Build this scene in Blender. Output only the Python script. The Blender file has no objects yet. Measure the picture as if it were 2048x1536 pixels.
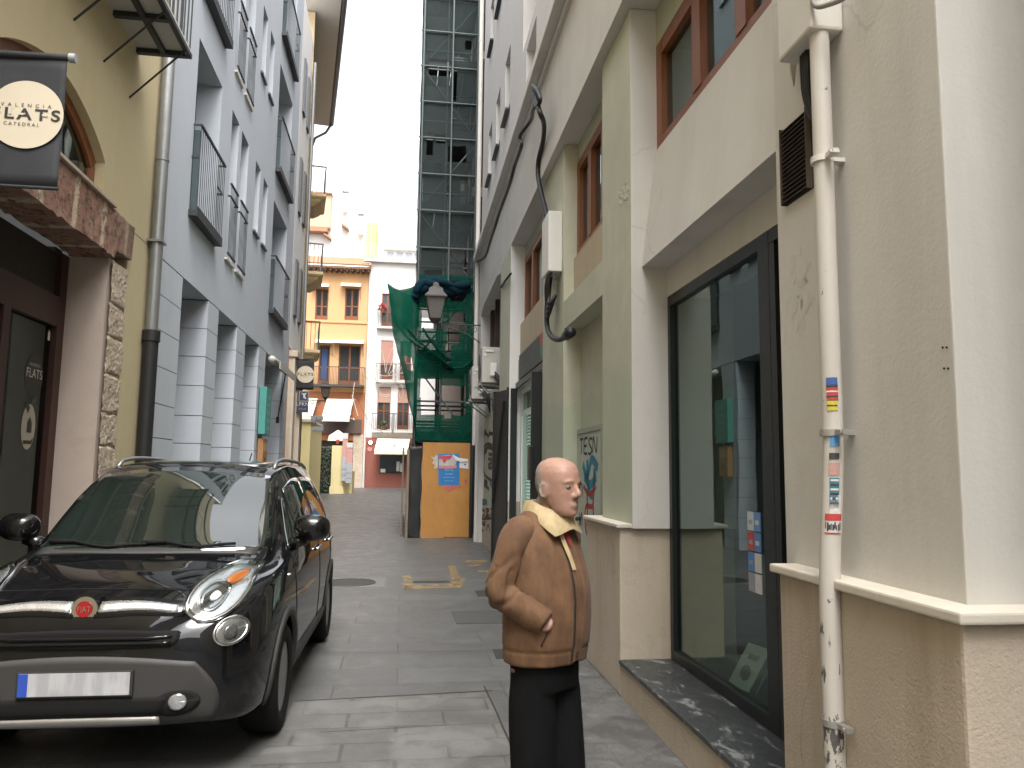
import bpy, bmesh, math, random
from mathutils import Vector, Matrix, noise
from mathutils.bvhtree import BVHTree
R = math.radians
rng = random.Random(7)
SC = bpy.context.scene
COL = SC.collection
LOC = {}          # world base point of every object that is built

# ---------------------------------------------------------------- frames
A = R(0.44)
XR, XL = 1.568, 2.8
class Frame:
    """(s along the street, d into the building, z up) of one facade plane"""
    def __init__(f, n, t, off, o=(0, 0)):
        f.n, f.t, f.off, f.o = n, t, off, o
    def __call__(f, s, d, z):
        return Vector((f.n[0]*(f.off+d)+f.t[0]*s+f.o[0], f.n[1]*(f.off+d)+f.t[1]*s+f.o[1], z))
RF = Frame((math.cos(A), -math.sin(A)), (math.sin(A), math.cos(A)), XR)
LF = Frame((-math.cos(A), -math.sin(A)), (-math.sin(A), math.cos(A)), XL)
WF = lambda x, y, z: Vector((x, y, z))
def ground_z(y):
    return 0.0 if y < 19 else min(0.54, (y-19)*0.0207)

# ---------------------------------------------------------------- mesh builder
def catmull(pts, n=8, closed=False):
    pts = [Vector(p) for p in pts]
    if len(pts) < 3: return pts
    out = []; N = len(pts)
    rngi = range(N if closed else N-1)
    for i in rngi:
        g = (lambda k: pts[k % N]) if closed else (lambda k: pts[max(0, min(N-1, k))])
        p0, p1, p2, p3 = g(i-1), g(i), g(i+1), g(i+2)
        for k in range(n):
            t = k/n
            out.append(0.5*((2*p1)+(p2-p0)*t+(2*p0-5*p1+4*p2-p3)*t*t+(3*p1-p0-3*p2+p3)*t**3))
    if not closed: out.append(pts[-1])
    return out

class MB:
    def __init__(s, f=None):
        s.bm = bmesh.new(); s.f = f or WF; s.mi = 0
    def v(s, p):
        return s.bm.verts.new(s.f(*p))
    def face(s, vs):
        try:
            fc = s.bm.faces.new(vs); fc.material_index = s.mi; return fc
        except ValueError: return None
    def poly(s, pts):
        return s.face([s.v(p) for p in pts])
    def box(s, a0, a1, b0, b1, c0, c1, bev=0):
        vs = [s.v((a, b, c)) for a in (a0, a1) for b in (b0, b1) for c in (c0, c1)]
        fs = [s.face([vs[i] for i in q]) for q in ((0,1,3,2),(4,6,7,5),(0,4,5,1),(2,3,7,6),(0,2,6,4),(1,5,7,3))]
        if bev:
            es = list({e for f in fs for e in f.edges})
            bmesh.ops.bevel(s.bm, geom=es, offset=bev, segments=2, affect='EDGES', profile=0.6)
        return vs
    def prism(s, poly, lo, hi, axis=1):
        """poly: 2-D outline in the two other axes, swept along axis lo..hi"""
        def P(u, w, h):
            q = [u, w]; q.insert(axis, h); return tuple(q)
        a = [s.v(P(u, w, lo)) for u, w in poly]; b = [s.v(P(u, w, hi)) for u, w in poly]
        s.face(a); s.face(b[::-1]); n = len(a)
        for i in range(n): s.face([a[i], a[(i+1) % n], b[(i+1) % n], b[i]])
    def rings(s, rings, cap=True, closed=True):
        """loft through rings of equal vertex count"""
        vr = [[s.v(p) for p in r] for r in rings]
        m = len(vr[0])
        for a, b in zip(vr, vr[1:]):
            for i in range(m if closed else m-1):
                s.face([a[i], a[(i+1) % m], b[(i+1) % m], b[i]])
        if cap and closed:
            s.face(vr[0][::-1]); s.face(vr[-1])
        return vr
    def tube(s, pts, r, seg=8, cap=True, closed=False):
        """tube through points already given in the frame; radii number or list"""
        P = [s.f(*p) if not isinstance(p, Vector) else p for p in pts]
        n = len(P); rr = r if isinstance(r, (list, tuple)) else [r]*n
        T = []
        for i in range(n):
            d = P[(i+1) % n if closed else min(n-1, i+1)]-P[(i-1) % n if closed else max(0, i-1)]
            T.append(d.normalized() if d.length > 1e-9 else Vector((0, 0, 1)))
        up = Vector((0, 0, 1)) if abs(T[0].z) < .9 else Vector((1, 0, 0))
        u = (up-T[0]*up.dot(T[0])).normalized(); rs = []
        for i in range(n):
            u = u-T[i]*u.dot(T[i])
            u = u.normalized() if u.length > 1e-6 else T[i].orthogonal().normalized()
            w = T[i].cross(u)
            rs.append([s.bm.verts.new(P[i]+(u*math.cos(a)+w*math.sin(a))*rr[i]) for a in [2*math.pi*k/seg for k in range(seg)]])
        for i in range(n if closed else n-1):
            a, b = rs[i], rs[(i+1) % n]
            for k in range(seg): s.face([a[k], a[(k+1) % seg], b[(k+1) % seg], b[k]])
        if cap and not closed:
            s.face(rs[0][::-1]); s.face(rs[-1])
    def disc(s, c, n, r, h=0.0, seg=24, ry=None):
        """solid disc or drum: centre and normal in world space"""
        c = Vector(c); n = Vector(n).normalized()
        up = Vector((0, 0, 1)) if abs(n.z) < .9 else Vector((0, 1, 0))
        u = up.cross(n).normalized(); w = n.cross(u); ry = ry or r
        ring = lambda o, k=1: [s.bm.verts.new(c+n*o+u*math.cos(2*math.pi*i/seg)*r*k+w*math.sin(2*math.pi*i/seg)*ry*k) for i in range(seg)]
        a = ring(h)
        s.face(a)
        if h:
            b = ring(0)
            for i in range(seg): s.face([b[i], b[(i+1) % seg], a[(i+1) % seg], a[i]])
            s.face(b[::-1])
    def ribbon(s, pts, w, thick=0.0):
        """flat brush stroke in the frame's (0,2) plane at constant middle coordinate"""
        n = len(pts); L = []; Rr = []
        for i in range(n):
            a = pts[max(0, i-1)]; b = pts[min(n-1, i+1)]
            dx, dz = b[0]-a[0], b[2]-a[2]; l = math.hypot(dx, dz) or 1
            ox, oz = -dz/l*w/2, dx/l*w/2
            L.append(s.v((pts[i][0]+ox, pts[i][1], pts[i][2]+oz))); Rr.append(s.v((pts[i][0]-ox, pts[i][1], pts[i][2]-oz)))
        for i in range(n-1): s.face([L[i], L[i+1], Rr[i+1], Rr[i]])
    def sheet(s, a0, a1, c0, c1, d, holes=(), rev=None):
        """wall front in the (0,2) plane at depth d with rectangular holes (a0,a1,c0,c1[,reveal])"""
        xs = sorted({a0, a1, *[h[0] for h in holes], *[h[1] for h in holes]}); xs = [x for x in xs if a0-1e-6 <= x <= a1+1e-6]
        zs = sorted({c0, c1, *[h[2] for h in holes], *[h[3] for h in holes]}); zs = [z for z in zs if c0-1e-6 <= z <= c1+1e-6]
        V = {}
        def g(i, j):
            if (i, j) not in V: V[i, j] = s.v((xs[i], d, zs[j]))
            return V[i, j]
        for i in range(len(xs)-1):
            for j in range(len(zs)-1):
                mx, mz = (xs[i]+xs[i+1])/2, (zs[j]+zs[j+1])/2
                if any(h[0] < mx < h[1] and h[2] < mz < h[3] for h in holes): continue
                s.face([g(i, j), g(i+1, j), g(i+1, j+1), g(i, j+1)])
        for h in holes:
            dd = h[4] if len(h) > 4 else rev
            if not dd: continue
            x0, x1, z0, z1 = max(h[0], a0), min(h[1], a1), max(h[2], c0), min(h[3], c1)
            for q in (((x0,z0),(x0,z1)), ((x1,z0),(x1,z1)), ((x0,z0),(x1,z0)), ((x0,z1),(x1,z1))):
                (p, r), (t, w) = q
                s.poly([(p, d, r), (t, d, w), (t, d+dd, w), (p, d+dd, r)])
    def build(s, name, mat, parent=None, smooth=False, base=None, recalc=True, merge=True, **tags):
        bm = s.bm
        if merge: bmesh.ops.remove_doubles(bm, verts=bm.verts, dist=1e-5)
        if recalc: bmesh.ops.recalc_face_normals(bm, faces=bm.faces)
        if not bm.verts: bm.free(); return None
        lo = [min(v.co[i] for v in bm.verts) for i in range(3)]; hi = [max(v.co[i] for v in bm.verts) for i in range(3)]
        b = Vector(base) if base else Vector(((lo[0]+hi[0])/2, (lo[1]+hi[1])/2, lo[2]))
        for v in bm.verts: v.co -= b
        me = bpy.data.meshes.new(name); bm.to_mesh(me); bm.free()
        for m in (mat if isinstance(mat, (list, tuple)) else [mat]): me.materials.append(m)
        if smooth:
            me.polygons.foreach_set('use_smooth', [True]*len(me.polygons))
            if smooth is not True: 
                try: me.set_sharp_from_angle(angle=R(smooth))
                except Exception: pass
        o = bpy.data.objects.new(name, me); COL.objects.link(o)
        place(o, b, parent); tag(o, **tags)
        return o

def place(o, b, parent):
    LOC[o.name] = Vector(b)
    if parent:
        o.parent = parent; o.location = Vector(b)-LOC[parent.name]
    else: o.location = b
def tag(o, label=None, cat=None, group=None, kind=None):
    if label: o['label'] = label
    if cat: o['category'] = cat
    if group: o['group'] = group
    if kind: o['kind'] = kind
    return o
def thing(name, loc, label, cat, group=None):
    o = bpy.data.objects.new(name, None); COL.objects.link(o); o.empty_display_size = .1
    place(o, loc, None); return tag(o, label, cat, group)
def copy_tree(o, parent=None):
    c = o.copy(); COL.objects.link(c)
    if parent: c.parent = parent
    LOC[c.name] = LOC[o.name]
    for ch in list(o.children): copy_tree(ch, c)
    return c
def text_bm(mb, txt, size, fn, spacing=1.0, bold=0.0, align='CENTER'):
    """letters as flat mesh: fn(u, v) gives the world point"""
    cu = bpy.data.curves.new('txt', 'FONT'); cu.body = txt; cu.size = size; cu.align_x = align; cu.align_y = 'CENTER'
    cu.space_character = spacing; cu.offset = bold
    o = bpy.data.objects.new('txt', cu); COL.objects.link(o)
    dg = bpy.context.evaluated_depsgraph_get(); me = o.evaluated_get(dg).to_mesh()
    vs = [mb.bm.verts.new(fn(v.co.x, v.co.y)) for v in me.vertices]
    for p in me.polygons: mb.face([vs[i] for i in p.vertices])
    o.evaluated_get(dg).to_mesh_clear(); bpy.data.objects.remove(o); bpy.data.curves.remove(cu)

# ---------------------------------------------------------------- materials
class NT:
    def __init__(s, name):
        s.m = bpy.data.materials.new(name); s.m.use_nodes = True; s.t = s.m.node_tree; s.t.nodes.clear()
        s.out = s.n('OutputMaterial')
    def n(s, typ, **kw):
        nd = s.t.nodes.new('ShaderNode'+typ)
        for k, v in kw.items(): setattr(nd, k, v)
        return nd
    def set(s, nd, **kw):
        for k, v in kw.items():
            k = k.replace('_', ' ')
            if hasattr(v, 'links') or isinstance(v, bpy.types.NodeSocket): s.t.links.new(v, nd.inputs[k])
            else: nd.inputs[k].default_value = v
        return nd
    def link(s, a, b): s.t.links.new(a, b)
    def pos(s, sc=(1, 1, 1), rot=(0, 0, 0), obj=False):
        g = s.n('TexCoord').outputs['Object'] if obj else s.n('NewGeometry').outputs['Position']
        mp = s.n('Mapping'); s.link(g, mp.inputs['Vector']); mp.inputs['Scale'].default_value = sc; mp.inputs['Rotation'].default_value = rot
        return mp.outputs['Vector']
    def noise(s, vec, scale, detail=5, rough=.6, dist=0):
        nd = s.n('TexNoise'); s.link(vec, nd.inputs['Vector'])
        nd.inputs['Scale'].default_value = scale; nd.inputs['Detail'].default_value = detail
        nd.inputs['Roughness'].default_value = rough; nd.inputs['Distortion'].default_value = dist
        return nd.outputs['Fac']
    def ramp(s, fac, stops):
        r = s.n('ValToRGB'); s.link(fac, r.inputs['Fac']); e = r.color_ramp.elements
        while len(e) < len(stops): e.new(.5)
        for el, (p, c) in zip(e, stops):
            el.position = p; el.color = (c, c, c, 1) if isinstance(c, (int, float)) else (*c, 1)
        return r.outputs['Color']
    def mix(s, fac, a, b, mode='MIX'):
        m = s.n('MixRGB', blend_type=mode)
        for i, x in zip(('Fac', 'Color1', 'Color2'), (fac, a, b)):
            if isinstance(x, bpy.types.NodeSocket): s.link(x, m.inputs[i])
            elif isinstance(x, (int, float)): m.inputs[i].default_value = x if i == 'Fac' else (x, x, x, 1)
            else: m.inputs[i].default_value = (*x, 1)
        return m.outputs['Color']
    def math(s, op, a, b=None):
        m = s.n('Math', operation=op)
        for i, x in enumerate((a, b)):
            if x is None: continue
            if isinstance(x, bpy.types.NodeSocket): s.link(x, m.inputs[i])
            else: m.inputs[i].default_value = x
        return m.outputs[0]
    def bsdf(s, col, rough=.8, metal=0, bump=None, bstr=.3, bdist=.01, **kw):
        b = s.n('BsdfPrincipled')
        for k, x in (('Base Color', col), ('Roughness', rough), ('Metallic', metal)):
            if isinstance(x, bpy.types.NodeSocket): s.link(x, b.inputs[k])
            else: b.inputs[k].default_value = (*x, 1) if k == 'Base Color' else x
        for k, v in kw.items():
            k = k.replace('_', ' ')
            if isinstance(v, bpy.types.NodeSocket): s.link(v, b.inputs[k])
            else: b.inputs[k].default_value = v
        if bump is not None:
            bp = s.n('Bump'); s.link(bump, bp.inputs['Height']); bp.inputs['Strength'].default_value = bstr; bp.inputs['Distance'].default_value = bdist
            s.link(bp.outputs['Normal'], b.inputs['Normal'])
        s.link(b.outputs['BSDF'], s.out.inputs['Surface']); return s.m
def lin(r, g, b):
    f = lambda c: (c/255)/12.92 if c/255 < .04045 else ((c/255+.055)/1.055)**2.4
    return (f(r), f(g), f(b))
def sc3(c, k): return tuple(min(1, x*k) for x in c)

def plaster(name, col, var=.16, stain=.25, stcol=None, bump=.25, scale=1.0, grain=70, streak=.2, rough=.88, crack=0):
    m = NT(name); p = m.pos()
    n1 = m.noise(p, 1.1*scale, 6, .62, .4); n2 = m.noise(p, 6*scale, 5, .6); n3 = m.noise(p, grain, 3, .6)
    c = m.mix(n1, sc3(col, 1-var), sc3(col, 1+var*.6))
    c = m.mix(m.ramp(n2, [(.35, .0), (.75, .35)]), c, sc3(col, 1-var*1.3))
    st = m.noise(m.pos((2.2, 2.2, .22)), 1.6*scale, 5, .65, .3)
    c = m.mix(m.math('MULTIPLY', m.ramp(st, [(.5, 0.), (.75, 1.)]), streak), c, stcol or sc3(col, .62))
    sp = m.noise(p, 2.3*scale, 8, .7, .8)
    c = m.mix(m.math('MULTIPLY', m.ramp(sp, [(.56, 0.), (.72, 1.)]), stain), c, stcol or sc3(col, .7))
    if crack:
        vv = m.n('TexVoronoi', feature='DISTANCE_TO_EDGE'); vm = m.n('MixRGB'); vm.inputs[0].default_value = .22
        nn = m.n('TexNoise'); m.link(p, nn.inputs['Vector']); nn.inputs['Scale'].default_value = 4; nn.inputs['Detail'].default_value = 6
        m.link(p, vm.inputs[1]); m.link(nn.outputs['Color'], vm.inputs[2]); m.link(vm.outputs[0], vv.inputs['Vector']); vv.inputs['Scale'].default_value = 1.1
        ln = m.math('MULTIPLY', m.ramp(vv.outputs['Distance'], [(.0, 1.), (.006, 0.)]), m.ramp(m.noise(p, .8, 3), [(.52, 0.), (.60, crack)]))
        c = m.mix(ln, c, sc3(col, .35))
    h = m.mix(.35, m.mix(.5, n3, n2), n1)
    return m.bsdf(c, rough, bump=h, bstr=bump, bdist=.012)
def plain(name, col, rough=.6, metal=0, var=.12, sc=9, bump=0, obj=False, **kw):
    m = NT(name); p = m.pos(obj=obj); n = m.noise(p, sc, 6, .65)
    c = m.mix(n, sc3(col, 1-var), sc3(col, 1+var))
    rr = m.math('ADD', m.math('MULTIPLY', m.noise(p, sc*2.3, 4), .2), rough-.1)
    return m.bsdf(c, rr, metal, bump=(n if bump else None), bstr=bump, **kw)
def wood(name, col, rough=.5, sc=(14, 14, 1.2)):
    m = NT(name); p = m.pos(sc); n = m.noise(p, 2.5, 7, .65, .8); q = m.noise(m.pos(), 1.3, 3)
    c = m.mix(m.ramp(n, [(.25, 0.), (.75, 1.)]), sc3(col, .6), sc3(col, 1.3)); c = m.mix(m.math('MULTIPLY', q, .4), c, sc3(col, .55))
    return m.bsdf(c, rough, bump=n, bstr=.25, bdist=.004)
def glass_mat(name, tint=(.6, .68, .68), spec=1.0, ior=1.5, boost=0.0, rough=0.0):
    m = NT(name); tr = m.n('BsdfTransparent'); tr.inputs['Color'].default_value = (*tint, 1)
    gl = m.n('BsdfGlossy'); gl.inputs['Roughness'].default_value = rough; gl.inputs['Color'].default_value = (spec*.86, spec, spec*.96, 1)
    fr = m.n('Fresnel'); fr.inputs['IOR'].default_value = ior
    bp = m.n('Bump'); m.link(m.noise(m.pos(), 1.2, 2), bp.inputs['Height']); bp.inputs['Strength'].default_value = .02; bp.inputs['Distance'].default_value = .05
    m.link(bp.outputs['Normal'], gl.inputs['Normal'])
    bf = m.n('NewGeometry').outputs['Backfacing']
    f = m.math('MULTIPLY', m.math('ADD', fr.outputs[0], boost), m.math('SUBTRACT', 1.0, bf))
    mx = m.n('MixShader'); m.link(f, mx.inputs[0]); m.link(tr.outputs[0], mx.inputs[1]); m.link(gl.outputs[0], mx.inputs[2])
    m.link(mx.outputs[0], m.out.inputs['Surface']); return m.m
# ================================================================ camera, light
cam = bpy.data.cameras.new('camera'); co = bpy.data.objects.new('camera', cam); COL.objects.link(co); SC.camera = co
cam.sensor_width = 36; cam.lens = 1537.1/2048*36; cam.clip_start = .05; cam.clip_end = 600
yaw, pitch, roll = R(7.947), R(6.4213), R(.7042)
fw = Vector((math.sin(yaw)*math.cos(pitch), math.cos(yaw)*math.cos(pitch), math.sin(pitch)))
r0 = Vector((math.cos(yaw), -math.sin(yaw), 0)); u0 = r0.cross(fw)
rr = r0*math.cos(roll)+u0*math.sin(roll); uu = -r0*math.sin(roll)+u0*math.cos(roll)
co.matrix_world = Matrix(((rr.x, uu.x, -fw.x, 0), (rr.y, uu.y, -fw.y, 0), (rr.z, uu.z, -fw.z, 1.62), (0, 0, 0, 1)))
w = bpy.data.worlds.new('World'); SC.world = w; w.use_nodes = True
nt = w.node_tree; bg = nt.nodes['Background']
sky = nt.nodes.new('ShaderNodeTexSky'); sky.sky_type = 'NISHITA'; sky.sun_disc = False
SUN_EL, SUN_ROT = 60, 172
sky.sun_elevation = R(SUN_EL); sky.sun_rotation = R(SUN_ROT); sky.dust_density = 5; sky.air_density = 1.2
hs = nt.nodes.new('ShaderNodeHueSaturation'); hs.inputs['Saturation'].default_value = .16
nt.links.new(sky.outputs[0], hs.inputs['Color']); nt.links.new(hs.outputs[0], bg.inputs['Color']); bg.inputs['Strength'].default_value = .15
sl = bpy.data.lights.new('sun', 'SUN'); sl.energy = .8; sl.angle = R(25); sl.color = (1, .97, .92)
so = bpy.data.objects.new('sun', sl); COL.objects.link(so)
az = R(SUN_ROT)
dv = Vector((math.sin(az)*math.cos(R(SUN_EL)), math.cos(az)*math.cos(R(SUN_EL)), math.sin(R(SUN_EL))))
so.rotation_euler = dv.to_track_quat('Z', 'Y').to_euler()
SC.view_settings.view_transform = 'Standard'; SC.view_settings.look = 'None'; SC.view_settings.gamma = 1
SC.view_settings.exposure = 1.92
SC.cycles.use_denoising = True
SC.cycles.max_bounces = 10; SC.cycles.diffuse_bounces = 5; SC.cycles.glossy_bounces = 4; SC.cycles.transparent_max_bounces = 24

# ================================================================ materials of the setting
M = {}
CREAM = (.60, .582, .548); GREEN = (.44, .445, .35)
M['cream'] = plaster('plaster_cream', CREAM, .10, .34, (.47, .435, .385), .28, .9, 60, .42, crack=.3)
M['cream_dado'] = plaster('plaster_tan', (.52, .445, .355), .14, .4, (.30, .225, .145), 1.0, 1.2, 85, .5, crack=.4)
M['ledge'] = plaster('ledge_stone', (.62, .575, .49), .08, .3, (.42, .35, .24), .2, 2.0, 60, .2)
def green_wall():
    m = NT('plaster_pale_green'); p = m.pos()
    n1 = m.noise(p, 1.3, 6, .62, .5); n2 = m.noise(p, 5, 5, .6); n3 = m.noise(p, 60, 3, .6)
    c = m.mix(m.ramp(n1, [(.3, 0.), (.7, 1.)]), GREEN, (.55, .53, .42))
    c = m.mix(m.ramp(n2, [(.4, .0), (.75, .5)]), c, (.40, .43, .33))
    z = m.n('SeparateXYZ'); m.link(p, z.inputs[0])
    zz = m.math('ADD', z.outputs['Z'], m.math('MULTIPLY', n1, .5))
    c = m.mix(m.math('MULTIPLY', m.ramp(m.math('MULTIPLY', zz, .2), [(.52, 1.), (.545, 0.)]), .45), c, (.37, .43, .32))   # greener, darker tone lower down
    return m.bsdf(c, .88, bump=m.mix(.4, n3, n2), bstr=.25, bdist=.012)
M['green'] = green_wall()
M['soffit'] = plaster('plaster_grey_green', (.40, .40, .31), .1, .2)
M['tanpanel'] = plaster('plaster_sand_panel', (.47, .385, .27), .12, .3)
M['lavender'] = plaster('plaster_pale_grey', (.56, .535, .51), .07, .2, (.46, .42, .38), .12)
M['brownwood'] = wood('varnished_wood', (.23, .075, .027), .38)
M['darkwood'] = wood('dark_red_wood', (.050, .019, .014), .45)
M['black'] = plain('black_metal', (.012, .013, .014), .38)
M['darkframe'] = plain('grey_green_metal', (.012, .0155, .016), .4)
M['pipewhite'] = plain('white_pipe_paint', (.63, .60, .55), .5, var=.08, bump=.1)
M['cable'] = plain('black_cable', (.012, .012, .013), .5)
M['glass_door'] = glass_mat('door_glass', (.5, .55, .53), .9, 1.42, .0)
M['glass_shop'] = glass_mat('shop_glass', (.66, .72, .70), .95, 1.52, .085)
M['glass_win'] = glass_mat('window_glass', (.45, .5, .5), .95, 1.52, .07)
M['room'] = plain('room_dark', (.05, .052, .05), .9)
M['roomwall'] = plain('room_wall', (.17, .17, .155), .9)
M['shade'] = plain('room_curtain', (.40, .39, .36), .9, sc=3)
M['white'] = plain('white_plastic', (.68, .67, .63), .5, var=.06)
M['stone_dark'] = None
def dark_stone():
    m = NT('dark_step_stone'); p = m.pos()
    a = m.noise(m.pos((1.0, .45, 1)), 9, 8, .7, .6); b = m.noise(p, 40, 4)
    c = m.mix(b, (.030, .034, .036), (.055, .06, .062))
    c = m.mix(m.ramp(a, [(.54, 0.), (.60, .7)]), c, (.26, .27, .265))
    return m.bsdf(c, m.ramp(a, [(.4, .35), (.65, .7)]), bump=a, bstr=.2, bdist=.004)
M['stone_dark'] = dark_stone()

# ================================================================ right building
rb = thing('cream_green_building', RF(2.05, .5, 0), 'cream and pale green rendered building with brown windows along the right side of the street', 'building')
ZB0, ZB1, ZTOP = 5.31, 6.54, 14.9
def pier(s0, s1, d, z0, z1, name, mat, back=.9, bev=0):
    b = MB(RF); b.box(s0, s1, d, back, z0, z1, bev); return b.build(name, mat, rb, label=None)
# near pier
b = MB(RF); b.box(2.14, 3.25, .085, 1.6, 1.22, ZB0, .007); near = b.build('pier', M['cream'], rb, label='near cream pier with the white pipe')
b = MB(RF); b.box(2.055, 3.15, 0, 1.55, 0, 1.205, .012); b.build('dado', M['cream_dado'], rb)
b = MB(RF); b.box(2.02, 3.175, -.032, 1.56, 1.205, 1.24, .008); b.build('ledge', M['ledge'], rb)
# pilaster between the shop and the doorway: green street face, cream jamb
b = MB(RF); b.box(5.61, 6.505, .085, .9, 1.2, ZB0, .006)
b.bm.faces.ensure_lookup_table()
pc = b.build('pilaster', [M['green'], M['cream']], rb)
for p in pc.data.polygons:
    if p.normal.y < -.8: p.material_index = 1
b = MB(RF); b.box(5.655, 6.735, 0, .9, 0, 1.205, .012); b.build('dado', M['cream_dado'], rb)
b = MB(RF); b.box(5.625, 6.75, -.032, .9, 1.205, 1.235, .008); b.build('ledge', M['ledge'], rb)
# next pilaster and the one before the arch
pier(8.24, 9.58, .085, 0, ZB0, 'pilaster', M['green'])
b = MB(RF); b.box(12.23, 13.62, 0, .9, 1.13, ZB0); pe = b.build('pilaster', [M['green'], plaster('white_jamb_paint', (.74, .74, .73), .04, .1)], rb)
for p in pe.data.polygons:
    if p.normal.y < -.8: p.material_index = 1
b = MB(RF); b.box(12.235, 13.6, .004, .9, 0, 1.13); b.build('dado', M['cream_dado'], rb)
# bay of the big shop window
b = MB(RF)
b.prism([(.17, 3.19), (.29, 4.13), (.75, 4.13), (.75, 3.19)], 3.25, 5.61, axis=0)      # sloping spandrel
b.build('spandrel', M['cream'], rb)
b = MB(RF); b.box(3.25, 5.61, .372, .74, 2.965, 3.188); b.build('lintel_panel', M['cream'], rb)
b = MB(RF); b.box(3.15, 5.65, .004, .40, 0, .225); b.build('step_base', M['cream_dado'], rb)
b = MB(RF); b.box(3.155, 5.648, -.012, .42, .226, .258, .006); b.build('step', M['stone_dark'], rb, label='dark worn stone step under the shop window')
# upper window soffit and big band, cornice
b = MB(RF); b.box(2.14, 18.1, 0, 1.2, ZB0+.004, ZB1); b.build('frieze_band', M['cream'], rb)
b = MB(RF); b.box(2.14, 18.1, -.045, .5, 6.54, 6.62, .01); b.box(2.14, 18.1, -.16, .5, 6.62, 6.76, .012); b.box(2.14, 18.1, -.10, .5, 6.76, 6.90, .01)
b.build('cornice', M['cream'], rb)
for q in ((3.25, 5.61, .30, .9, 5.0, ZB0), (6.505, 8.24, .24, .9, 5.1, ZB0), (9.58, 12.23, .24, .9, 5.1, ZB0)): b = MB(RF); b.box(*q); b.build('window_head', M['soffit'], rb)
# doorway bay
b = MB(RF); b.box(6.505, 8.24, .087, .62, 3.178, 3.487); b.build('door_beam', M['green'], rb)
b = MB(RF); b.box(6.505, 8.24, .2, .7, 3.488, 3.985); b.build('spandrel', M['tanpanel'], rb)
b = MB(RF); b.box(6.505, 8.24, .285, .9, 0, 3.177); b.build('recess_wall', M['green'], rb)
# third bay
b = MB(RF); b.box(9.58, 12.23, .17, .7, 3.40, 3.985); b.build('spandrel', M['tanpanel'], rb)
b = MB(RF); b.box(9.58, 12.23, .14, .7, 3.02, 3.40); b.build('shop_beam', M['green'], rb)
# arch bay: pale wall with a segmental opening
b = MB(RF); s0, s1 = 13.62, 17.56
arc = [(s0+(s1-s0)*i/24, 5.195+.235*math.sin(math.pi*i/24)) for i in range(25)]
# built as a strip of small blocks over the curve
for (a0, z0), (a1, z1) in zip(arc, arc[1:]):
    lo0, lo1 = min(z0, ZB0+.3), min(z1, ZB0+.3)
    vs = [b.v(q) for q in ((a0, -.001, lo0), (a1, -.001, lo1), (a1, -.001, 5.6), (a0, -.001, 5.6), (a0, .35, lo0), (a1, .35, lo1))]
    b.face(vs[:4]); b.face([vs[0], vs[1], vs[5], vs[4]])
b.box(s1, 18.1, -.001, .35, 0, 5.6)
b.build('arch_wall', M['lavender'], rb)
b = MB(RF); b.box(s0, s1, .35, .5, 3.3, 5.6); b.build('recess_wall', M['soffit'], rb)
b = MB(RF)
for x0, x1 in ((13.75, 13.9), (14.55, 14.65), (15.4, 15.5), (16.3, 16.4), (17.2, 17.4)): b.box(x0, x1, .2, .33, 3.9, 5.5)
b.box(13.7, 17.45, .22, .32, 3.85, 3.98); b.build('arch_window_frame', M['darkwood'], rb)
b = MB(RF); b.box(13.8, 17.3, .27, .29, 3.95, 5.45); b.build('arch_window_pane', M['glass_win'], rb)

# upper wall with its window openings
holes = [(9.98, 10.9, 6.96, 7.95, .16), (9.98, 11.3, 8.15, 10.3, .34), (7.2, 8.3, 8.15, 10.3, .34), (7.2, 8.1, 6.96, 7.95, .16)]
for k in range(3):
    for z0, z1 in ((8.0, 9.21), (11.1, 12.3), (14.0, 15.2)):
        holes.append((12.88+1.54*k, 13.62+1.54*k, z0, z1, .2))
holes += [(9.98, 11.3, 11.2, 13.3, .34)]
b = MB(RF); zl_ = 8.1      # nearer half cut low above the cornice, out of view, to let light in
holes = [h for h in holes if h[0] > 9 or h[3] < zl_]
b.sheet(9.3, 18.1, 6.9, ZTOP, .03, holes); b.sheet(2.14, 9.3, 6.9, zl_, .03, holes)
b.box(9.3, 18.1, .7, 6, 6.9, ZTOP); b.poly([(9.3, .03, ZTOP), (18.1, .03, ZTOP), (18.1, .7, ZTOP), (9.3, .7, ZTOP)])
b.box(2.14, 9.299, .7, 6, 6.9, zl_); b.poly([(2.14, .03, zl_), (9.3, .03, zl_), (9.3, .7, zl_), (2.14, .7, zl_)])
for e, q in ((2.14, zl_), (9.3, ZTOP), (18.1, ZTOP)): b.poly([(e, .03, 6.9), (e, .7, 6.9), (e, .7, q), (e, .03, q)])
b.build('upper_wall', M['lavender'], rb)
for h in holes:
    p = MB(RF); p.box(h[0], h[1], .03+h[4], .06+h[4], h[2], h[3]); w = p.build('window', M['shade'], rb)
    p = MB(RF); f = .05
    for q in ((h[0], h[0]+f, h[2], h[3]), (h[1]-f, h[1], h[2], h[3]), (h[0]+f, h[1]-f, h[2], h[2]+f), (h[0]+f, h[1]-f, h[3]-f, h[3])): p.box(q[0], q[1], .0+h[4], .029+h[4], q[2], q[3])
    p.build('frame', M['white'], w)
    if h[4] == .2:
        p = MB(RF); p.box(h[0]-.02, h[1]+.02, -.05, .08, h[2]-.035, h[2]); p.build('window_sill', M['darkframe'], w)
# body behind everything
b = MB(RF); b.box(2.14, 18.1, 2.6, 6, 0, 6.9); b.box(5.7, 18.1, .9, 2.6, 0, 6.9); b.box(2.14, 5.7, .9, 2.6, 3.2, 6.9); b.build('building_body', M['roomwall'], rb)

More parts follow.
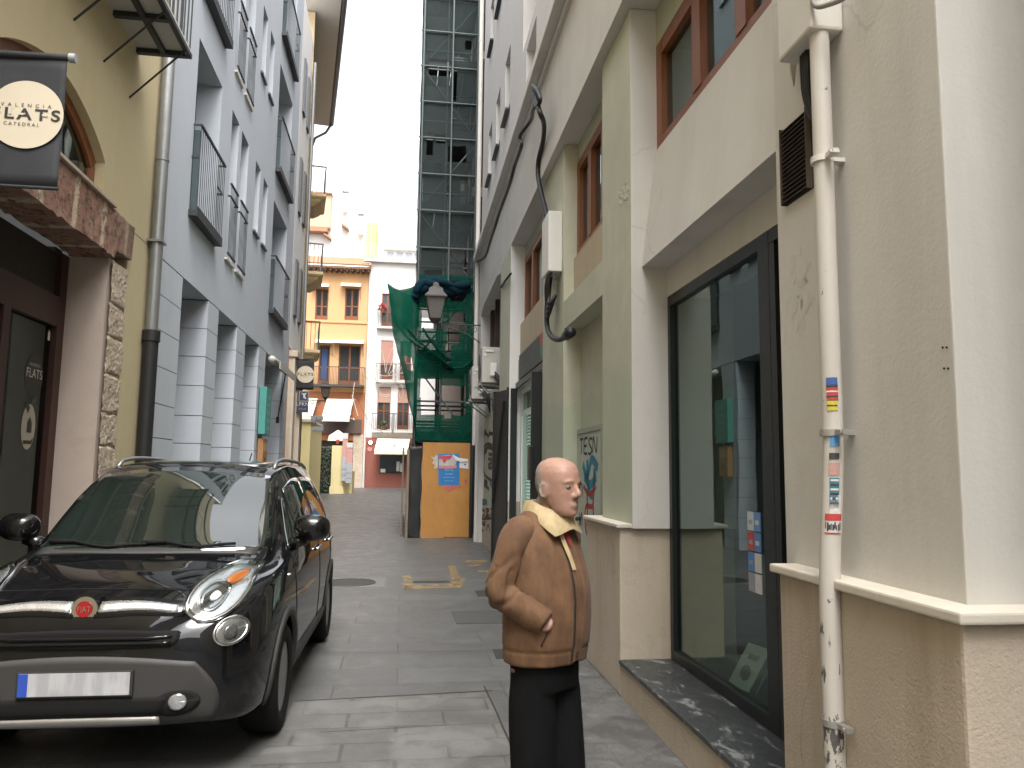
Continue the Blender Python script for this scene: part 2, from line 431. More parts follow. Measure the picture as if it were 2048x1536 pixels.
# ---- windows with brown wooden frames
def wood_window(s0, s1, z0, z1, d, mull=(), w=.11, transom=None):
    t = MB(RF)
    t.box(s0, s0+w, d, d+.09, z0, z1); t.box(s1-w, s1, d, d+.09, z0, z1)
    t.box(s0+w, s1-w, d+.002, d+.088, z0, z0+w*.9); t.box(s0+w, s1-w, d+.002, d+.088, z1-w, z1)
    for x in mull:
        t.box(x-w*.62, x+w*.62, d-.006, d+.086, z0+w*.9, z1-w)
    if transom: t.box(s0+w, s1-w, d+.004, d+.08, transom-.03, transom+.03)
    f = t.build('window_frame', M['brownwood'], rb)
    g = MB(RF); g.box(s0+w*.5, s1-w*.5, d+.045, d+.055, z0+.05, z1-.05); g.build('pane', M['glass_win'], f)
    g = MB(RF); g.box(s0, s1, d+.30, d+.32, z0, z1); g.build('curtain', M['shade'], f)
wood_window(3.2, 5.61, 4.1, 5.0, .30, (4.05, 4.75), .12)
wood_window(6.505, 8.24, 3.975, 5.1, .235, (7.05, 7.62), .11)
wood_window(9.58, 12.23, 3.975, 5.1, .235, (10.4, 11.4), .12)

# ---- big shop window
f = MB(RF); zf0, zf1, d0 = .262, 2.962, .372
for q in ((5.555, 5.612, zf0, zf1), (3.93, 4.06, zf0, zf1)): f.box(q[0], q[1], d0, d0+.07, q[2], q[3])
f.box(4.06, 5.555, d0+.002, d0+.068, zf1-.075, zf1); f.box(4.06, 5.555, d0+.002, d0+.068, zf0, zf0+.07)
f.box(3.2, 3.93, d0+.002, d0+.068, zf1-.075, zf1)
sw = f.build('shop_window_frame', M['darkframe'], rb)
g = MB(RF); g.box(4.05, 5.57, d0+.03, d0+.038, zf0+.03, zf1-.03); g.build('pane', M['glass_shop'], sw, label='large shop window pane reflecting the houses opposite')
f = MB(RF); f.box(3.86, 3.925, d0+.0, d0+.5, zf0, zf1-.08); f.box(3.2, 3.3, d0+.07, d0+.14, zf0, zf1-.08)
dr = f.build('shop_door_frame', M['black'], rb)
g = MB(RF); g.box(3.3, 3.86, d0+.09, d0+.1, zf0+.02, zf1-.1); g.build('pane', M['glass_shop'], dr)
h = MB(RF); h.tube([RF(3.62, d0+.09, 1.0), RF(3.62, d0+.03, 1.03), RF(3.62, d0+.03, 1.28), RF(3.62, d0+.09, 1.31)], .012); h.build('door_handle', plain('steel', (.55, .55, .55), .25, 1), dr, smooth=True)
# interior of the shop
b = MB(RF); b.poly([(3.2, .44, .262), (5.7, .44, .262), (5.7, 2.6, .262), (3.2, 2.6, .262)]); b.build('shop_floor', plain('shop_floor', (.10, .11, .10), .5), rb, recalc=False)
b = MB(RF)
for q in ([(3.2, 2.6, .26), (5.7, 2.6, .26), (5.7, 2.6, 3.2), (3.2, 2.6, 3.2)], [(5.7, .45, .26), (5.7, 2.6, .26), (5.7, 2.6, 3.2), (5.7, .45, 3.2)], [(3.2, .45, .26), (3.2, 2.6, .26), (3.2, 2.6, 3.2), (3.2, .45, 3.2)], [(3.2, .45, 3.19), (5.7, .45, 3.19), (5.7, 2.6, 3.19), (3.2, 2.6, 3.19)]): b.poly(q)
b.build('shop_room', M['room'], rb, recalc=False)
# payment stickers inside the glass
cols = [(.12, .25, .5), (.5, .55, .6), (.1, .2, .45), (.45, .08, .06), (.55, .55, .52), (.08, .22, .5), (.6, .6, .6), (.3, .3, .35)]
stm = [plain('sticker', c, .5) for c in cols]
st = MB(RF); k = 0
for r in range(4):
    for c in range(2):
        st.mi = k; z = 1.40-.115*r; x = 4.155+.085*c
        st.box(x, x+.078, d0+.022, d0+.0285, z-.105, z); st.mi = 7 if k % 2 else 4
        st.box(x+.015, x+.06, d0+.0205, d0+.0215, z-.07, z-.045); k += 1
st.build('card_stickers', stm, sw, label='small coloured card payment stickers on the glass')
# ================================================================ left side: yellow house
M['yellow'] = plaster('plaster_yellow', (.53, .445, .27), .08, .18, (.42, .32, .16), .2, 1.0, 60, .25)
M['bluegrey'] = plaster('plaster_blue_grey', (.465, .495, .535), .07, .2, (.33, .36, .39), .1, .8, 60, .18)
M['groove'] = plain('recessed_joint', (.16, .175, .195), .9)  # joint backing in its own darker tone
M['steel'] = plain('dark_railing_steel', (.026, .028, .030), .55)
M['greysteel'] = plain('grey_slab_steel', (.10, .105, .108), .5)
M['pipegrey'] = plain('zinc_pipe', (.26, .265, .26), .42, .6, var=.2)
M['pinkplaster'] = plaster('plaster_pinkish_reveal', (.46, .375, .315), .1, .3, (.32, .25, .2), .3)
def old_stone(name, c1, c2, dark, sc=1.0):
    m = NT(name); p = m.pos(); n1 = m.noise(p, 3.2*sc, 7, .7, .8); n2 = m.noise(p, 14*sc, 6, .7); n3 = m.noise(p, 60, 3)
    c = m.mix(m.ramp(n1, [(.38, 0.), (.62, 1.)]), c1, c2)
    c = m.mix(m.ramp(n2, [(.55, 0.), (.68, .85)]), c, dark)
    return m.bsdf(c, .92, bump=m.mix(.4, n2, n1), bstr=.9, bdist=.03)
M['oldstone'] = old_stone('weathered_limestone', (.42, .335, .25), (.50, .42, .325), (.22, .16, .11))
M['oldred'] = old_stone('weathered_red_lintel', (.30, .13, .08), (.40, .21, .14), (.10, .05, .035), .8)
def lintel_mat():
    m = NT('red_lintel_blocks'); p = m.pos()
    wv = m.n('SeparateXYZ'); m.link(p, wv.inputs[0])
    n1 = m.noise(p, 3, 7, .7, .8); n2 = m.noise(p, 12, 6, .7)
    y = m.math('ADD', wv.outputs['Y'], m.math('MULTIPLY', n1, .18))
    t = m.math('FRACT', m.math('MULTIPLY', y, 1.62))
    c = m.mix(m.ramp(n1, [(.35, 0.), (.65, 1.)]), (.235, .115, .078), (.34, .205, .15))
    c = m.mix(m.ramp(t, [(.0, .0), (.04, .9), (.13, .9), (.17, 0.)]), c, (.52, .42, .30))
    c = m.mix(m.ramp(n2, [(.50, 0.), (.62, .85)]), c, (.09, .05, .035))
    c = m.mix(m.ramp(m.math('MULTIPLY', y, .1), [(.795, 0.), (.815, .65)]), c, (.16, .115, .08))
    return m.bsdf(c, .93, bump=m.mix(.5, n2, n1), bstr=1, bdist=.04)
M['lintel'] = lintel_mat()

yb = thing('yellow_house', LF(6, .5, 0), 'yellow rendered house with arched window and old stone doorway at the left edge', 'house')
def arch_hole_wall(mb, s0, s1, z0, z1, d, h0, h1, hz0, spring, crown, back, n=20):
    """wall with one segmental-arch opening; reveal down to depth back"""
    mb.box(s0, h0, d, back, z0, z1); mb.box(h1, s1, d, back, z0, z1)
    mb.box(h0, h1, d, back, z0, hz0) if hz0 > z0 else None
    pts = [(h0+(h1-h0)*i/n, spring+(crown-spring)*math.sin(math.pi*i/n)**.8) for i in range(n+1)]
    for (a0, c0), (a1, c1) in zip(pts, pts[1:]):
        vs = [mb.v(q) for q in ((a0, d, c0), (a1, d, c1), (a1, d, z1), (a0, d, z1), (a0, back, c0), (a1, back, c1))]
        mb.face(vs[:4]); mb.face([vs[0], vs[4], vs[5], vs[1]])
    return pts
b = MB(LF)
pts = arch_hole_wall(b, 5.0, 9.12, 4.06, 5.2, 0, 5.35, 7.46, 4.06, 4.45, 4.83, .34)
b.box(-9, 5.0, 0, .34, 0, 11); b.box(5.0, 9.12, 0, .34, 5.2, 11); b.box(8.22, 9.12, .004, .34, 0, 4.06)
b.box(-9, 9.12, .345, 5, 5.3, 11)  # unseen upper height set to hold light off the right wall
b.build('wall', M['yellow'], yb)
# arched window
b = MB(LF); inn = [(5.35+(7.46-5.35)*(.045+.91*i/20), 4.45+(4.83-4.45)*math.sin(math.pi*i/20)**.8-.09) for i in range(21)]
for (p0, p1), (q0, q1) in zip(zip(pts, pts[1:]), zip(inn, inn[1:])):
    b.rings([[(x, d, z) for x, z in (p0, p1, q1, q0)] for d in (.085, .15)])
b.box(5.36, 5.45, .085, .15, 4.06, 4.40); b.box(7.365, 7.455, .085, .15, 4.06, 4.40); b.box(6.36, 6.44, .09, .145, 4.06, 4.74)
aw = b.build('arched_window', M['brownwood'], yb)
b = MB(LF); b.box(5.4, 7.42, .115, .125, 4.06, 4.8); b.build('pane', M['glass_win'], aw)
b = MB(LF); b.box(5.36, 7.45, .30, .32, 4.07, 4.85); b.build('curtain', M['shade'], aw)
# lintel over the doorway
b = MB(LF)
N = 40; top = []; 
rr_ = random.Random(3)
for i in range(N+1):
    s = 4.9+(8.2-4.9)*i/N; top.append((s, 3.60+.03*rr_.random()+(.09 if s > 7.75 else 0), 4.05+.015*rr_.random()))
b.rings([[(s, -.05+.012*rr_.random(), lo), (s, -.055, hi), (s, .35, hi), (s, .35, lo)] for s, lo, hi in top])
b.build('lintel', M['lintel'], yb, label='weathered red stone lintel over the doorway')
b = MB(LF); b.box(4.9, 7.6, -.085, .2, 4.066, 4.095); b.build('lintel_ledge', M['oldstone'], yb)
# stone jamb pier with ragged quoins
b = MB(LF); nu, nv = 26, 190; g = []          # one rough sheet: courses with ragged joints and a broken edge
cz_ = [0, .38, .70, 1.10, 1.42, 1.80, 2.13, 2.50, 2.86, 3.20, 3.62]
def jd(s, z):
    w = .010*noise.noise(Vector((s*9, z*9, 1)))+.007*noise.noise(Vector((s*28, z*28, 4)))
    zz = z+.03*noise.noise(Vector((s*6, z*2, 9)))
    near_j = min(abs(zz-c) for c in cz_)
    return w+.030*math.exp(-(near_j/.013)**2)*(.4+.6*max(0, min(1, (s-7.86)/.16)))-.015*max(0, noise.noise(Vector((s*3, z*3, 7))))
for i in range(nu+1):
    row = []
    for j in range(nv+1):
        z = 3.61*j/nv; e = 8.22+.045*noise.noise(Vector((z*3.1, 0, 0)))+.03*noise.noise(Vector((z*11, 0, 3))); s_ = 7.775+(e-7.775)*i/nu
        row.append(b.v((s_, -.012+jd(s_, z)+(.05*(i == nu)), z)))
    g.append(row)
for i in range(nu):
    for j in range(nv): b.face([g[i][j], g[i+1][j], g[i+1][j+1], g[i][j+1]])
b.build('stone_jamb', M['oldstone'], yb, recalc=False)
b = MB(LF); b.box(7.74, 8.2, .012, .34, 0, 3.62); b.build('jamb_plaster', M['pinkplaster'], yb)
b = MB(LF); b.box(7.745, 8.6, .3, 1.2, 0, 3.62); b.build('door_reveal', M['pinkplaster'], yb)
# doorway
DD = .365
b = MB(LF); b.box(7.60, 7.744, DD, DD+.1, 0, 3.6); b.box(4.9, 7.60, DD+.002, DD+.098, 2.90, 3.18); b.box(6.62, 6.74, DD+.003, DD+.097, 0, 2.90)
b.box(6.74, 7.6, DD+.004, DD+.09, 0, .16)
df = b.build('door_frame', M['darkwood'], yb)
b = MB(LF); b.box(6.70, 7.62, DD+.05, DD+.058, .1, 2.92); b.box(4.9, 6.66, DD+.05, DD+.058, .1, 2.92); b.build('door_pane', M['glass_door'], df)
b = MB(LF); b.box(4.9, 7.62, DD+.05, DD+.058, 3.16, 3.6); b.build('transom_pane', plain('transom_board', (.022, .016, .013), .7), df)
b = MB(LF); b.box(4.9, 7.75, 2.2, 2.3, 0, 3.7); b.box(4.9, 7.75, DD+.3, 2.2, 3.55, 3.7); b.box(7.75, 7.9, .5, 2.3, 0, 3.7); b.box(4.8, 4.9, .345, 2.3, 0, 3.7)
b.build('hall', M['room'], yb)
# decals on the glass door
dm = [plain('decal_black', (.012, .013, .013), .5), plain('decal_cream', (.55, .50, .40), .6), plain('decal_sand', (.33, .29, .22), .6)]
b = MB(LF); fl = lambda s, z, d=DD+.048: LF(s, d, z)
b.bm.faces.ensure_lookup_table()
def oval(mb, s, z, rs, rz, d, n=28):
    mb.face([mb.v((s+rs*math.cos(2*math.pi*i/n), d, z+rz*math.sin(2*math.pi*i/n))) for i in range(n)])
oval(b, 7.33, 2.40, .17, .20, DD+.047)
b.mi = 1
text_bm(b, 'FLATS', .115, lambda u, v: LF(7.33+u*.95, DD+.045, 2.42+v), 1.05)
text_bm(b, 'VALENCIA', .035, lambda u, v: LF(7.33+u, DD+.045, 2.50+v), 1.3)
b.poly([(7.53, DD+.045, 2.76), (7.575, DD+.045, 2.76), (7.575, DD+.045, 2.83), (7.552, DD+.045, 2.86), (7.53, DD+.045, 2.83)])
b.mi = 2; oval(b, 7.30, 1.95, .13, .20, DD+.047); b.mi = 0
b.poly([(7.27, DD+.045, 1.90), (7.36, DD+.045, 1.90), (7.36, DD+.045, 1.99), (7.315, DD+.045, 2.04), (7.27, DD+.045, 1.99)])
b.poly([(7.22, DD+.045, 1.80), (7.38, DD+.045, 1.80), (7.40, DD+.045, 1.86), (7.36, DD+.045, 1.83), (7.22, DD+.045, 1.83)])
b.poly([(7.20, DD+.045, 2.14), (7.27, DD+.045, 2.06), (7.30, DD+.045, 2.12), (7.24, DD+.045, 2.17)])
b.build('door_decal', dm, df, recalc=False)
# wrought balcony over the banner
b = MB(LF); S0, S1, DB, ZB = 4.2, 8.06, -.54, 5.885
for s in (S0, 5.0, 5.85, 6.7, 7.4, S1): b.box(s-.03, s+.03, DB, .0, ZB, ZB+.05)
for d in (DB, DB*.55): b.box(S0, S1, d, d+.05, ZB+.003, ZB+.047)
bl = b.build('balcony', M['steel'], yb)
b = MB(LF); b.box(S0, S1, DB+.01, -.005, ZB+.052, ZB+.09); b.build('balcony_floor', plaster('balcony_tiles', (.50, .48, .44), .1, .3), bl)
b = MB(LF)
for i in range(33):
    s = S0+(S1-S0)*i/32; b.tube([LF(s, DB+.02, ZB+.05), LF(s, DB+.02, ZB+1.05)], .008, 6)
for i in range(1, 5): b.tube([LF(S1-.01, DB*i/5, ZB+.05), LF(S1-.01, DB*i/5, ZB+1.05)], .008, 6)
b.box(S0, S1, DB, DB+.04, ZB+1.05, ZB+1.08); b.build('railing', M['steel'], bl)
for s in (6.57, 7.24, 7.94): b = MB(LF); b.tube([LF(s, -.0, 5.34), LF(s, DB+.03, ZB+.01)], .011, 6); b.build('support_rod', M['steel'], bl)

# ================================================================ blue-grey apartment house
bb = thing('blue_grey_house', LF(14.5, .5, 0), 'smooth blue grey apartment house with steel French balconies behind the parked car', 'house')
P = [(9.14, 10.22), (11.60, 12.26), (13.66, 14.41), (15.78, 16.60), (19.0, 19.9)]
GZ = [0, .25, .68, 1.10, 1.525, 1.95, 2.35, 2.785, 3.21, 3.622, 4.04]
for i, (a, c) in enumerate(P):
    b = MB(LF); g = .011
    for z0, z1 in zip(GZ, GZ[1:]): b.box(a, c, 0, .4, z0+g*.5, z1-g*.5)
    pi = b.build('stone_pillar', M['bluegrey'], bb)
    b = MB(LF); b.box(a+.008, c-.008, .010, .39, 0, 4.04); b.build('joint', M['groove'], pi)
FL = [4.93, 8.06, 11.19]
big = []; nar = []; holes = []
for k, z in enumerate(FL):
    big += [(10.32, 11.69, z+.03, z+2.45, k), (16.70, 18.72, z+.03, z+2.45, k)]
    nar += [(12.44, 12.98, z, z+2.45, k, 1), (13.22, 13.83, z, z+2.45, k, 1), (14.54, 15.03, z+1.12, z+2.46, k, 0), (15.40, 15.90, z+1.12, z+2.46, k, 0)]
for h in big: holes.append((h[0], h[1], h[2], h[3], .42))
for h in nar: holes.append((h[0], h[1], h[2], h[3], .22))
b = MB(LF); b.sheet(9.14, 19.9, 4.052, 14.4, 0, holes)
b.poly([(9.14, 0, 4.052), (19.9, 0, 4.052), (19.9, .45, 4.052), (9.14, .45, 4.052)])
b.poly([(9.14, 0, 14.4), (19.9, 0, 14.4), (19.9, 5, 14.4), (9.14, 5, 14.4)])
b.poly([(19.9, 0, 0), (19.9, 5, 0), (19.9, 5, 14.4), (19.9, 0, 14.4)])
b.box(9.14, 19.88, .75, 5, 0, 4.4); b.box(9.14, 19.88, .8, 5, 4.4, 14.39)
b.build('wall', M['bluegrey'], bb)
# dark doors and shop glass at the back of the ground-floor recesses
for (a, c) in ((10.22, 11.60), (12.26, 13.66), (14.41, 15.78), (16.60, 19.0)):
    b = MB(LF); b.box(a, a+.07, .66, .74, 0, 4.05); b.box(c-.07, c, .66, .74, 0, 4.05); b.box(a+.07, c-.07, .662, .738, 2.55, 2.65); b.box((a+c)/2-.04, (a+c)/2+.04, .663, .737, 0, 2.55)
    f = b.build('door_frame', M['darkframe'], bb)
    b = MB(LF); b.box(a+.05, c-.05, .70, .72, 0, 4.05); b.build('pane', plain('dark_glass', (.02, .024, .026), .08), f)
M['shutter'] = plain('dark_window_glass', (.03, .034, .037), .07, sc=2)
for h in big:
    s0, s1, z0, z1, k = h
    b = MB(LF); d = .36
    for q in ((s0, s0+.07, z0, z1), (s1-.07, s1, z0, z1), ((s0+s1)/2-.04, (s0+s1)/2+.04, z0, z1-.07)): b.box(q[0], q[1], d, d+.06, q[2], q[3])
    b.box(s0+.07, s1-.07, d+.001, d+.059, z1-.07, z1)
    w_ = b.build('balcony_window', M['darkframe'], bb)
    b = MB(LF); b.box(s0+.05, s1-.05, d+.03, d+.05, z0, z1-.05); b.build('pane', M['shutter'], w_)
    # slab and railing
    t = MB(LF); t.box(s0-.05, s1+.03, -.115, .0, z0-.07, z0+.01); t.box(s0-.05, s1+.03, -.118, -.108, z0-.075, z0+.06)
    fb = t.build('balcony', M['steel'], bb)
    t = MB(LF); n = 14 if s1-s0 < 1.6 else 18; zr = z0+1.16
    for i in range(n+1):
        s = s0-.03+(s1-s0+.04)*i/n; t.box(s-.0045, s+.0045, -.106, -.098, z0+.01, zr)
    t.box(s0-.05, s1+.03, -.118, -.088, zr, zr+.03); t.box(s0-.045, s0-.03, -.09, .0, zr+.002, zr+.028); t.box(s1+.01, s1+.025, -.09, .0, zr+.002, zr+.028)
    t.box(s0-.045, s0-.03, -.09, .0, z0+.72, z0+.75); t.box(s1+.01, s1+.025, -.09, .02, z0+.72, z0+.75); t.box(s1-.3, s1+.025, -.09, -.075, z0+.72, z0+.75)
    t.build('railing', M['steel'], fb)
    t = MB(LF); t.box(s0-.02, s0+.02, -.085, .36, z0+.02, zr-.05); t.build('glass_panel', M['glass_win'], fb)
for s0, s1, z0, z1, k, rail in nar:
    b = MB(LF); d = .16; f = .045
    for q in ((s0, s0+f, z0, z1), (s1-f, s1, z0, z1), (s0+f, s1-f, z0, z0+f), (s0+f, s1-f, z1-f, z1)): b.box(q[0], q[1], d, d+.06, q[2], q[3])
    w_ = b.build('narrow_window', M['darkframe'], bb)
    b = MB(LF); b.box(s0+.02, s1-.02, d+.03, d+.05, z0+.02, z1-.02); b.build('pane', M['shutter'], w_)
    if rail:
        t = MB(LF); zr = z0+1.19
        for i in range(7):
            s = s0+.02+(s1-s0-.04)*i/6; t.box(s-.0045, s+.0045, -.047, -.039, z0+.03, zr)
        t.box(s0-.01, s1+.01, -.058, -.03, zr, zr+.028); t.box(s0-.01, s1+.01, -.055, -.03, z0+.06, z0+.085)
        for e in (s0-.008, s1-.008): t.box(e, e+.016, -.034, .02, zr-.2, zr-.17)
        t.box(s0-.01, s1+.01, -.056, -.032, zr-.2, zr-.18)
        t.build('railing', M['steel'], w_)
        t = MB(LF); t.box(s0-.02, s1+.02, -.04, .03, z0-.035, z0-.002); t.build('window_sill', M['ledge'], w_)
    else:
        t = MB(LF); t.box(s0-.02, s1+.02, -.045, .03, z0-.045, z0-.002); t.build('window_sill', M['greysteel'], w_)

# ---- drain pipe between the two houses
dp = thing('drain_pipe', LF(8.83, -.08, 0), 'zinc downpipe with black iron foot between the yellow and blue grey houses', 'downpipe')
b = MB(LF); b.tube([LF(8.83, -.085, 3.08), LF(8.83, -.085, 12.5)], .066, 16)
for z in (5.05, 7.9): b.tube([LF(8.83, -.085, z-.012), LF(8.83, -.085, z+.012)], .074, 16)
b.build('pipe', M['pipegrey'], dp, smooth=40)
b = MB(LF); b.tube([LF(8.83, -.088, 0), LF(8.83, -.088, 3.02)], .08, 16); b.tube([LF(8.83, -.088, 2.98), LF(8.83, -.088, 3.1)], .093, 16); b.build('pipe_foot', plain('black_iron', (.013, .013, .014), .5), dp, smooth=40)
for z in (4.1, 6.6, 9.2): b = MB(LF); b.box(8.74, 8.92, -.16, .0, z-.012, z+.012); b.build('bracket', M['pipegrey'], dp)
# ---- green plaque, orange plaque, folded awning on the house
b = MB(LF); b.box(15.98, 16.62, -.16, -.02, 2.28, 3.24, .01); b.mi = 1
for i in range(5): text_bm(b, ['MENU', 'CARTA', 'DEL DIA', 'TAPAS', 'VINOS'][i], .10, lambda u, v, i=i: LF(16.30+u, -.163, 3.05-i*.16+v))
pq = b.build('wall_sign', [plain('teal_board', (.07, .27, .235), .5), plain('teal_letters', (.42, .6, .55), .6)], recalc=False)
tag(pq, 'teal board sign fixed upright on the blue grey pillar', 'sign')
b = MB(LF); b.box(16.05, 16.55, -.13, -.02, 1.55, 2.2, .008); b.mi = 1; b.box(16.12, 16.45, -.134, -.131, 1.95, 2.12); b.mi = 2; b.box(16.2, 16.32, -.134, -.131, 1.72, 1.82); b.box(16.36, 16.42, -.134, -.131, 1.70, 1.78)
tag(b.build('wall_sign', [plain('orange_board', (.33, .17, .07), .6), plain('board_pale', (.45, .35, .2), .6), plain('board_dark', (.05, .03, .02), .6)]), 'small brown board hanging below the teal sign', 'sign')
aw_ = thing('shop_awning', LF(17.8, -.2, 3.9), 'beige rolled awning over the last dark doorway of the blue grey house', 'awning')
b = MB(LF); b.tube([LF(16.65, -.12, 3.90), LF(19.0, -.12, 3.90)], .075, 12); b.build('cassette', plain('awning_cloth', (.42, .40, .35), .8), aw_, smooth=True)
b = MB(LF); b.box(16.66, 18.99, -.3, -.28, 3.70, 3.86); b.rings([[(s, -.29, 3.855), (s, -.12, 3.96), (s, -.12, 3.95), (s, -.29, 3.845)] for s in (16.66, 18.99)]); b.build('valance', plain('awning_cloth', (.42, .40, .35), .8), aw_)
b = MB(LF); b.tube([LF(17.6, -.28, 3.72), LF(17.95, -.1, 2.7)], .014, 6); b.tube([LF(17.93, -.1, 2.76), LF(17.95, -.1, 2.62)], .035, 8); b.build('crank_arm', M['black'], aw_)

# ---- banner on its pole
bn = thing('hanging_banner', Vector((-2.84, 5.1, 3.3)), 'large black cloth banner with a cream disc hanging near the stone doorway', 'banner', 'black banners with a cream disc')
yB = 5.1; x0, x1, z0, z1 = -2.80, -2.235, 3.37, 4.26
def cloth(mb, x0, x1, z0, z1, y, amp=.012, n=14, m=10, th=.004):
    g = [[[mb.v((x0+(x1-x0)*i/n, y+o+amp*math.sin(i*.9)*(1-j/m)*.6+amp*math.sin(j*.7+i*.3), z0+(z1-z0)*j/m)) for j in range(m+1)] for i in range(n+1)] for o in (0, th)]
    for k in (0, 1):
        for i in range(n):
            for j in range(m): mb.face([g[k][i][j], g[k][i+1][j], g[k][i+1][j+1], g[k][i][j+1]])
    for i in range(n):
        for j in (0, m): mb.face([g[0][i][j], g[0][i+1][j], g[1][i+1][j], g[1][i][j]])
    for j in range(m):
        for i in (0, n): mb.face([g[0][i][j], g[0][i][j+1], g[1][i][j+1], g[1][i][j]])
M['banner'] = plain('banner_black', (.018, .020, .024), .75, var=.2, sc=4)
M['bannerdisc'] = plain('banner_cream', (.50, .44, .335), .8, var=.08, sc=3)
def banner(th, x0, x1, z0, z1, y, cx, cz, r, big=True):
    b = MB(); cloth(b, x0, x1, z0, z1, y, .006 if big else .004); b.build('cloth', M['banner'], th, smooth=True)
    b = MB()
    for k, (q, dz) in enumerate(((r, 0),)):
        b.face([b.v((cx+q*math.cos(2*math.pi*i/48), y-.016, cz+q*math.sin(2*math.pi*i/48))) for i in range(48)])
    b.mi = 1; f = lambda u, v: Vector((cx+u, y-.019, cz+v))
    text_bm(b, 'FLATS', r*.46, lambda u, v: f(u*1.22, v-.01*r), 1.3, .002*r/.2)
    text_bm(b, 'VALENCIA', r*.15, lambda u, v: f(u, v+r*.26), 2.2)
    text_bm(b, 'CATEDRAL', r*.14, lambda u, v: f(u-.02, v-r*.30), 1.5)
    b.mi = 0      # stencil gaps that break the strokes of the lettering
    for t, w_, q0, q1 in ((-.40, .035, -.02, .2), (-.12, .07, -.03, .03), (.52, .08, -.03, .03)): b.poly([(cx+r*(t-w_), y-.0215, cz+r*q0), (cx+r*(t+w_), y-.0215, cz+r*q0), (cx+r*(t+w_), y-.0215, cz+r*q1), (cx+r*(t-w_), y-.0215, cz+r*q1)])
    b.build('disc', [M['bannerdisc'], plain('banner_print', (.02, .018, .015), .7)], th, recalc=False)
banner(bn, x0, x1, z0, z1, yB, -2.452, 3.845, .226)
b = MB(); b.tube([(-2.86, yB, 4.245), (-2.215, yB, 4.255)], .022, 12); b.build('pole', M['banner'], bn, smooth=40)
b = MB(); b.tube([(-2.225, yB, 4.255), (-2.185, yB, 4.256)], .030, 12); b.build('pole_cap', plain('grey_cap', (.3, .32, .33), .5), bn, smooth=40)
b = MB(); b.tube([(-2.80, yB, 3.372), (-2.23, yB, 3.372)], .012, 8); b.build('hem_rod', M['banner'], bn, smooth=40)
# ================================================================ ground
def paving():
    m = NT('stone_paving'); p = m.pos()
    br = m.n('TexBrick'); m.link(m.pos((1, 1, 1)), br.inputs['Vector'])
    br.inputs['Scale'].default_value = 1; br.inputs['Brick Width'].default_value = 1.25; br.inputs['Row Height'].default_value = .47
    br.inputs['Mortar Size'].default_value = .006; br.inputs['Mortar Smooth'].default_value = .4; br.offset = .37
    br.inputs['Color1'].default_value = (.070, .070, .069, 1); br.inputs['Color2'].default_value = (.098, .098, .096, 1); br.inputs['Mortar'].default_value = (.024, .023, .022, 1)
    n1 = m.noise(p, .55, 6, .62, .6); n2 = m.noise(p, 3.5, 7, .68, .5); n3 = m.noise(p, 45, 4, .6); n4 = m.noise(m.pos((1, .25, 1)), 1.6, 5, .6)
    c = m.mix(m.ramp(n1, [(.3, .0), (.7, .55)]), br.outputs['Color'], (.058, .058, .057))
    c = m.mix(m.ramp(n2, [(.5, .0), (.68, .4)]), c, (.120, .118, .115))
    c = m.mix(m.ramp(n4, [(.55, .0), (.75, .45)]), c, (.042, .040, .038))
    c = m.mix(.12, c, m.ramp(n3, [(.3, .0), (.7, .28)]))
    sp = m.n('TexVoronoi'); m.link(p, sp.inputs['Vector']); sp.inputs['Scale'].default_value = 3.1
    c = m.mix(m.ramp(sp.outputs['Distance'], [(.035, .8), (.05, 0.)]), c, (.06, .058, .055))     # old gum spots
    h = m.mix(.3, br.outputs['Fac'], n3); h2 = m.math('SUBTRACT', m.math('MULTIPLY', n3, .35), br.outputs['Fac'])
    return m.bsdf(c, m.ramp(n2, [(.3, .34), (.7, .62)]), bump=h2, bstr=.35, bdist=.006)
M['paving'] = paving()
def paving2():
    m = NT('patched_paving'); p = m.pos()
    br = m.n('TexBrick'); m.link(m.pos(), br.inputs['Vector']); br.inputs['Scale'].default_value = 1; br.inputs['Brick Width'].default_value = .62; br.inputs['Row Height'].default_value = .285
    br.inputs['Mortar Size'].default_value = .012; br.inputs['Mortar Smooth'].default_value = .5; br.inputs['Color1'].default_value = (.062, .060, .057, 1); br.inputs['Color2'].default_value = (.085, .082, .078, 1); br.inputs['Mortar'].default_value = (.035, .033, .030, 1)
    n1 = m.noise(p, 1.7, 7, .7, 1.0); n2 = m.noise(p, 50, 4); n3 = m.noise(p, 4.5, 6, .7)
    c = m.mix(m.ramp(n1, [(.45, 0.), (.58, .75)]), br.outputs['Color'], (.125, .12, .113)); c = m.mix(m.ramp(n3, [(.52, 0.), (.7, .7)]), c, (.048, .046, .043)); c = m.mix(.05, c, n2)
    return m.bsdf(c, m.ramp(n1, [(.4, .45), (.6, .75)]), bump=m.math('SUBTRACT', m.math('MULTIPLY', n2, .4), br.outputs['Fac']), bstr=.4, bdist=.006)
M['paving2'] = paving2()
def grit():
    m = NT('pale_grit'); n = m.noise(m.pos(), 5, 7, .7, .6); q = m.noise(m.pos(), 70, 3); d = m.n('BsdfPrincipled'); d.inputs['Roughness'].default_value = .9; m.link(m.mix(q, (.13, .128, .124), (.24, .236, .23)), d.inputs['Base Color'])
    tr = m.n('BsdfTransparent'); mx = m.n('MixShader'); m.link(m.ramp(n, [(.40, 0.), (.62, .8)]), mx.inputs[0]); m.link(tr.outputs[0], mx.inputs[1]); m.link(d.outputs[0], mx.inputs[2]); m.link(mx.outputs[0], m.out.inputs[0]); return m.m
M['grit'] = grit()
b = MB()
ys = [-40, -10, 0, 4, 8, 12, 16, 19, 24, 30, 36, 42, 45.1, 60, 120, 400]
xs = [-300, -60, -12, -4, -2, 0, 2, 4, 12, 60, 300]
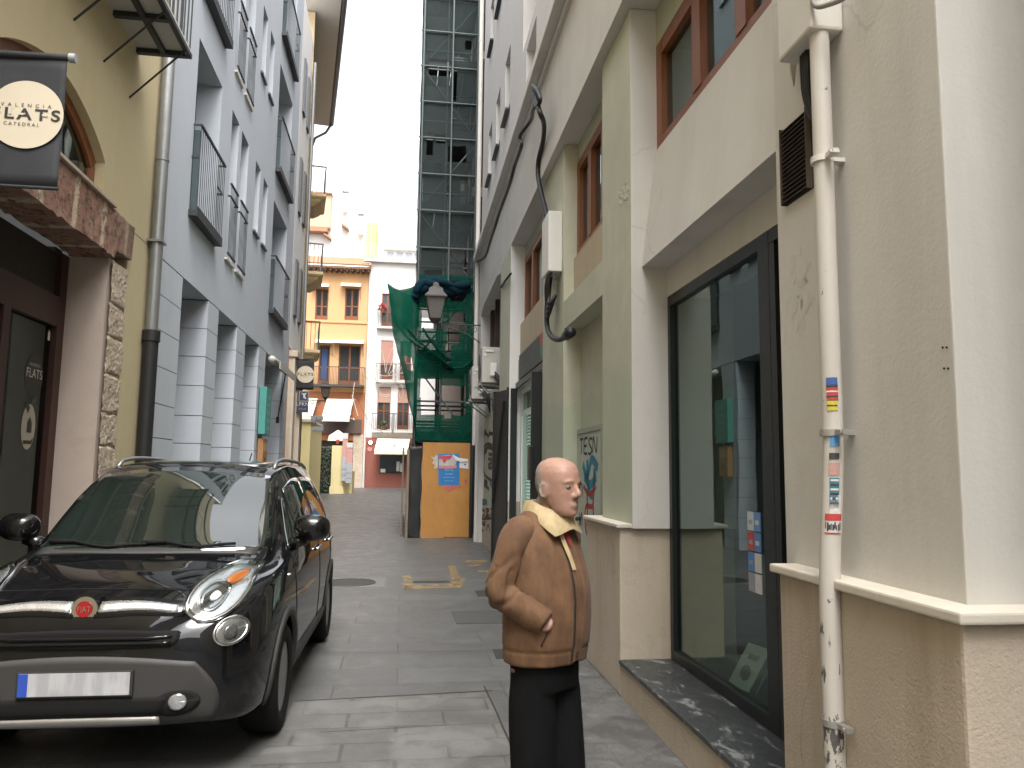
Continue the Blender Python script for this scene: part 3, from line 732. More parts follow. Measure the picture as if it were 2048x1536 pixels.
g = [[b.v((x, y, ground_z(y))) for y in ys] for x in xs]
for i in range(len(xs)-1):
    for j in range(len(ys)-1): b.face([g[i][j], g[i+1][j], g[i+1][j+1], g[i][j+1]])
b.build('street', M['paving'], kind='structure', base=(0, 0, 0))
# ================================================================ covers, paint and joints in the paving
M['iron'] = plain('cast_iron_cover', (.055, .055, .054), .6, .2, var=.3, sc=30)
def iron2():
    m = NT('ribbed_iron'); v = m.n('TexChecker'); m.link(m.pos(), v.inputs['Vector']); v.inputs['Scale'].default_value = 28
    n = m.noise(m.pos(), 18, 5); c = m.mix(n, (.022, .022, .021), (.05, .049, .047)); return m.bsdf(c, .6, .2, bump=v.outputs['Fac'], bstr=.5, bdist=.006)
M['iron2'] = iron2()
M['slabdark'] = plaster('slab_dark', (.055, .055, .054), .15, .3, None, .3, 3)
gp = lambda x, y, h=0.0: (lambda d: Vector((0, 0, 1.62))+d*((h-1.62)/d.z))(fw*1537.1+rr*(x-1024)-uu*(y-768))
def cover(name, label, cx, cy, w, l, mat, rim=True, rot=0):
    t = thing(name, (cx, cy, 0), label, 'manhole cover'); b = MB(); b.box(cx-w/2, cx+w/2, cy-l/2, cy+l/2, .0005, .006); b.build('plate', mat, t)
    if rim:
        b = MB(); r = .025
        for q in ((cx-w/2-r, cx-w/2, cy-l/2-r, cy+l/2+r), (cx+w/2, cx+w/2+r, cy-l/2-r, cy+l/2+r), (cx-w/2, cx+w/2, cy-l/2-r, cy-l/2), (cx-w/2, cx+w/2, cy+l/2, cy+l/2+r)): b.box(*q, .0005, .008)
        b.build('rim', M['iron'], t)
    return t
a_ = gp(702, 1166); t = thing('manhole_cover', (a_.x, a_.y, 0), 'round iron manhole cover set in a pale square slab beside the car', 'manhole cover')
b = MB(); b.box(a_.x-.48, a_.x+.48, a_.y-.46, a_.y+.46, .0004, .005); b.build('surround', plaster('slab_pale', (.13, .127, .122), .1, .3), t)
b = MB(); b.disc((a_.x-.03, a_.y, .0052), (0, 0, 1), .37, .004, 40); b.build('lid', M['iron2'], t)
b = MB(); b.tube([(a_.x-.03+.37*math.cos(2*math.pi*i/40), a_.y+.37*math.sin(2*math.pi*i/40), .006) for i in range(40)], .012, 6, closed=True); b.build('rim', M['iron'], t)
a_ = gp(862, 1164); t = thing('drain_cover', (a_.x, a_.y, 0), 'long rounded iron cover between worn yellow paint marks', 'drain cover')
b = MB(); b.prism([(a_.x-.26, a_.y-.075), (a_.x+.2, a_.y-.075), (a_.x+.27, a_.y), (a_.x+.2, a_.y+.075), (a_.x-.26, a_.y+.075)], .0005, .007, axis=2); b.build('lid', M['iron2'], t)
def ypaint():
    m = NT('worn_yellow_paint'); n = m.noise(m.pos(), 9, 7, .72, .5); q = m.noise(m.pos(), 60, 3)
    d = m.n('BsdfPrincipled'); m.link(m.mix(q, (.40, .23, .045), (.33, .24, .12)), d.inputs['Base Color']); d.inputs['Roughness'].default_value = .8
    tr = m.n('BsdfTransparent'); mx = m.n('MixShader'); m.link(m.ramp(n, [(.42, 0.), (.60, .8)]), mx.inputs[0]); m.link(tr.outputs[0], mx.inputs[1]); m.link(d.outputs[0], mx.inputs[2]); m.link(mx.outputs[0], m.out.inputs[0]); return m.m
M['ypaint'] = ypaint()
b = MB()
def gq(pts, h=.0042): b.face([b.v(gp(x, y, h)) for x, y in pts])
gq([(806, 1152), (822, 1152), (826, 1178), (808, 1178)]); gq([(808, 1170), (920, 1168), (922, 1175), (808, 1178)]); gq([(896, 1131), (911, 1131), (926, 1170), (906, 1172)]); gq([(908, 1156), (930, 1156), (930, 1163), (910, 1163)])
gq([(930, 1121), (975, 1119), (976, 1125), (930, 1126)]); gq([(935, 1129), (960, 1128), (962, 1133), (936, 1133)]); gq([(955, 1141), (990, 1139), (990, 1144), (956, 1145)]); gq([(975, 1101), (996, 1099), (996, 1104), (975, 1106)])
b.build('yellow_road_paint', M['ypaint'], kind='structure', recalc=False)
def quad_cover(name, label, px, mat, hh=.006):
    b = MB(); a = [gp(x, y, hh) for x, y in px]; up = [b.v(p) for p in a]; lo = [b.v((p.x, p.y, .0005)) for p in a]; b.face(up); n = len(a)
    for i in range(n): b.face([lo[i], lo[(i+1) % n], up[(i+1) % n], up[i]])
    tag(b.build(name, mat), label, 'drain cover')
quad_cover('drain_cover', 'narrow dark iron cover behind the man, second nearest of the three', [(950, 1181), (1006, 1180), (1012, 1191), (956, 1192)], M['iron2'])
quad_cover('drain_cover', 'large rectangular dark stone cover in the paving behind the man', [(903, 1222), (1030, 1220), (1040, 1245), (913, 1247)], M['slabdark'])
quad_cover('drain_cover', 'small dark iron cover nearest to the legs of the man', [(985, 1298), (1050, 1297), (1056, 1315), (992, 1316)], M['iron2'])
quad_cover('drain_grate', 'small dark grate far ahead in the middle of the street', [(729, 1056), (757, 1056), (756, 1064), (727, 1064)], M['iron2'])
# open joints and a darker resurfaced bay in the foreground
b = MB()
def joint(p, q, w=.012):
    a, c = gp(*p, .002), gp(*q, .002); d = (c-a).normalized(); n = Vector((-d.y, d.x, 0))*w/2; k = 7
    L = [a.lerp(c, i/k)+Vector((rng.uniform(-1, 1), rng.uniform(-1, 1), 0))*.003 for i in range(k+1)]
    for s, t in zip(L, L[1:]): b.face([b.v(s-n), b.v(t-n), b.v(t+n), b.v(s+n)])
joint((590, 1402), (985, 1381), .016); joint((968, 1372), (1044, 1536), .014); joint((640, 1464), (900, 1450), .008); joint((640, 1306), (1000, 1301), .006)
b.build('paving_joint', plain('joint_dirt', (.022, .021, .019), .95), kind='structure', recalc=False)
b = MB(); P = [(590, 1403), (974, 1384), (1044, 1536), (1100, 1660), (430, 1700), (500, 1536)]
b.face([b.v(gp(x, y, .0012)) for x, y in P])
b.build('resurfaced_paving', M['paving2'], kind='structure', recalc=False)
# swept kerb line of pale grit along the right wall
b = MB(); b.f = RF; b.poly([(4.0, -.55, .0016), (8.2, -.42, .0016), (8.2, .0, .0016), (4.0, .0, .0016)])
b.build('wall_foot_strip', M['grit'], kind='structure', recalc=False)
# ---------------------------------------------------------------- survey helper: where a sight line meets the vertical plane at distance Y
def at(x, y, Y):
    d = fw*1537.1+rr*(x-1024)-uu*(y-768); d = d/d.y
    return Vector((d.x*Y, Y, 1.62+d.z*Y))
def MBx(): return MB()
GF = .54
M['orange'] = plaster('plaster_orange', (.55, .315, .155), .06, .12, (.5, .3, .13), .1, .6, 30, .15)
M['whitewall'] = plaster('plaster_white', (.74, .72, .70), .05, .12, (.55, .52, .5), .1, .6, 30, .15)
M['redwall'] = plaster('painted_red_front', (.25, .085, .06), .1, .15)
M['creamcloth'] = plain('awning_canvas', (.72, .66, .54), .85, var=.06)
M['tile'] = plaster('clay_tiles', (.33, .18, .10), .25, .4, (.2, .15, .1), .6, 3)
M['rust'] = plain('brown_panel', (.09, .062, .052), .7)
M['rail'] = plain('thin_dark_rail', (.05, .045, .042), .6)

def far_window(par, x0, x1, z0, z1, Y, wall=.14, mat=None, leaves=2, name='window'):
    b = MB(); f = .07
    for q in ((x0, x0+f, z0, z1), (x1-f, x1, z0, z1), (x0+f, x1-f, z1-f, z1), (x0+f, x1-f, z0, z0+.25)): b.box(q[0], q[1], Y+wall-.05, Y+wall+.01, q[2], q[3])
    for i in range(1, leaves): x = x0+(x1-x0)*i/leaves; b.box(x-.05, x+.05, Y+wall-.048, Y+wall+.008, z0+.25, z1-f)
    b.box(x0+f, x1-f, Y+wall-.046, Y+wall+.006, z0+(z1-z0)*.42, z0+(z1-z0)*.42+.07)
    w = b.build(name, mat or M['brownwood'], par)
    b = MB(); b.box(x0+.03, x1-.03, Y+wall-.01, Y+wall+.03, z0+.03, z1-.03); b.build('pane', M['shutter'], w); return w
def front(par, x0, x1, z0, z1, Y, holes, mat, name='wall', depth=9, rev=.16):
    f = lambda a, d, z: Vector((a, Y+d, z))
    b = MB(f); b.sheet(x0, x1, z0, z1, 0, holes, rev)
    for x in (x0, x1): b.poly([(x, 0, z0), (x, depth, z0), (x, depth, z1), (x, 0, z1)])
    b.poly([(x0, 0, z1), (x1, 0, z1), (x1, depth, z1), (x0, depth, z1)]); b.box(x0+.02, x1-.02, rev+.04, depth-.02, z0, z1-.02)
    return b.build(name, mat, par)
def far_balcony(par, x0, x1, z, Y, dep=.35, mat=None, n=14, h=1.0, slab=None):
    b = MB(); b.box(x0, x1, Y-dep, Y, z-.12, z); s = b.build('balcony', slab or M['rail'], par)
    b = MB()
    for i in range(n+1):
        x = x0+.01+(x1-x0-.02)*i/n; b.box(x-.011, x+.011, Y-dep+.01, Y-dep+.03, z, z+h)
    b.box(x0, x1, Y-dep, Y-dep+.04, z+h, z+h+.04)
    for x in (x0, x1-.03): b.box(x, x+.03, Y-dep+.04, Y, z+h+.002, z+h+.035)
    b.build('railing', mat or M['rail'], s); return s

# ---------------- orange house
oh = thing('orange_house', (-4.3, 45, GF), 'orange house with brown shuttered windows and cream awnings at the end of the street', 'house')
W = [(-5.30, -4.58, 10.18, 12.0), (-3.62, -2.83, 10.22, 12.1), (-4.98, -4.36, 6.42, 8.68), (-3.86, -2.62, 6.42, 8.72)]
front(oh, -6.6, -2.30, 6.0, 13.25, 45, W, M['orange'])
for i, w_ in enumerate(W): far_window(oh, *w_, 45, leaves=2 if i != 2 else 1)
b = MB(); b.box(-4.83, -4.5, 45.07, 45.085, 6.7, 8.5); b.build('blue_curtain', plain('blue_cloth', (.015, .045, .13), .7), oh)
b = MB(); b.box(-6.6, -2.28, 44.95, 45.1, 10.02, 10.1); b.build('string_course', M['orange'], oh)
for x0, x1, z in ((-5.5, -4.55, 12.05), (-3.86, -2.72, 12.15), (-5.2, -4.2, 8.78), (-4.15, -2.45, 8.80)):
    b = MB(); b.rings([[(x, 45, z+.24), (x, 44.75, z+.20), (x, 44.55, z+.02), (x, 44.55, z-.02), (x, 45, z+.16)] for x in (x0, x1)]); a_ = b.build('window_awning', M['creamcloth'], oh)
    b = MB(); b.tube([(x1-.03, 44.57, z), (x1-.02, 44.9, z-.75)], .012, 5); b.build('awning_arm', M['rail'], a_)
far_balcony(oh, -5.6, -2.35, 6.38, 45, .55, n=40, h=.98)
b = MB(); b.box(-6.6, -2.30, 45.004, 54, 3.2, 5.995); b.build('lower_wall', plaster('plaster_rust', (.36, .14, .065), .1, .2), oh)
for x0, x1, sh in ((-4.42, -2.92, -.12), (-6.2, -4.95, -.12)):
    b = MB(); th = .03
    b.rings([[(x, 44.98, 5.55), (x+sh, 43.75, 4.45), (x+sh, 43.75, 4.22), (x+sh, 43.72, 4.22), (x+sh, 43.72, 4.47), (x, 44.98, 5.60)] for x in (x0, x1)]); a_ = b.build('big_awning', M['creamcloth'], oh)
    b = MB(); b.tube([(x1, 45, 4.5), (x1+.12, 44.3, 4.35), (x1+sh, 43.75, 4.45)], .022, 6); b.build('awning_arm', M['white'], a_)
b = MB(); b.box(-6.6, -2.45, 44.86, 45.003, 3.62, 4.42); b.build('shop_fascia', M['rust'], oh)
b = MB(); b.box(-6.6, -2.30, 45.3, 54, .3, 3.2); b.build('shop_front', plain('dark_shop_front', (.035, .022, .018), .5), oh)
b = MB(); b.box(-2.86, -2.30, 44.96, 45.4, .4, 3.55); b.build('stone_pier', M['oldstone'], oh)
b = MB(); b.box(-2.98, -2.2, 45.03, 46, 13.2, 13.5); b.bm.free()
# tiled roof with eaves
b = MB(); N = 46
for i in range(N):
    x = -6.7+4.5*i/(N-1)
    b.tube([Vector((x, 44.35, 13.35)), Vector((x, 49, 15.0))], .055, 6)
b.box(-6.72, -2.18, 44.45, 49, 13.16, 13.27)
rf = b.build('tiled_roof', M['tile'], oh)
b = MB()
for i in range(15): x = -6.6+4.3*i/14; b.box(x-.05, x+.05, 44.5, 45.0, 13.0, 13.155)
b.build('rafter_ends', M['darkwood'], rf)

# ---------------- white house beside it
wh = thing('white_house', (-.6, 45, GF), 'white house with a dark red shop front beside the orange house', 'house')
W = [(-1.50, -.82, 9.95, 11.9), (-1.47, -.75, 6.8, 9.1), (-1.58, -.82, 3.9, 6.35), (-.42, .25, 3.9, 6.35), (-.35, .3, 6.8, 9.1), (-.35, .3, 9.95, 11.9)]
front(wh, -2.29, 3.0, 3.41, 13.75, 45.03, W, M['whitewall'])
for i, w_ in enumerate(W): far_window(wh, *w_, 45.03)
b = MB(); b.box(-1.46, -.76, 45.06, 45.09, 7.65, 9.06); b.build('roller_shutter', plain('pink_shutter', (.38, .19, .15), .7), wh)
b = MB(); b.box(-1.54, -.84, 45.06, 45.09, 5.45, 6.3); b.box(-.4, .23, 45.06, 45.09, 5.45, 6.3); b.build('fan_light', plain('pink_shutter', (.42, .25, .19), .7), wh)
for x0, x1, z in ((-1.75, -.6, 9.88), (-1.7, -.55, 6.72), (-1.85, -.6, 3.82), (-.68, .5, 3.82), (-.6, .5, 6.72), (-.6, .5, 9.88)): far_balcony(wh, x0, x1, z, 45.03, .32, n=12, h=.95, slab=M['lavender'])
b = MB(); b.box(-2.29, 3.0, 44.985, 54, .3, 3.40); b.build('shop_wall', M['redwall'], wh)
b = MB(); b.box(-2.29, 3.0, 44.93, 44.984, 3.1, 3.402); b.build('fascia', M['redwall'], wh)
b = MB(); b.box(-1.33, .05, 44.95, 44.98, 1.38, 2.42); sw2 = b.build('shop_window', M['shutter'], wh)
b = MB()
for x0, x1, z0, z1 in ((-1.27, -1.0, 1.42, 1.62), (-.38, -.2, 1.5, 2.05), (-.17, .0, 1.46, 1.95)): b.box(x0, x1, 44.94, 44.949, z0, z1)
b.build('paper_notice', plain('paper', (.62, .62, .58), .8), sw2)
b = MB(); b.rings([[(x, 44.94, 3.34), (x-.12, 43.95, 2.62), (x-.12, 43.95, 2.44), (x-.12, 43.92, 2.44), (x-.12, 43.92, 2.64), (x, 44.94, 3.38)] for x in (-1.50, .35)]); a_ = b.build('shop_awning', M['creamcloth'], wh)
b = MB(); b.tube([at(786, 893, 44.3)+Vector((0, -.1, .0)), at(789, 890, 44.3)+Vector((0, -.1, .0)), at(791, 895, 44.3)+Vector((0, -.1, 0)), at(787, 899, 44.3)+Vector((0, -.1, 0)), at(792, 900, 44.3)+Vector((0, -.1, 0))], .03, 5); b.build('awning_emblem', M['black'], a_)
b = MB(); b.box(-1.98, -1.8, 44.85, 44.98, 3.05, 3.2); b.build('wall_lamp', M['rail'], wh)
lm = NT('lamp_glow'); e = lm.n('Emission'); e.inputs['Color'].default_value = (1, .82, .6, 1); e.inputs['Strength'].default_value = 6; lm.link(e.outputs[0], lm.out.inputs[0]); M['glow'] = lm.m
b = MB(); b.disc((-1.89, 44.84, 3.12), (0, -1, -.2), .09, .05, 16); b.build('lamp_glass', M['glow'], wh)
b = MB(); b.disc((-1.92, 44.975, 2.75), (0, -1, 0), .14, .02, 20); b.build('round_plate', plain('pink_plate', (.5, .22, .2), .6), wh)
b = MB(); b.box(-2.6, 3.0, 44.75, 45.1, 13.75, 13.9); b.build('parapet', M['whitewall'], wh)
b = MB(); b.box(-1.50, 3.0, 46.2, 53, 13.8, 14.85); at_ = b.build('attic', M['whitewall'], wh)
for k in range(5): b = MB(); b.box(-1.30+.55*k, -.92+.55*k, 46.15, 46.19, 14.0, 14.72); b.build('attic_window', plain('sky_glass', (.30, .33, .36), .1), at_)
b = MB(); b.box(-1.55, 3.0, 45.9, 53, 14.855, 14.95); b.build('attic_roof', M['lavender'], wh)
pd = MB(); pd.tube([(-2.22, 44.9, .5), (-2.22, 44.9, 13.7)], .06, 8); tag(pd.build('drain_pipe', M['lavender'], smooth=40), 'pale downpipe between the orange house and the white house', 'downpipe')
# flower boxes on the white house
def leaf_clump(mb, c, r, n, size, rg, squash=(1, 1, 1)):
    for _ in range(n):
        d = Vector((rg.gauss(0, 1), rg.gauss(0, 1), rg.gauss(0, 1))); d.normalize(); d *= r*rg.random()**.4
        p = Vector(c)+Vector((d.x*squash[0], d.y*squash[1], d.z*squash[2]))
        u = Vector((rg.gauss(0, 1), rg.gauss(0, 1), rg.gauss(0, 1))).normalized(); w = u.orthogonal().normalized(); s = size*rg.uniform(.6, 1.3)
        mb.face([mb.bm.verts.new(q) for q in (p-u*s, p+w*s*.5, p+u*s, p-w*s*.5)])
def leaf_mat(name, c1, c2):
    m = NT(name); n = m.noise(m.pos(), 7, 4, .7); c = m.mix(m.ramp(n, [(.35, 0.), (.65, 1.)]), c1, c2)
    return m.bsdf(c, .55)
M['leaf'] = leaf_mat('leaves_green', (.025, .05, .018), (.07, .11, .04)); M['leafred'] = leaf_mat('flowers_red', (.22, .012, .02), (.38, .03, .04))
rg = random.Random(5)
for x, z, y, lab, two in ((-1.2, 4.02, 44.85, 'green pot plant on the lower balcony of the white house', 0), (-1.45, 10.85, 44.66, 'dark red flowers on the top balcony rail of the white house', 1)):
    t_ = thing('potted_plant', (x, y, z-.1), lab, 'potted plant')
    b = MB(); b.rings([[(x+k*math.cos(a), y+k*math.sin(a), zz) for a in [i*math.pi/5 for i in range(10)]] for k, zz in ((.10, z-.18), (.15, z+.05))]); b.build('pot', M['tile'], t_)
    b = MB(); leaf_clump(b, (x, y, z+.15), .26, 140, .07, rg); b.build('foliage', M['leafred'] if two else M['leaf'], t_, merge=False, recalc=False)

# ---------------- overexposed white house far behind with peach block and chimneys
hb = thing('rooftop_house', (-5, 58, .5), 'tall white house rising far behind the orange roof with chimneys on top', 'house')
b = MB(); b.prism([(-9, .5), (-2.45, .5), (-2.45, 17.6), (-3.2, 17.7), (-3.2, 20.0), (-5.9, 21.9), (-5.9, 22.2), (-9, 22.2)], 58, 66, axis=1); b.build('wall', M['whitewall'], hb)
b = MB(); b.box(-9, -5.9, 57.3, 57.99, 19.55, 22.1); b.build('peach_block', plaster('plaster_peach', (.62, .36, .24), .06, .1), hb)
for q in ((-9, -5.85, 57.1, 58.0, 22.1, 22.2), (-9, -6.1, 57.2, 57.98, 19.2, 19.55)): b = MB(); b.box(*q); b.build('tiled_edge', M['tile'], hb)
b = MB(); b.box(-3.2, -2.4, 57.2, 57.99, 17.2, 20.05); b.build('yellow_wall', plaster('plaster_pale_yellow', (.70, .58, .20), .05, .1), hb)
b = MB(); b.box(-2.44, -2.32, 57.1, 57.3, 17.0, 19.4); b.build('yellow_post', plain('yellow_post', (.72, .5, .05), .6), hb)
for x, z in ((-4.89, 22.3), (-3.68, 20.6)):
    b = MB(); b.box(x-.2, x+.2, 57.4, 57.8, z-1.4, z-.12); c_ = b.build('chimney', M['whitewall'], hb)
    b = MB(); 
    for dx in (-.17, 0, .17): b.box(x+dx-.04, x+dx+.04, 57.45, 57.75, z-.118, z+.14)
    b.box(x-.26, x+.26, 57.35, 57.85, z+.142, z+.26); b.build('chimney_cap', M['lavender'], c_)
b = MB()
for (x, y) in ((690, 452), (655, 471)):
    p = at(x, y, 57.7); b.prism([(p.x-.25, p.z+.12), (p.x+.3, p.z-.22), (p.x+.3, p.z-.38), (p.x-.25, p.z-.02)], 57.3, 57.98, axis=1)
b.build('tile_coping', M['tile'], hb)
# roof terrace fence behind the orange roof ridge
rt = MB()
for i in range(9): p = at(705+6*i, 505, 47.5); rt.box(p.x-.02, p.x+.02, 47.45, 47.5, p.z-.3, p.z+.55)
p = at(705, 503, 47.5); q = at(753, 503, 47.5); rt.box(p.x, q.x, 47.44, 47.51, p.z+.5, p.z+.55)
tag(rt.build('roof_terrace_fence', plain('pale_fence', (.5, .4, .33), .7)), 'low pale fence on the roof terrace behind the orange house', 'fence')

# ---------------- left: narrow white house, cream house with balconies
W0 = Vector((-2.953, 19.9, 0)); W1 = Vector((-3.0, 22.2, 0))
def frame_line(p, q):
    t = (q-p).normalized(); n = Vector((-t.y, t.x, 0)); return Frame((n.x, n.y), (t.x, t.y), 0, (p.x, p.y))
NF = frame_line(W0, W1)
nh = thing('narrow_white_house', NF(1, .5, 0), 'narrow white house with dark shutters just beyond the blue grey house', 'house')
b = MB(NF); b.box(.01, 2.3, 0, 5, 4.7, 14.2); b.build('wall', M['whitewall'], nh)
b = MB(NF); b.box(.01, 2.3, .02, 5, 0, 4.69); b.build('ground_floor_wall', plaster('plaster_peach_low', (.58, .33, .2), .06, .15), nh)
for s in (.25, 1.75):
    b = MB(NF); b.box(s, s+.42, -.14, .02, 0, 4.45, .01); b.box(s-.04, s+.46, -.2, .02, 4.452, 4.62, .02); b.build('stone_pilaster', M['cream_dado'], nh)
for z in (5.6, 8.4, 11.2):
    for s in (.5, 1.5):
        b = MB(NF); b.box(s, s+.45, -.05, -.002, z, z+1.5); b.build('shutter', M['greysteel'], nh)
pp = MB(NF); pp.tube([NF(2.2, -.1, 0), NF(2.2, -.1, 3.2)], .06, 10); pp.mi = 1; pp.tube([NF(2.2, -.1, 3.2), NF(2.2, -.1, 13.5)], .05, 10)
tag(pp.build('drain_pipe', [M['black'], M['pipegrey']], smooth=40), 'thin grey downpipe with black foot on the narrow white house', 'downpipe')

CF = frame_line(Vector((-.1336*22.3, 22.3, 0)), Vector((-.1336*31, 31, 0)))
ch = thing('cream_house', CF(4, .5, 0), 'cream house with stacked stone balconies and a wide eave on the left', 'house')
M['creamy'] = plaster('plaster_cream_yellow', (.66, .53, .32), .06, .15)
b = MB(CF); b.box(0, 7.9, .0, 6, 0, 15.2); b.build('wall', M['creamy'], ch)
b = MB(CF); b.box(-.9, 7.9, -.72, 0, 15.25, 15.36); b.box(-.9, 7.9, 0, 6, 15.25, 15.6); ev = b.build('eave', M['lavender'], ch)
b = MB(CF); b.tube([CF(-.9, -.80, 15.36), CF(7.95, -.80, 15.36)], .10, 12); b.tube([CF(7.8, -.8, 15.3), CF(7.75, -.6, 14.9), CF(7.7, -.2, 14.6), CF(7.7, -.08, 14.2), CF(7.7, -.08, 0)], .05, 10)
b.build('gutter', M['greysteel'], ev, smooth=40)
for zb in (11.35, 8.45, 5.6):
    b = MB(CF); s0, s1 = 5.4, 7.4
    b.rings([[(s0+k, -.66+e, z), (s1-k, -.66+e, z), (s1-k, .02, z), (s0+k, .02, z)] for k, e, z in ((.25, .42, zb-.22), (.12, .2, zb-.06), (.1, .16, zb), (.04, .06, zb+.04), (0, 0, zb+.1), (0, 0, zb+.2))])
    bl_ = b.build('balcony', M['creamy'], ch)
    b = MB(CF); z = zb+.2
    for i in range(16): s = s0+.05+(s1-s0-.1)*i/15; b.box(s-.01, s+.01, -.63, -.61, z, z+1)
    for i in range(5): d = -.62+.6*i/4; b.box(s0+.04, s0+.06, d-.01, d+.01, z, z+1)
    b.box(s0+.03, s1-.03, -.64, -.6, z+1, z+1.04); b.box(s0+.03, s0+.07, -.6, 0, z+1, z+1.04)
    b.box(s0+.1, s1-.1, -.598, -.59, z+.05, z+.95)
    b.build('railing', M['greysteel'], bl_)
    b = MB(CF); b.box(5.7, 7.1, -.012, .02, z, z+2.2); b.build('balcony_door', M['darkwood'], ch)

# low yellow wall, hedge, pillar beyond
lw = MB(); p0, p1 = at(603, 838, 33), at(622, 838, 33)
lw.box(p0.x-1.5, p1.x, 33, 37.5, .2, p1.z-.12); lw.mi = 1; lw.box(p0.x-1.5, p1.x+.06, 32.9, 37.5, p1.z-.119, p1.z)
tag(lw.build('garden_wall', [plaster('plaster_lemon', (.66, .58, .30), .06, .15), M['lavender']]), 'pale yellow wall with a cap behind the black pipe', 'wall')
hd = thing('hedge', (-3.95, 38.6, .4), 'dark green hedge panel beside the pale yellow pillar', 'hedge')
b = MB(); b.box(-4.55, -3.45, 38.55, 38.9, .4, 2.6); b.build('hedge_core', plain('hedge_dark', (.012, .016, .010), .9), hd)
b = MB(); rg = random.Random(9)
for i in range(1500):
    p = Vector((rg.uniform(-4.6, -3.42), 38.5+rg.uniform(-.05, .06), rg.uniform(.42, 2.66)))
    u = Vector((rg.gauss(0, 1), rg.gauss(0, .5), rg.gauss(0, 1))).normalized(); w = u.orthogonal().normalized(); s = rg.uniform(.03, .065)
    b.face([b.v(q) for q in (p-u*s, p+w*s*.5, p+u*s, p-w*s*.5)])
b.build('foliage', leaf_mat('hedge_leaves', (.02, .03, .016), (.09, .11, .07)), hd, merge=False, recalc=False)
py = MB(); py.box(-3.45, -2.88, 38.4, 38.95, .38, 2.72, .01); py.box(-3.5, -2.83, 38.35, 39.0, .38, .75); py.box(-2.879, -2.45, 38.5, 40.5, .38, 1.5)
py.f = WF
tag(py.build('garden_pillar', plaster('plaster_lemon2', (.70, .60, .33), .05, .2), None), 'pale yellow pillar with low wall at the end of the hedge', 'pillar')
tf = MB()
for k, (x0, x1, y0, y1) in enumerate(((686, 693, 866, 962), (694, 703, 885, 966))):
    p, q = at(x0, y0, 38.2-k*.1), at(x1, y1, 38.2-k*.1); tf.mi = k
    for j in range(8):
        za, zb_ = p.z+(q.z-p.z)*j/8, p.z+(q.z-p.z)*(j+1)/8; tf.mi = 0 if j < 1 else (1 if j < 4 else 2)
        tf.box(p.x, q.x, p.y+.02*math.sin(j), p.y+.02*math.sin(j)+.02, zb_, za-.002)
tag(tf.build('hanging_cloth', [plain('cloth_white', (.6, .58, .55), .9), plain('cloth_pink', (.55, .30, .27), .9), plain('cloth_grey', (.40, .41, .45), .9)]), 'striped white pink and grey cloths hanging beside the yellow pillar', 'cloth')
um = thing('parasol', at(678, 905, 39.6), 'small white parasol with a red finial behind the yellow pillar', 'parasol')
p = at(676, 868, 39.6); b = MB(); b.rings([[(p.x+k*math.cos(a), 39.6+k*math.sin(a), z) for a in [i*math.pi/4 for i in range(8)]] for k, z in ((.02, p.z+.2), (.45, p.z-.1), (.5, p.z-.35), (.48, p.z-.35))]); b.build('canopy', M['creamcloth'], um)
b = MB(); b.tube([(p.x, 39.6, .4), (p.x, 39.6, p.z+.2)], .03, 8); b.build('pole', M['rail'], um)
b = MB(); b.tube([(p.x+.05, 39.0, p.z-.5), (p.x+.05, 39.0, p.z-.3)], .07, 8); b.build('lantern', plain('red_lantern', (.35, .04, .03), .5), um)

# banner and lower sign beyond the blue house
b2 = thing('hanging_banner', at(593, 750, 21.6), 'small black banner with cream disc above a navy sign far along the left wall', 'banner', 'black banners with a cream disc')
p, q = at(592, 779, 21.6), at(629, 719, 21.6); c = at(611, 749, 21.6)
banner(b2, p.x, q.x, p.z, q.z, 21.6, c.x, c.z, .235, False)
b = MB(); b.tube([(p.x-.25, 21.6, q.z-.005), (q.x+.03, 21.6, q.z-.005)], .015, 8); b.build('pole', M['banner'], b2)
s2 = MB(); p, q = at(593, 825, 21.55), at(618, 782, 21.55); s2.box(p.x, q.x, 21.54, 21.58, p.z, q.z); s2.mi = 1; cx = (p.x+q.x)/2
f2 = lambda u, v: Vector((cx+u, 21.535, v))
text_bm(s2, 'LPKN', .13, lambda u, v: f2(u, p.z+.23+v), 1.1); text_bm(s2, 'SILK', .055, lambda u, v: f2(u, p.z+.10+v), 2.0)
for x0, x1, z0, z1 in ((.06, .29, .58, .59), (.06, .29, .31, .32), (.05, .06, .31, .59), (.29, .30, .31, .59)): s2.poly([(p.x+x0, 21.534, p.z+z0), (p.x+x1, 21.534, p.z+z0), (p.x+x1, 21.534, p.z+z1), (p.x+x0, 21.534, p.z+z1)])
s2.poly([(p.x+.10, 21.534, p.z+.55), (p.x+.17, 21.534, p.z+.52), (p.x+.25, 21.534, p.z+.55), (p.x+.21, 21.534, p.z+.46), (p.x+.25, 21.534, p.z+.37), (p.x+.17, 21.534, p.z+.40), (p.x+.16, 21.534, p.z+.48)])
tag(s2.build('hanging_sign', [plain('navy_sign', (.03, .035, .06), .6), plain('sign_print', (.5, .5, .5), .7)], recalc=False), 'navy hanging sign with white bird emblem and letters under the small banner', 'sign')

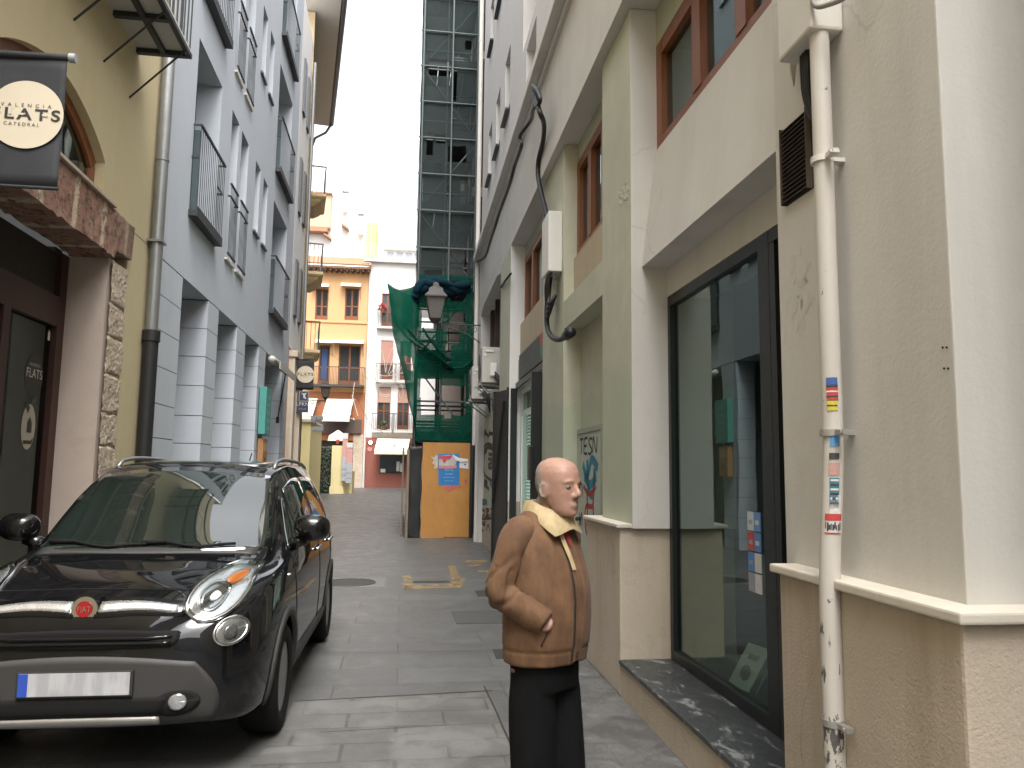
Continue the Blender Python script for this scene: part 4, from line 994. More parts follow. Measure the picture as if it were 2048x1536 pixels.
# ---------------- street lanterns
def lantern(c, k, label, wallp, arm_z):
    """four-sided lantern: c = centre of the glass body, k = scale"""
    t = thing('street_lamp', c, label, 'street lamp', 'wall bracket lanterns in the street')
    sq = lambda r, z: [(c.x+r*k*math.cos(a), c.y+r*k*math.sin(a), c.z+z*k) for a in [math.pi/4+i*math.pi/2 for i in range(4)]]
    b = MB(); b.rings([sq(.17, -.30), sq(.30, .18)]); b.build('lamp_glass', plain('lamp_milk_glass', (.13, .12, .105), .25), t)
    b = MB(); b.rings([sq(.36, .18), sq(.36, .21), sq(.25, .30), sq(.21, .40), sq(.10, .46), sq(.09, .52), sq(.04, .56)]); b.build('lamp_roof', plain('lamp_iron', (.05, .042, .036), .6), t)
    b = MB(); lo, hi = sq(.175, -.30), sq(.305, .18)
    for i in range(4): b.tube([lo[i], hi[i]], .012*k, 5); b.tube([lo[i], lo[(i+1) % 4]], .012*k, 5)
    b.rings([sq(.18, -.30), sq(.13, -.36), sq(.05, -.42), sq(.05, -.55)]); fr = b.build('lamp_frame', M['rail'], t)
    b = MB(); a0 = Vector((wallp.x, wallp.y, arm_z)); a1 = Vector((c.x, c.y, arm_z)); dx = a1-a0
    b.tube([a0, a1], .016, 6); b.tube([a1, Vector((c.x, c.y, c.z-.5*k))], .016, 6)
    for i in range(4):
        o = a0+dx*(.14+.2*i); r = .085
        b.tube([o+Vector((dx.normalized().x*r*math.cos(j*.5)*(1-j/22), dx.normalized().y*r*math.cos(j*.5)*(1-j/22), -.11+r*math.sin(j*.5)*(1-j/22))) for j in range(18)], .009, 5)
    b.tube(catmull([a0+Vector((0, 0, -.42)), a0+dx*.3+Vector((0, 0, -.22)), a0+dx*.75+Vector((0, 0, -.05)), a1], 6), .013, 6)
    b.build('bracket', M['rail'], t)
    return t
c = at(871, 612, 17.6)
lantern(c, 1.0, 'iron street lantern on a scrolled bracket in front of the scaffold', RF(17.6, 0, 0), at(880, 648, 17.6).z)
c = at(651, 782, 30.5); lantern(c, .8, 'small iron street lantern on the left in front of the orange house', Vector((-.1336*30.5, 30.5, 0)), at(640, 801, 30.5).z)
fl = MB()
for x, y in ((628, 838), (640, 836), (630, 858), (641, 858)):
    p = at(x, y, 29.5); fl.box(p.x-.10, p.x+.10, 29.35, 29.6, p.z-.08, p.z+.08, .01)
p = at(618, 832, 29.5); q = at(640, 832, 29.5); fl.tube([Vector((p.x-.3, 29.5, p.z)), Vector((q.x, 29.5, p.z))], .015, 6); fl.tube([Vector((q.x-.15, 29.5, p.z)), Vector((q.x-.15, 29.5, p.z-.5))], .015, 6)
tag(fl.build('floodlight', plain('grey_lamp_box', (.30, .31, .30), .5)), 'cluster of small grey floodlights on a wall arm below the left lantern', 'floodlight')

# Christmas wire ornament hung across the street
xo = MB(); Yo = 33
def w2(pts, r=.014, n=6): xo.tube(catmull([at(x, y, Yo) for x, y in pts], n), r, 5)
w2([(758, 735), (753, 712), (760, 694), (768, 720), (771, 745)]); w2([(771, 745), (778, 712), (788, 694), (786, 716), (776, 748)])
w2([(748, 745), (740, 727), (746, 716), (755, 733), (763, 756)]); w2([(776, 752), (790, 735), (806, 716), (800, 740), (784, 758)])
for r in (14, 18): w2([(771+r*math.cos(a*.5), 778+r*.85*math.sin(a*.5)) for a in range(2, 13)])
w2([(745, 752), (760, 764), (780, 764), (800, 750)]); w2([(735, 730), (743, 750), (752, 760)]); w2([(792, 760), (804, 772), (806, 792), (800, 796)]); w2([(788, 766), (796, 780), (799, 795)])
w2([(735, 768), (760, 770), (800, 766), (822, 770)], .008); w2([(735, 745), (748, 742), (770, 752), (812, 744)])
tag(xo.build('street_ornament', plain('white_rope_light', (.62, .56, .48), .6)), 'looping white wire Christmas ornament hung across the end of the street', 'ornament')
wr = MB(); wr.tube([at(640, 690, 33)]+[at(640+24*i, 690+80*math.sin(i/7*math.pi*.55), 33) for i in range(1, 8)], .006, 5); wr.tube([at(690, 745, 38), at(730, 830, 39), at(745, 855, 40), at(765, 865, 42)], .01, 5)
tag(wr.build('overhead_wire', M['rail']), 'thin sagging wire crossing in front of the orange house', 'wire')
fg = MB()
for x0, y0, x1, y1 in ((709, 765, 701, 830), (704, 790, 716, 832), (698, 800, 712, 800)): fg.tube([at(x0, y0, 43), at(x1, y1, 43)], .02, 6)
tag(fg.build('flag_poles', plain('pale_poles', (.55, .5, .45), .6)), 'bundle of thin pale poles leaning by the big awning', 'pole')
# ================================================================ scaffold tower with netting
def net_mat(name, col, alpha, trans=.5):
    m = NT(name); p = m.pos()
    d = m.n('BsdfDiffuse'); d.inputs['Color'].default_value = (*col, 1)
    t = m.n('BsdfTranslucent'); t.inputs['Color'].default_value = (*sc3(col, 1.2), 1)
    x = m.n('MixShader'); x.inputs[0].default_value = trans; m.link(d.outputs[0], x.inputs[1]); m.link(t.outputs[0], x.inputs[2])
    tr = m.n('BsdfTransparent'); a = m.noise(p, 2.0, 6, .65, .5)
    wv = m.n('TexWave', wave_type='BANDS', bands_direction='Z'); m.link(p, wv.inputs['Vector']); wv.inputs['Scale'].default_value = 6; wv.inputs['Distortion'].default_value = 3
    f = m.math('ADD', m.math('MULTIPLY', m.math('SUBTRACT', a, .5), .5), alpha); f = m.math('ADD', f, m.math('MULTIPLY', m.math('SUBTRACT', wv.outputs['Fac'], .5), .06))
    y = m.n('MixShader'); y.inputs[0].default_value = 1; cl = m.n('Clamp'); m.link(f, cl.inputs['Value']); m.link(cl.outputs[0], y.inputs[0])
    m.link(tr.outputs[0], y.inputs[1]); m.link(x.outputs[0], y.inputs[2]); m.link(y.outputs[0], m.out.inputs['Surface']); return m.m
M['net_dark'] = net_mat('debris_net_dark', (.060, .076, .075), .68, .35)
M['net_green'] = net_mat('debris_net_green', (.010, .095, .062), .84, .5)
M['net_blue'] = net_mat('debris_net_blue', (.015, .04, .06), .95, .3)
M['scaf'] = plain('scaffold_tube', (.085, .105, .10), .55, .3, var=.2)
M['board'] = plain('scaffold_board', (.026, .032, .031), .8)
X0, X1, Y0, Y1 = .26, 1.62, 18.8, 21.6
LV = [2.28, 4.25, 6.15, 8.05, 9.95, 11.85, 13.75, 15.65]
sf = thing('scaffold_tower', (.95, 20.2, 0), 'tall scaffold tower wrapped in dark green debris net rising behind the plywood hoarding', 'scaffold')
b = MB()
for x in (X0, .86, X1):
    for y in (Y0, 20.2, Y1):
        b.tube([(x, y, .0), (x, y, 17.2)], .026, 6)
b.build('upright', M['scaf'], sf, smooth=40)
b = MB()
for z in LV:
    for dz in (0, .5, 1.0):
        for y in (Y0, 20.2, Y1): b.tube([(X0-.03, y+.05, z+dz), (X1+.03, y+.05, z+dz)], .024, 6)
        for x in (X0, .86, X1): b.tube([(x, Y0-.02, z+dz+.05), (x, Y1+.1, z+dz+.05)], .024, 6)
for z in LV[2:]:
    for dz in (0, .95): b.tube([(X0-.10, Y0-.10, z+dz), (X1+.06, Y0-.10, z+dz)], .022, 6)
for x in (X0-.02, .98, X1): b.tube([(x, Y0-.13, 6.0), (x, Y0-.13, 17.2)], .024, 6)
b.build('ledger', M['scaf'], sf, smooth=40)
rs = random.Random(3)
for z in LV[2:]:
    b = MB(); x1 = rs.choice((.92, 1.0, 1.25)); b.box(X0+.04, x1, Y0+.06, Y0+.075, z+.1, z+rs.choice((1.0, 1.25, 1.45))); b.build('side_board', M['board'], sf)
b = MB()
for i, z in enumerate(LV[:-1]):
    a = (X0, X1) if i % 2 else (X1, X0); b.tube([(a[0], Y0+.03, z+.1), (a[1], Y0+.03, z+1.85)], .022, 6)
    b.tube([(X1, Y0 if i % 2 else Y1, z+.1), (X1, Y1 if i % 2 else Y0, z+1.85)], .022, 6)
b.build('brace', M['scaf'], sf, smooth=40)
for z in LV:
    b = MB(); b.box(X0+.02, X1-.02, Y1-.03, Y1-.01, z+.1, z+1.9) if LV.index(z) in (4, 6) else None
    for k in range(4): b.box(X0+.03+.335*k, X0+.35+.335*k, Y0+.04, Y1, z+.03, z+.075)
    b.box(X0, X1, Y0+.0, Y0+.025, z+.08, z+.26)
    b.build('deck', M['board'], sf)
b = MB()
for i, z in enumerate(LV[1:-1]):
    x = .5 if i % 2 else .95
    for k in (-.17, .17): b.tube([(x+k, 20.0, z+.08), (x+k*.9, 21.0, z+1.95)], .018, 6)
    for j in range(7): t = (j+.5)/7; b.tube([(x-.17, 20.0+t, z+.08+1.87*t), (x+.17, 20.0+t, z+.08+1.87*t)], .012, 5)
b.build('ladder', M['scaf'], sf, smooth=40)
# sheets of net: grid surfaces with wrinkles; gaps left open
def net(name, P, n, m, mat, gaps=(), amp=.03, seed=1):
    """P(u,v) -> world point"""
    b = MB(); o = Vector((seed*7.3, seed*3.1, 0)); g = []
    for i in range(n+1):
        row = []
        for j in range(m+1):
            q = P(i/n, j/m); w = noise.noise_vector(q*1.3+o)*amp+noise.noise_vector(q*4+o)*amp*.4
            row.append(b.v(q+w))
        g.append(row)
    for i in range(n):
        for j in range(m):
            u, v = (i+.5)/n, (j+.5)/m
            if any(a < u < c and d < v < e for a, c, d, e in gaps): continue
            b.face([g[i][j], g[i+1][j], g[i+1][j+1], g[i][j+1]])
    return b.build(name, mat, sf, smooth=True, recalc=False)
zt, zl = 17.0, 6.35
fz = lambda y: (at(880, y, Y0-.06).z-zl)/(zt-zl)
fx = lambda x, y: (at(x, y, Y0-.06).x-(X0-.03))/(X1-X0+.06)
G = lambda x0, x1, y0, y1: (fx(x0, (y0+y1)/2), fx(x1, (y0+y1)/2), fz(y1), fz(y0))
net('debris_net', lambda u, v: Vector((X0-.03+(X1-X0+.06)*u, Y0-.06, zl+(zt-zl)*v)), 44, 220, M['net_dark'],
    [G(856, 902, 118, 150), G(896, 932, 288, 322), G(852, 866, 264, 312), G(872, 892, 268, 285), G(849, 889, 541, 552), G(932, 944, 76, 96), G(906, 911, 60, 100), G(908, 914, 130, 200), G(904, 908, 240, 275), G(893, 900, 370, 420), G(928, 936, 515, 545)], .02, 1)
net('debris_net', lambda u, v: Vector((X0-.05, Y0-.06+(Y1-Y0+.1)*u, zl+(zt-zl)*v)), 30, 120, M['net_dark'], (), .03, 2)
net('debris_net', lambda u, v: Vector((X0+(X1-X0)*u, Y1+.05, zl-2+(zt-zl+2)*v)), 20, 90, M['net_dark'],
    [(.0, .8, .66, .715), (.5, .95, .42, .47), (.1, .4, .43, .48), (.0, .8, .15, .19), (.1, .7, .0, .12)], .03, 3)
# lower brighter green net on the street front with torn openings
G2 = lambda x0, x1, y0, y1: ((at(x0, y0, Y0-.08).x-X0)/(X1-X0), (at(x1, y0, Y0-.08).x-X0)/(X1-X0), (at(880, y1, Y0-.08).z-2.3)/(4.1), (at(880, y0, Y0-.08).z-2.3)/(4.1))
net('lower_net', lambda u, v: Vector((X0+(X1-X0)*u, Y0-.08, 2.3+4.1*v)), 40, 90, M['net_green'],
    [G2(843, 868, 615, 660), G2(862, 884, 612, 656), G2(902, 934, 562, 602), G2(896, 930, 622, 655), G2(894, 905, 655, 740), G2(905, 918, 655, 690), G2(842, 884, 758, 795), G2(844, 934, 772, 832), G2(890, 905, 770, 838)], .05, 4)
net('lower_net', lambda u, v: Vector((X0+(X1-X0)*u, Y1+.02, 2.3+2.5*v)), 20, 40, M['net_green'], [(.05, .95, .2, .75)], .04, 5)
# the flared flap that hangs out over the street
tip = at(776, 565, 18.4); low = at(838, 888, 18.75); att = at(850, 600, 18.72)
def flap(u, v):
    # u: 0 outer edge .. 1 tower post;  v: 0 bottom .. 1 top
    out = [low, at(815, 800, 18.7), at(797, 710, 18.6), at(783, 640, 18.5), tip]
    k = v*4; i = min(3, int(k)); o = out[i].lerp(out[i+1], k-i)
    zi = 2.3+(6.25-2.3)*v; inn = Vector((X0, 18.72, zi))
    q = o.lerp(inn, u); q.z -= .22*math.sin(math.pi*u)*v**4; q.y -= .16*math.sin(math.pi*u)*(1-v*.3); return q
M['net_flap'] = net_mat('debris_net_flap', (.012, .15, .095), .90, .6)  # brighter copy of the green net; sky light behind put into colour
net('lower_net', flap, 22, 60, M['net_flap'], [(.3, .75, .42, .50)], .05, 6)
def flap2(u, v):
    a = flap(u, .70+.3*v); a.y += .35*u*(1-u)*4*.6+.05; return a
net('lower_net', flap2, 16, 18, M['net_flap'], (), .06, 7)
net('lower_net', lambda u, v: Vector((X0+.02, Y0-.05+(Y1-Y0)*u, 2.3+3.9*v)), 20, 40, M['net_green'], [(.3, .8, .5, .85)], .05, 8)
# net gathered in diagonal folds
b = MB()
for (xa, ya, xb, yb_, r) in ((786, 628, 905, 735, .035), (905, 735, 945, 720, .03), (845, 655, 900, 720, .03), (785, 636, 850, 700, .025)):
    p, q = at(xa, ya, 18.55), at(xb, yb_, 18.66)
    b.tube([p.lerp(q, i/10)+Vector((0, 0, -.10*math.sin(math.pi*i/10)))+noise.noise_vector(Vector((i*.7, xa, 0)))*.03 for i in range(11)], r, 7)
b.build('net_fold', M['net_green'], sf, smooth=True)
b = MB(); p = [at(831, 590, 18.6), at(842, 568, 18.55), at(862, 560, 18.5), at(885, 565, 18.55), at(915, 572, 18.6), at(938, 568, 18.65)]
for k in range(3): b.tube([q+Vector((0, .05*k, -.07*k))+noise.noise_vector(q*3+Vector((k, 0, 0)))*.05 for q in catmull(p, 5)], [.05+.07*abs(math.sin(i*.35+k)) for i in range(26)], 9)
b.build('rolled_net', M['net_blue'], sf, smooth=True)

# house behind the scaffold
dk = thing('scaffolded_house', (4, 24, 0), 'dark weathered house hidden behind the scaffold on the right', 'house')
b = MB(); b.box(1.80, 8, 18.75, 44, 0, 16.5); b.build('wall', plaster('plaster_dark_brown', (.17, .13, .10), .15, .4), dk)
b = MB(); b.box(1.55, 1.80, 18.75, 19.3, 8.5, 8.75); b.box(1.6, 1.8, 18.75, 44, 12.2, 12.4); b.build('ledge', M['oldstone'], dk)

# hoarding
def ply_mat():
    m = NT('plywood_orange'); p = m.pos((1, 1, .35)); n = m.noise(p, 3, 7, .7, 1.2); q = m.noise(m.pos(), 1.2, 5); g = m.noise(m.pos((30, 30, 1)), 2, 4)
    c = m.mix(m.ramp(n, [(.3, 0.), (.7, 1.)]), (.40, .19, .045), (.50, .245, .055)); c = m.mix(m.ramp(q, [(.4, 0.), (.7, .6)]), c, (.36, .17, .05)); c = m.mix(m.math('MULTIPLY', g, .25), c, (.26, .11, .03))
    s = m.noise(m.pos(), 9, 6, .7); c = m.mix(m.ramp(s, [(.62, 0.), (.70, .7)]), c, (.17, .08, .03))
    return m.bsdf(c, .65, bump=n, bstr=.2)
M['ply'] = ply_mat()
ho = thing('plywood_hoarding', (1.0, 18.7, 0), 'orange plywood hoarding panel with torn posters at the foot of the scaffold', 'hoarding')
b = MB(); b.box(.46, .998, 18.66, 18.69, .0, 2.27); b.box(1.0, 1.60, 18.66, 18.69, .02, 2.27); b.box(.47, 1.02, 18.655, 18.66, .9, .905); b.build('panel', M['ply'], ho)
b = MB()
for x in (.5, 1.03, 1.56): b.box(x-.04, x+.04, 18.70, 18.77, 0, 2.22)
b.build('batten', plain('raw_batten', (.3, .2, .1), .8), ho)
HP = lambda x, y: at(x, y, 18.652)
def poster(name, px, mat, y=18.652, extra=None, label=None):
    b = MB(); pts = [at(x, yy, y) for x, yy in px]; a = [b.bm.verts.new(p) for p in pts]; c = [b.bm.verts.new(p+Vector((0, .004, 0))) for p in pts]
    b.face(a); b.face(c[::-1]); n = len(a)
    for i in range(n): b.face([a[i], a[(i+1) % n], c[(i+1) % n], c[i]])
    o = b.build(name, mat, ho, label=label, recalc=True)
    return o
mblue = plain('poster_blue', (.025, .17, .42), .6, var=.25); mwhite = plain('poster_white', (.62, .60, .60), .7); mred = plain('poster_red', (.48, .07, .09), .6, var=.2); mgrey = plain('poster_grey', (.45, .42, .40), .7, var=.3)
p1 = poster('poster', [(876, 908), (919, 908), (919, 970), (877, 970)], mblue, 18.652, label='torn blue event poster')
for txt, yy, sz in (('FESTA', 940, .075), ('DEL BARRI', 948, .042), ('CONCERTS I BALL', 955, .034), ('ENTRADA LLIURE', 962, .028)):
    b = MB(); c = at(898, yy, 18.645); text_bm(b, txt, sz, lambda u, v: c+Vector((u, 0, v))); b.build('poster_text', plain('poster_print', (.35, .5, .62), .7), p1, recalc=False)
poster('poster', [(878, 912), (897, 910), (912, 912), (914, 922), (908, 936), (878, 937)], mgrey, 18.646)
poster('poster', [(878, 912), (905, 911), (900, 919), (878, 918)], mred, 18.641)
poster('poster', [(878, 931), (914, 931), (913, 937), (878, 937)], plain('poster_pink', (.50, .22, .22), .7), 18.640)
poster('poster', [(884, 919), (894, 919), (889, 927)], mred, 18.640)
poster('poster', [(919, 917), (937, 921), (937, 938), (919, 936)], mwhite, 18.652, label='white paper notice with a black dot')
poster('poster', [(904, 908), (918, 916), (936, 918), (936, 922), (922, 924), (912, 920)], plain('poster_curl', (.7, .7, .72), .7), 18.630)
b = MB(); b.disc(at(930, 929, 18.648), (0, -1, 0), .022, .002, 14); b.build('dot', M['black'], ho)
poster('torn_paper', [(862, 912), (868, 915), (874, 909), (876, 920), (875, 935), (868, 938), (870, 930), (864, 926), (868, 921)], plain('torn_paper', (.50, .44, .36), .9, var=.3), 18.652)
poster('torn_paper', [(888, 970), (922, 971), (924, 975), (907, 977), (900, 984), (889, 978)], plain('torn_pink', (.45, .13, .12), .8, var=.3), 18.652)
poster('torn_paper', [(928, 961), (932, 957), (935, 964), (931, 968)], plain('torn_pink2', (.45, .10, .14), .8), 18.652)
# black tarp around the corner posts of the hoarding
tp = thing('tarp_cover', (.3, 18.7, 0), 'black tarpaulin wrapped round the corner posts left of the plywood panel', 'tarpaulin')
b = MB(); n, m_ = 28, 40; L_ = []
for j in range(m_+1):
    z = 2.16*j/m_; row = []
    for i in range(n):
        a = 2*math.pi*i/n; ex, ey = .16+.03*math.sin(z*2.1), .13
        x = .30+ex*math.copysign(abs(math.cos(a))**.55, math.cos(a))-.03*(z/2.2)+(.10*(z/2.16)**6 if math.cos(a) > 0 else -.0)
        y = 18.82+ey*math.copysign(abs(math.sin(a))**.55, math.sin(a)); q = Vector((x, y, z)); q += noise.noise_vector(Vector((a*1.5, z*2.5, 3)))*.035*(1 if z > .05 else .2)
        row.append(q)
    L_.append(row)
b.rings(L_); b.build('cloth', plain('black_tarp', (.014, .015, .015), .55, bump=.3), tp, smooth=True)
b = MB(); b.tube([(.12, 18.72, 0), (.12, 18.72, 2.1)], .035, 8); b.tube([(.44, 18.75, 0), (.44, 18.75, 2.0)], .03, 8); b.build('post', plain('raw_post', (.22, .17, .12), .8), tp)
sh = MB()
for k in range(5): sh.box(-.02+.0*k, .02, 19.2+1.3*k, 20.48+1.3*k, .02+.02*k, 2.15)
tag(sh.build('side_hoarding', plain('brown_board', (.17, .13, .10), .8, var=.3)), 'brown boarded side of the scaffold enclosure running back along the street', 'hoarding')
gs = MB(); gs.box(.47, .56, 18.9, 19.3, 0, 1.5)
tag(gs.build('building_sack', plain('green_sack', (.06, .22, .12), .7)), 'green material stacked behind the gap beside the plywood', 'sack')
pl_ = MB(); pl_.tube([(1.66, 18.62, .0), (1.655, 18.62, 2.6), (1.64, 18.6, 3.4), (1.68, 18.6, 3.9)], .028, 8)
tag(pl_.build('grey_conduit', M['scaf'], smooth=True), 'bent grey conduit pipe rising beside the plywood panel', 'pipe')
# ================================================================ small things on the right facade
# white stickered pipe by the near pier
wp = thing('drain_pipe', RF(2.70, 0, 0), 'white downpipe covered in stickers and scuffs on the near cream pier', 'downpipe')
def scuff_mat():
    m = NT('white_scuffed_pipe'); p = m.pos((1, 1, .35)); n = m.noise(p, 26, 6, .7, .4); q = m.noise(m.pos(), 4, 5)
    z = m.n('SeparateXYZ'); m.link(m.pos(), z.inputs[0])
    low = m.ramp(m.math('MULTIPLY', z.outputs['Z'], .5), [(.0, .10), (.35, .12), (.55, .05), (.8, .0)])      # knocks are denser near the ground
    k = m.math('ADD', n, low)
    c = m.mix(q, (.50, .465, .415), (.59, .56, .515)); c = m.mix(m.ramp(k, [(.655, 0.), (.69, .9)]), c, (.045, .042, .04))
    return m.bsdf(c, .5, bump=q, bstr=.05)
M['scuff'] = scuff_mat()
PS, PD, PR = 2.705, -.02, .037
def pipe_mb(z0, z1, r, d=PD): b = MB(RF); b.tube([RF(PS, d, z0), RF(PS, d, z1)], r, 24); return b
b = MB(RF); b.tube([RF(PS, -.03, 0), RF(PS, -.03, .55), RF(PS, -.062, 1.14), RF(PS, -.062, 1.28), RF(PS, -.0, 1.42), RF(PS, .0, 3.33)], [PR]*6, 24)
b.bm.free()
b = MB(RF); path = catmull([RF(PS, -.026, 0), RF(PS, -.028, .5), RF(PS, -.028, 1.1), RF(PS, -.022, 1.30), RF(PS, -.004, 1.55), RF(PS, .006, 1.8), RF(PS, .006, 2.5), RF(PS, .006, 3.36)], 6)
b.tube(path, PR, 24); b.build('pipe', M['scuff'], wp, smooth=40)
for z, d, lg in ((2.84, 0, 0), (1.775, 0, 1), (.735, -.027, 1)):
    b = MB(RF); b.tube([RF(PS, d, z-.012), RF(PS, d, z+.012)], PR+.005, 24)
    b.box(PS-.02, PS+.02, d-.02 if 0 else d+PR, .09 if z > 1.2 else .004, z-.008, z+.008); b.box(PS-.10, PS-.045, d-.012, d+.012, z-.009, z+.009); b.tube([RF(PS-.085, d-.02, z), RF(PS-.085, d+.02, z)], .008, 6)
    b.build('pipe_clamp', M['pipewhite'] if not lg else plain('zinc_clamp', (.45, .44, .42), .4, .6), wp)
# stickers bent round the pipe
def sticker(z0, z1, a0, a1, mat, name='sticker', par=wp, rr_=None):
    b = MB(); d = 0 if z0 > 1.5 else (-.0 if z0 > 1.45 else 0)
    def dd(z): return .005 if z > 1.75 else (.005-.009*(1.75-z)/.2 if z > 1.55 else -.004-.010*(1.55-z)/.15)
    rows = []
    for z in (z0, (z0+z1)/2, z1):
        c = RF(PS, dd(z), z); r = (rr_ or PR)+.0022
        rows.append([c+Vector((math.cos(a)*r, math.sin(a)*r, 0)) for a in [R(a0+(a1-a0)*i/8) for i in range(9)]])
    b.rings(rows, cap=False, closed=False); return b.build(name, mat, par, recalc=False, smooth=True)
import itertools
SM = {k: plain('sticker_'+k, c, .45, var=.25, sc=60) for k, c in dict(blue=(.05, .12, .35), red=(.5, .06, .06), yellow=(.6, .5, .06), sky=(.10, .28, .55), dark=(.05, .055, .06), white=(.66, .64, .62), teal=(.06, .2, .27), pink=(.5, .3, .27)).items()}
pz = lambda y: R_z(y)
def R_z(y):
    c = at(1640, y, 2.70); return c.z
for y0, y1, a0, a1, c in ((757, 772, 215, 275, 'blue'), (771, 776, 215, 276, 'dark'), (777, 802, 215, 277, 'red'), (783, 786, 214, 276, 'white'), (793, 796, 214, 276, 'dark'), (803, 822, 215, 272, 'yellow'), (811, 814, 215, 270, 'dark'), (872, 893, 225, 275, 'sky'), (906, 918, 222, 275, 'dark'), (909, 915, 232, 260, 'red'), (925, 950, 218, 278, 'pink'), (955, 1012, 225, 276, 'teal'), (1015, 1040, 230, 285, 'white')):
    sticker(R_z(y1), R_z(y0), a0, a1, SM[c], rr_=PR+.0005*(c in ('dark', 'white')))
for i in range(6): sticker(R_z(962+9*i), R_z(958+9*i), 230, 272, SM['dark' if i % 2 else 'white'], 'sticker_print', rr_=PR+.0012)
# the clearest sticker, with red head band and black blots
sticker(1.405, 1.475, 205, 292, SM['white']); sticker(1.452, 1.4765, 205, 293, SM['red'], rr_=PR+.0015); sticker(1.405, 1.409, 205, 293, SM['red'], rr_=PR+.0015)
rs = random.Random(2)
for i in range(9):
    a = 208+9*i; sticker(1.413+rs.random()*.01, 1.432+rs.random()*.016, a, a+rs.uniform(5, 10), SM['dark'], 'sticker_print', rr_=PR+.0016)
sticker(1.50, 1.545, 228, 285, SM['white']); sticker(1.527, 1.537, 240, 256, SM['dark'], 'sticker_print', rr_=PR+.0012)
for i in range(3): sticker(1.506+.006*i, 1.508+.006*i, 236, 280, SM['pink'], 'sticker_print', rr_=PR+.0012)
# junction box over the pipe, with cables
jb = thing('junction_box', RF(2.72, 0, 3.4), 'cream cable junction box at the head of the white stickered pipe', 'junction box')
b = MB(RF); b.box(2.66, 2.93, -.055, .084, 3.36, 3.95, .012); b.build('box', M['pipewhite'], jb)
b = MB(RF); b.tube(catmull([RF(2.66, -.03, 3.62), RF(2.64, -.05, 3.45), RF(2.58, -.02, 3.41), RF(2.5, .03, 3.42), RF(2.42, .06, 3.52), RF(2.36, .07, 3.60)], 6), .011, 8); b.build('cable', plain('grey_cable', (.28, .26, .24), .5), jb, smooth=True)
for k in range(3): b = MB(RF); b.tube(catmull([RF(2.86-.02*k, .02, 3.36), RF(2.87-.015*k, .03, 3.2-.02*k), RF(2.84-.01*k, .05, 3.08), RF(2.79, .07, 3.12), RF(2.78, .08, 3.3)], 6), .014, 8); b.build('black_cable', M['cable'], jb, smooth=True)
for k in range(4): b = MB(RF); b.tube(catmull([RF(2.95+.02*k, .03, 3.98), RF(2.98+.01*k, -.01, 3.85+.03*k), RF(3.0, .0, 3.72+.04*k), RF(3.05, .06, 3.9)], 5), .010, 8); b.build('black_cable', M['cable'], jb, smooth=True)
b = MB(RF); b.tube(catmull([RF(2.98, .07, 3.72), RF(2.985, .06, 3.60), RF(2.99, .05, 3.5)], 5), .006, 6); b.rings([[(2.985+.03*math.cos(a)*k, .045, z+.02*math.sin(a)) for a in [i*math.pi/5 for i in range(10)]] for k, z in ((.5, 3.5), (1, 3.44), (.9, 3.37), (.2, 3.31))]); b.build('cable_tag', M['cream_dado'], jb, smooth=True)
# vent grille
vg = thing('vent_grille', RF(3.04, .08, 2.82), 'dark slatted vent grille on the near pier behind the white pipe', 'vent')
b = MB(RF); b.box(2.92, 3.155, .080, .088, 2.815, 3.17); b.build('backing', plain('vent_dark', (.03, .024, .02), .8), vg)
b = MB(RF)
for i in range(17): z = 2.825+.0205*i; b.prism([(.060, z), (.080, z+.012), (.080, z+.015), (.060, z+.003)], 2.925, 3.15, axis=0)
for s in (2.922, 3.148): b.box(s, s+.006, .055, .081, 2.815, 3.17)
b.build('slat', plain('vent_rust', (.075, .055, .04), .7), vg)
# book lying on the shop floor
bk = thing('book', RF(4.8, .53, .265), 'cream book leaning on the shop floor behind the glass', 'book')
o = RF(4.80, .525, .275)
wv_ = (RF(4.70, .54, .27)-RF(4.90, .50, .27)).normalized(); uv_ = (RF(4.66, .66, .55)-RF(4.80, .52, .27)); uv_ = (uv_-wv_*uv_.dot(wv_)*.45).normalized(); dv_ = uv_.cross(wv_).normalized(); dv_ = -dv_ if dv_.x < 0 else dv_
Mx = Matrix((( wv_.x, dv_.x, uv_.x, o.x), (wv_.y, dv_.y, uv_.y, o.y), (wv_.z, dv_.z, uv_.z, o.z), (0, 0, 0, 1)))
fb = lambda a, d, z: Mx@Vector((a, d, z))
b = MB(fb); b.box(-.11, .11, 0, .012, 0, .30); b.box(-.11, .11, .055, .067, 0, .30); b.box(-.11, -.10, .012, .055, 0, .30); b.build('cover', plain('book_cover', (.78, .77, .66), .5), bk)
b = MB(fb); b.box(-.098, .10, .0125, .0545, .008, .292); b.build('pages', plain('book_pages', (.55, .52, .44), .8), bk)
b = MB(fb); b.box(-.05, .05, -.002, -.0005, .20, .235); b.disc(fb(0, -.0005, .11), (Mx.to_3x3()@Vector((0, -1, 0))), .05, .002, 16); b.build('cover_print', plain('book_print', (.23, .22, .12), .6), bk)

